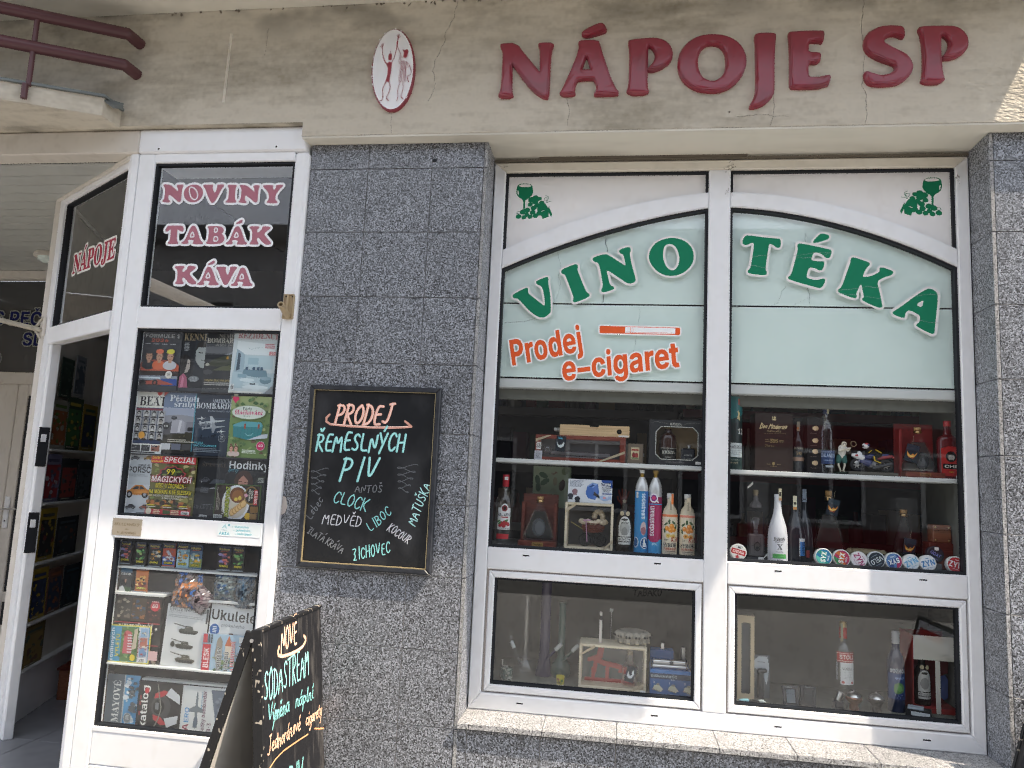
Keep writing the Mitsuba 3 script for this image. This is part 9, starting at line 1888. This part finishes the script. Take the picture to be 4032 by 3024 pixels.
def cook(p, w, h):
 p.rect(0, 0, w, h, '#3f5a2c').rect(.004, .004, w - .004, h - .004, '#2c211a').ell(w * .47, h * .48, w * .30, h * .50, '#cfd2d6').ell(w * .47, h * .48, w * .25, h * .43, '#bfb8a8')
 p.ell(w * .50, h * .70, w * .17, h * .22, '#6d4426').ell(w * .50, h * .68, w * .12, h * .16, '#8a5a30').ell(w * .55, h * .62, .008, .009, '#c9b04a').ell(w * .47, h * .58, .008, .008, '#c9b04a')
 for k in range(5): p.ell(w * (.42 + .055 * k), h * (.22 + .06 * k), .013, .018, '#b58a50', -30).ell(w * (.425 + .055 * k), h * (.225 + .06 * k), .0105, .015, '#cfae78', -30)
 p.text('ZNOJEMSKÉ', w * .245, h * .93, .0175, '#a9b53a', fit=h * .86, rot=-90, edge='#27301a', ew=.07).text('SPECIALITY', w * .175, h * .60, .011, '#d6d2c8', fit=h * .46, rot=-90)
 for k in range(3): p.rect(w * (.055 + .028 * k), h * .25, w * (.068 + .028 * k), h * (.9 - .15 * k), '#8f8a80')
 p.ell(w * .80, h * .70, w * .15, h * .26, '#7d6436').ell(w * .80, h * .70, w * .125, h * .22, '#1f1a16').rect(w * .86, h * .44, w * .94, h * .86, '#b53036').text('BLESK', w * .875, h * .83, .0125, '#e0dcd8', fit=h * .36, rot=-90).text('ČESKÁ', w * .80, h * .84, .008, '#d6d2c8', fit=h * .22, rot=-90).text('KUCHAŘKA', w * .745, h * .88, .0085, '#d6d2c8', fit=h * .34, rot=-90).ell(w * .69, h * .70, .008, .008, '#c99aa8').ell(w * .76, h * .12, .0145, .0145, '#c9a52c').rect(w * .80, h * .22, w * .97, h * .40, '#7a5a2c').rect(w * .80, h * .04, w * .95, h * .20, '#8a6a3c').rect(w * .02, h * .03, w * .2, h * .13, '#cfd2d2')
 for k in range(10): p.rect(w * .035 + k * .0032, h * .045, w * .035 + k * .0032 + .0016, h * .115, '#2a2a2a')

mag('racing', 'dark motor racing yearbook with three capped drivers, top left of the showcase', '#23272f', racing)
mag('couple', 'black and white portrait magazine with a woman in pink, second in the top row', '#1b1e22', couple, -.128, .03)
mag('plane', 'dark grey aircraft magazine third in the top row', '#2c2e31', plane, -.132, .03)
mag('residence', 'pale blue home magazine with a living room picture, top right', '#c9d3d6', residence, -.137)
mag('band', 'white headed magazine with a grid of portrait faces, left in the second row', '#1f3760', band, -.128, .02)
mag('bunker', 'blue grey magazine with a concrete bunker, second row', '#6a7a94', bunker, -.132, .02)
mag('bomber', 'dark blue magazine with silver bomber planes, second row', '#25303f', bomber, -.136, .02)
mag('crochet', 'green craft magazine with a turquoise basket and oval title, second row right', '#6f8a4f', crochet, -.140)
mag('cars', 'light grey magazine with an orange sports car, left in the third row', '#b9c0c6', cars, -.128, .02)
mag('darkcar', 'nearly black magazine with a dark limousine in the third row', '#1e2126', darkcar, -.128, .03)
mag('magic', 'busy green and yellow magazine with a red title bar, third row', '#6d6a3c', magic, -.134)
mag('watch', 'black watch magazine with a smiling long haired woman, third row right', '#1b1e22', watch, -.132)
mag('cook', 'cookery magazine lying sideways with a dumpling plate, in front of the watch magazine', '#3f5a2c', cook, -.140)
t = thing('shelf_clip', 'small pale clip between the first and second magazine rows', 'clip')
paint('clip', [(bev(-1.068, -1.050, -.150, -.142, 1.893, 1.905, .001), '#8a8272')], 'print', t)

def packet(cols, word, seed, flip=False, title='Pokémon'):
 def d(p, w, h):
  p.rect(0, 0, w, h, cols[0]).rect(0, h * .1, w, h * .45, cols[1])
  blobs(p, w * .15, h * .28, w * .85, h * .68, cols[2:], 22, w * .2, seed)
  if flip: p.text(title, w * .9, h * .22, h * .11, '#c9b43a', fit=w * .8, rot=180)
  else: p.rect(0, h * .78, w, h, '#1c2140').text(title, w * .5, h * .83, h * .10, '#c9b43a', anchor='c', fit=w * .76, edge='#26305c', ew=.14).rect(w * .2, h * .775, w * .8, h * .795, '#a8502c')
  p.text(word, w * .5, h * .15, h * .085, '#cfc338', anchor='c', fit=w * .66, edge='#3a3416', ew=.12)
  p.rect(0, h * .955, w, h, '#4a5060').rect(0, 0, w, h * .05, '#8f9aa2')
 return d

PK = [('dark card packet with red and lilac splash, first in the top packet row', ('#1b1d26', '#16181f', '#a83a44', '#8a86b8', '#c06a60', '#6a4a7a')), ('dark card packet with green splash, second in the top packet row', ('#1a2020', '#151a1a', '#3f8a4a', '#6fb06a', '#2c6238', '#8aa060')), ('dark card packet with gold and grey splash, third in the top packet row', ('#23262c', '#2c3036', '#c08a3a', '#8d9298', '#b3b5a8', '#5a4a30')), ('red and blue card packet with white splash, fourth in the top packet row', ('#a34a3a', '#3a5a98', '#c3c6cc', '#a8adb8', '#8a5a5a', '#d0c8c8')), ('pale blue card packet with orange splash, fifth in the top packet row', ('#7fa6b8', '#9dbac4', '#c08a3c', '#5a86a0', '#d0d6d8', '#8a6a3a')), ('rainbow striped card packet with silver splash, sixth in the top packet row', ('#3a5a78', '#7a8a4a', '#b9c0c0', '#8aa0a0', '#c9a23a', '#5a7a8a')), ('dark card packet with red and lilac splash, seventh, right of the gap', ('#1b1d26', '#16181f', '#a83a44', '#8a86b8', '#c06a60', '#6a4a7a')), ('dark card packet with green splash, last in the top packet row', ('#1a2020', '#151a1a', '#3f8a4a', '#6fb06a', '#2c6238', '#8aa060'))]
for i, (lab, cols) in enumerate(PK): mag('pack%d' % i, lab, cols[0], packet(cols, 'SPARKS', 30 + i % 6), -.132, name='card_packet', group='trading card packets on the shelf', cat='packet')

def euro(p, w, h):
 p.rect(0, 0, w, h, '#1c222c').rect(0, h * .82, w, h, '#2f5a78').rect(w * .4, 0, w, h * .25, '#2c4a30').text('EURO2024', w * .5, h * .72, h * .085, '#c9cdd0', anchor='c', fit=w * .84); face(p, w * .5, h * .50, w * .14, '#b58a74', '#3a2c24', '#11141a'); p.pts([(0, 0), (0, h * .22), (w * .3, h * .3), (w * .55, h * .1), (w * .4, 0)], '#b9bcc0')

mag('pack8', 'dark football card packet leaning on the second shelf', '#1c222c', euro, -.132, name='card_packet', cat='packet')
mag('pack9', 'orange card packet standing upside down on the second shelf', '#b5652c', packet(('#b5652c', '#8a3a26', '#d0a04a', '#3a2a24', '#c9803a', '#e0c080'), 'SPARKS', 51, True), -.132, name='card_packet', cat='packet')

def battles(p, w, h):
 p.rect(0, 0, w, h, '#1d1e20')
 for k, c in enumerate((['#6a6258', '#8d8578', '#3c3833', '#a59c8c'], ['#8a5a36', '#b07a48', '#4a3a2c', '#3a4a62'], ['#6a3a30', '#8a4a38', '#3a2826', '#55302a'])):
  p.rect(w * (.06 + .31 * k), h * .62, w * (.355 + .31 * k), h * .96, c[2]); blobs(p, w * (.09 + .31 * k), h * .65, w * (.33 + .31 * k), h * .93, c, 26, .012, 60 + k)
 p.rect(w * .06, h * .595, w * .98, h * .608, '#a8343a').ell(w * .86, h * .86, .0215, .0215, '#b5333c').text('60', w * .86, h * .835, .016, '#e0dcd8', anchor='c').rect(w * .79, h * .92, w * .93, h * .93, '#d9b8b8').text('NEJVĚTŠÍ', w * .5, h * .485, .026, '#d2cfc8', font='serif', anchor='c', fit=w * .70).text('BITVY', w * .5, h * .345, .034, '#d2cfc8', font='serif', anchor='c', fit=w * .74)
 for x in (.1, .92): p.pts([(w * x + (.008 if k % 2 else .0035) * math.cos(a), h * .525 + (.008 if k % 2 else .0035) * math.sin(a)) for k, a in enumerate(np.linspace(.31, 6.6, 11)[:-1])], '#d2cfc8')
 blobs(p, w * .5, h * .02, w, h * .28, ['#5a5048', '#8a7d70', '#3a332e', '#7a4a40'], 24, .014, 70); p.rect(w * .6, h * .28, w, h * .29, '#a8343a').poly(sbox(w * .82, h * .08, w * .99, h * .2).buffer(.002), '#c9a8a8')

def trips(p, w, h):
 p.rect(0, 0, w, h, '#cdc04a').rect(.004, .004, w - .004, h - .004, '#4f93b8').rect(w * .36, h * .04, w * .74, h * .96, '#5a7a48').rect(w * .74, h * .03, w * .96, h * .97, '#c9ccd2')
 blobs(p, w * .37, h * .08, w * .73, h * .95, ['#3f6236', '#6f8f58', '#8aa06a', '#4a6a40'], 30, .014, 80)
 p.pts([(w * .42, h * .25), (w * .44, h * .82), (w * .50, h * .88), (w * .60, h * .82), (w * .62, h * .25)], '#b55a60').pts([(w * .40, h * .72), (w * .45, h * .82), (w * .50, h * .72)], '#8a3a34')
 for k in range(7): p.rect(w * .52, h * (.28 + .075 * k), w * .62, h * (.31 + .075 * k), '#c9c6cc')
 p.pts([(w * .62, h * .35), (w * .66, h * .9), (w * .73, h * .95), (w * .72, h * .4)], '#b5ad98').rect(w * .02, h * .30, w * .115, h * .72, '#a8384a').text('605', w * .105, h * .34, .0135, '#e6e2e0', fit=h * .30, rot=90).text('rodinných', w * .225, h * .06, .0165, '#dfe6ea', fit=h * .86, rot=90).text('VÝLETŮ', w * .345, h * .16, .017, '#d8c42e', fit=h * .60, rot=90).ell(w * .655, h * .15, .0125, .0135, '#cdb82e').text('PODHRADÍ', w * .775, h * .18, .005, '#8a3a44', fit=h * .5, rot=90)
 for k in range(3): p.rect(w * .80, h * (.20 + .26 * k), w * .95, h * (.43 + .26 * k), ('#6a8ab0', '#a86a5a', '#86a8c6')[k])
 blobs(p, w * .81, h * .22, w * .94, h * .92, ['#b54a44', '#d0c6b8', '#5a7a9a', '#8a8a80'], 18, .008, 82); p.rect(w * .80, h * .05, w * .94, h * .16, '#dfe0e0')
 for k in range(9): p.rect(w * .81 + k * .0028, h * .06, w * .81 + k * .0028 + .0014, h * .14, '#3a3a3c')

def tank(p, x, y, s, col):
 p.pts([(x - s * .62, y), (x - s * .7, y + s * .16), (x - s * .5, y + s * .26), (x + s * .75, y + s * .22), (x + s * .8, y + s * .1), (x + s * .6, y - s * .06), (x - s * .4, y - s * .08)], col).pts([(x - s * .25, y + s * .26), (x - s * .15, y + s * .48), (x + s * .35, y + s * .46), (x + s * .42, y + s * .24)], col).line([(x - s * .2, y + s * .42), (x - s * 1.05, y + s * .55)], s * .06, col)
 for k in range(6): p.ell(x - s * .5 + k * s * .21, y + .03 * s, s * .09, s * .09, '#2c2e2c')
 p.rect(x - s * .1, y + s * .36, x + s * .1, y + s * .40, '#7d8078')

def tanks(p, w, h):
 p.rect(0, 0, w, h, '#c6c9ca').text('DIVIZE WAFFEN-SS', w * .06, h * .90, .0145, '#5a5d60', fit=w * .88).text('1939-1945', w * .05, h * .855, .0095, '#9da0a2', fit=w * .30); lines(p, w * .05, h * .82, 2, w * .85, .0035, '#a9acae', 2); p.rect(w * .95, h * .74, w * .995, h * .97, '#3c3f42')
 tank(p, w * .55, h * .56, .060, '#4a4d48'); tank(p, w * .5, h * .32, .055, '#45463f'); p.ell(w * .24, h * .36, .010, .012, '#33352f'); tank(p, w * .56, h * .10, .060, '#55534a')

def ukulele(p, w, h):
 p.rect(0, 0, w, h, '#c9ced1').text('Ukulele', w * .03, h * .755, .042, '#2c2e31', fit=w * 1.02).text('pro každého', w * .28, h * .66, .013, '#8d9296', fit=w * .52).ell(w * .13, h * .60, .0215, .0235, '#2f5a98')
 lines(p, w * .13, h * .635, 4, .026, .0036, '#c3cfdc', 4, 'c')
 for x, y, c in ((.10, .44, '#8a4a3a'), (.30, .46, '#3a62a0'), (.52, .50, '#5a3a2c'), (.74, .46, '#7a4a34'), (.94, .43, '#b03a34')): p.pts([(w * x - .009, h * y + .018), (w * x + .009, h * y + .018), (w * x + .006, h * y - .012), (w * x - .006, h * y - .012)], c).rect(w * x - .003, h * .36, w * x + .003, h * y - .012, c).rect(w * x - .013, h * y + .004, w * x + .013, h * y + .008, '#3a3a3a')
 p.rect(0, h * .33, w, h * .345, '#d9d9d2')

def castles(p, w, h):
 p.rect(0, 0, w, h, '#9db8cc'); blobs(p, w * .2, 0, w * .9, h * .5, ['#4a6a40', '#6d8a58', '#3a5636', '#8a9a70'], 26, .014, 90)
 p.pts([(w * .30, h * .35), (w * .34, h * .85), (w * .40, h * .95), (w * .46, h * .82), (w * .46, h * .35)], '#8a8478').pts([(w * .52, h * .7), (w * .60, h * .98), (w * .70, h * .7)], '#b5603c').rect(w * .53, h * .4, w * .69, h * .7, '#c9bfae').rect(w * .02, 0, w * .20, h * .72, '#b5303a').text('BLESK', w * .175, h * .10, .0235, '#e2dede', fit=h * .52, rot=90).rect(w * .02, h * .76, w * .12, h, '#b5404a')
 for k in range(2): p.rect(w * (.14 + .06 * k), h * .76, w * (.17 + .06 * k), h * .99, '#3a4048')
 p.text('PŘÍBĚHY', w * .46, h * .05, .0195, '#22242a', fit=h * .62, rot=90, edge='#cdd0d0', ew=.08).text('HRADŮ', w * .62, h * .05, .0185, '#22242a', fit=h * .50, rot=90, edge='#cdd0d0', ew=.08).text('A PODHRADÍ', w * .755, h * .04, .0175, '#b02f48', fit=h * .80, rot=90, font='serif', edge='#cdd0d0', ew=.06); blobs(p, w * .78, h * .1, w, h * .8, ['#a8504a', '#c9b8a8', '#7a5a50', '#8a8a88'], 24, .012, 92); p.rect(w * .84, h * .82, w * .98, h * .97, '#c9cccc')

def mayan(p, w, h):
 p.rect(0, 0, w, h, '#55606a').text('MAYOVÉ', w * .42, h * .10, .030, '#c6cacc', font='serif', fit=h * .78, rot=90).rect(w * .52, 0, w * .56, h, '#9aa2a8').rect(w * .56, 0, w, h, '#4f8ab5')
 blobs(p, w * .60, h * .1, w * .95, h * .95, ['#c3ccd2', '#a9b8c2', '#d4dade'], 16, .018, 94); blobs(p, w * .72, h * .55, w, h * .95, ['#4a5258', '#5d666c', '#39424a'], 14, .016, 95); blobs(p, w * .72, h * .3, w, h * .5, ['#4a5258', '#5d666c', '#46525c'], 10, .016, 96); p.ell(w * .72, h * .2, .018, .021, '#9aa2a8').ell(w * .72, h * .2, .0155, .0185, '#6d767c'); lines(p, w * .72, h * .24, 4, .018, .0024, '#b5bcc0', 3, 'c')

def catalog(p, w, h):
 p.rect(0, 0, w, h, '#26272a').text('katalog', w * .235, h * .06, .030, '#d6d6d6', fit=h * .84, rot=90).ell(w * .20, h * .80, .0105, .0125, '#b5333c').pts([(0, 0), (0, h * .12), (w * .12, 0)], '#b53a40')
 for x, y in ((.05, .3), (.05, .5), (.05, .62)): p.rect(w * x, h * y, w * (x + .04), h * (y + .08), '#7a2f34')
 p.ell(w * .55, h * .5, w * .22, h * .24, '#3c3e42').ell(w * .50, h * .5, w * .13, h * .15, '#1c1d20').rect(w * .42, h * .44, w * .5, h * .58, '#6d7278').pts([(w * .38, h * .66), (w * .56, h * .70), (w * .72, h * .80), (w * .60, h * .84), (w * .40, h * .76)], '#a8383e').pts([(w * .38, h * .34), (w * .56, h * .30), (w * .72, h * .16), (w * .58, h * .14), (w * .40, h * .24)], '#a8383e').pts([(w * .64, h * .74), (w * .98, h * .58), (w * .96, h * .76), (w * .74, h * .9)], '#b9bec4').pts([(w * .64, h * .28), (w * .96, h * .36), (w * .94, h * .2), (w * .72, h * .1)], '#b9bec4').line([(w * .42, h * .06), (w * .52, h * .28), (w * .56, h * .48), (w * .5, h * .7), (w * .44, h * .95)], .0045, '#7d8078').ell(w * .46, h * .06, .006, .006, '#c99a3a').rect(w * .86, h * .03, w * .98, h * .1, '#c9cdd0')

def aero(p, w, h):
 p.rect(0, 0, w, h, '#c3c8ca').text('A', w * .17, h * .09, .026, '#8a3a4a', fit=h * .14, rot=90).text('ERO', w * .165, h * .26, .020, '#3a7ab8', fit=h * .30, rot=90).rect(w * .03, h * .04, w * .08, h * .1, '#6a4a4a'); aircraft(p, w * .30, h * .52, .075, '#6a747c', 90); p.ell(w * .30, h * .28, .010, .022, '#5d6a78').text('Těžký bombardér', w * .475, h * .06, .017, '#6d4a60', fit=h * .86, rot=90).text('TB-3', w * .595, h * .06, .017, '#6d4a60', fit=h * .22, rot=90).text('Vladimir', w * .405, h * .55, .006, '#5a8ab0', fit=h * .36, rot=90)
 p.pts([(w * .56, h * .95), (w * .95, h * .96), (w, h * .5), (w * .9, 0), (w * .74, 0), (w * .66, h * .4)], '#5d6878'); blobs(p, w * .68, h * .1, w * .96, h * .95, ['#4a5462', '#6f7a8a', '#3c4552', '#55606e'], 26, .016, 97)

mag('battles', 'black battles magazine with three war pictures above the shelf, left', '#1d1e20', battles, -.128)
mag('trips', 'family trips magazine lying sideways with a yellow border and castle', '#cdc04a', trips, -.140)
mag('tanks', 'tilted pale grey book cover with three tanks, middle of the lower pane', '#c6c9ca', tanks, -.134)
mag('ukulele', 'pale songbook with five small ukulele heads, right of the tank cover', '#c9ced1', ukulele, -.130)
mag('castles', 'castle stories magazine lying sideways below the ukulele songbook', '#9db8cc', castles, -.140)
mag('mayan', 'grey blue magazine with vertical white title, bottom left of the showcase', '#55606a', mayan, -.128)
mag('catalog', 'black toy catalogue with red and white machine, middle of the bottom row', '#26272a', catalog, -.136)
mag('aero', 'white aircraft magazine with grey blue bomber nose, bottom right behind the A-frame board', '#c3c8ca', aero, -.132)

def polybag(key, label, cols, seed):
 cx, cz, w, h, rot = MAG[key]
 t = thing('toy_bag', label, 'bag', 'crumpled foil toy bags')
 r = np.random.default_rng(seed)
 n = 15
 u, v = np.meshgrid(np.linspace(-.5, .5, n), np.linspace(-.5, .5, n))
 x, z = u * w * (1 - .12 * np.abs(v)), v * h
 y = -.028 * np.clip(1 - (2.1 * u) ** 2, 0, 1) * np.clip(1 - (2.1 * v) ** 2, 0, 1) + r.normal(0, .0030, u.shape) + .004
 P = np.c_[x.ravel(), y.ravel(), z.ravel()]
 i = np.arange(n - 1)[:, None] * n + np.arange(n - 1)[None]
 F = np.vstack([np.stack([i, i + 1, i + n + 1], -1).reshape(-1, 3), np.stack([i, i + n + 1, i + n], -1).reshape(-1, 3)])
 parts = [[] for _ in cols]
 pick = (meshkit.fbm(np.c_[P[F].mean(1) * 38 + seed], 3, seed) * 1.7 - .35) * len(cols)
 pick = np.clip(pick, 0, len(cols) - 1).astype(int)
 M = trimesh.transformations.rotation_matrix(math.radians(-rot), (0, 1, 0))[:3, :3]
 V = P @ M.T + [cx, -.146, cz]
 paint('bag', [((V[F[pick == k]].reshape(-1, 3), np.arange((pick == k).sum() * 3).reshape(-1, 3)), c) for k, c in enumerate(cols)], 'gloss', t)
 return t

polybag('bag0', 'crumpled blue and orange foil toy bag lying over the tank book cover', ['#1c3a72', '#2f5a9a', '#2a2326', '#5a4a48', '#b5764a', '#8d8a8c'], 5)
MAG['bag3'] = (-1.135, 1.030, .095, .10, -38)
polybag('bag3', 'grey and maroon foil toy bag overlapping the blue one, with a white barcode', ['#3a2a30', '#5d4a50', '#8a7d80', '#2a2426', '#a59ca0'], 9)
polybag('bag1', 'dark grey foil toy bag with silver glints on the right part of the shelf', ['#23282c', '#3c464a', '#5d6a6e', '#1c3a5a', '#8d9698'], 13)
polybag('bag2', 'dark blue foil toy bag at the right edge of the shelf', ['#1f2c3c', '#2f4a62', '#4a5a66', '#16202c', '#6d7f8a'], 17)

# ================================================================ magazine rack inside the doorway
Rk = thing('magazine_rack', 'white wall rack with shelves of magazines just inside the doorway', 'rack')
q0, q1 = np.array([-2.466, .470]), np.array([-2.735, 1.295])
ql = np.linalg.norm(q1 - q0); qd = (q1 - q0) / ql; qn = np.array([qd[1], -qd[0]])

def rack_local(m):
 v = m.vertices
 w = np.c_[q0[0] + v[:, 0] * qd[0] + v[:, 1] * qn[0], q0[1] + v[:, 0] * qd[1] + v[:, 1] * qn[1], v[:, 2]]
 o = trimesh.Trimesh(w, m.faces, process=False); o.fix_normals(); return o

put('back', rack_local(box(0, ql, -.03, -.006, FZ, 2.35)), 'pvc_old', Rk)
put('plinth', rack_local(bev(0, ql, -.005, .012, FZ, .485, .003)), 'pvc', Rk)
for z in (.487, .725, 1.035, 1.350, 1.640):
 put('ledge', rack_local(bev(0, ql, -.005, .035, z - .012, z, .002)), 'shelf_paint', Rk)

def rack_frame(u, z):
 return lambda v, d: np.c_[q0[0] + (u + v[:, 0]) * qd[0] + (.016 + d) * qn[0], q0[1] + (u + v[:, 0]) * qd[1] + (.016 + d) * qn[1], z + v[:, 1]]

RK = [('orange and white magazine with a green foot, top left of the inside rack', .01, 1.642, .21, .27, '#b9b5a8', ['#b5652c', '#6a8a3a']), ('green and red magazine beside the orange one on the inside rack', .20, 1.642, .22, .30, '#2f4a2c', ['#3f7a3a', '#b53a34', '#c9b43a']), ('yellow framed magazine at the right of the rack top row', .43, 1.642, .22, .28, '#b5992c', ['#2a3a5a', '#3a5a48']), ('tall green sleeve hanging above the top rack row', .06, 1.93, .16, .22, '#2c4a38', ['#1f3a2c', '#4a5a50']), ('white sheet with printed pictures hanging above the top row', .25, 1.95, .14, .24, '#a9adb2', ['#5d6a78', '#7a8088']),
   ('lilac and red puzzle magazine in the second rack row', .005, 1.352, .20, .26, '#8d8ab0', ['#b52f3a', '#c9c6d2', '#5d5a78']), ('dark plastic wrapped magazine in the second rack row', .21, 1.352, .24, .24, '#33383f', ['#b5443a', '#5d646c', '#23282e']), ('grey plastic wrapped magazine right in the second rack row', .46, 1.352, .22, .23, '#3c434a', ['#5d666e', '#2c4a48']),
   ('yellow comic with dark cover picture in the third rack row', .02, 1.037, .21, .28, '#c9a92c', ['#2a2624', '#8a3a2c', '#5d5850']), ('dark shiny bag leaning in the third rack row', .25, 1.037, .30, .22, '#23282e', ['#3c444c', '#8a4a34', '#55606a']),
   ('yellow comic with blue figure in the fourth rack row', .01, .727, .20, .27, '#c9a92c', ['#26345f', '#3a4a7a']), ('orange and blue comic in the fourth rack row', .22, .727, .19, .25, '#8a5a4a', ['#3a4a6a', '#b5653a']), ('dark blue folder in the fourth rack row', .43, .727, .25, .24, '#22303a', ['#2c4450', '#3a5a66']), ('faded yellow picture book in the lowest rack row', .01, .489, .24, .21, '#8a7438', ['#a3843c', '#7a5a3a', '#5d6a5a'])]
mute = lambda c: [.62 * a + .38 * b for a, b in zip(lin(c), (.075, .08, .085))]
for i, (lab, u, z, w, h, base, cols) in enumerate(RK):
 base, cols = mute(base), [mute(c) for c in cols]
 t = thing('magazine', lab, 'magazine')
 fr = rack_frame(u, z)
 b = box(0, w, 0, 1, 0, h); v = b.vertices
 o = trimesh.Trimesh(fr(v[:, [0, 2]], np.where(v[:, 1] > .5, -.003, 0)), b.faces, process=False); o.fix_normals()
 paint('pages', [(o, base)], 'print', t)
 p = Print(sbox(0.001, 0.001, w - .001, h - .001)).rect(w * .08, h * .08, w * .92, h * .78, cols[0])
 blobs(p, w * .1, h * .1, w * .9, h * .75, cols + [base], 26, .028, 100 + i)
 p.rect(w * .1, h * .84, w * .8, h * .90, cols[-1]).rect(w * .12, h * .04, w * .6, h * .06, '#a9a79c')
 p.build('cover', lambda v, d: fr(v, d + 3e-4), t)
t = thing('brown_stool', 'small brown wooden crate standing on the floor under the rack', 'crate')
put('body', rack_local(bev(.43, .72, .05, .22, FZ, FZ + .165, .004)), 'casket_wood', t)
put('lid', rack_local(bev(.42, .73, .04, .23, FZ + .1655, FZ + .18, .003)), 'mahogany', t)
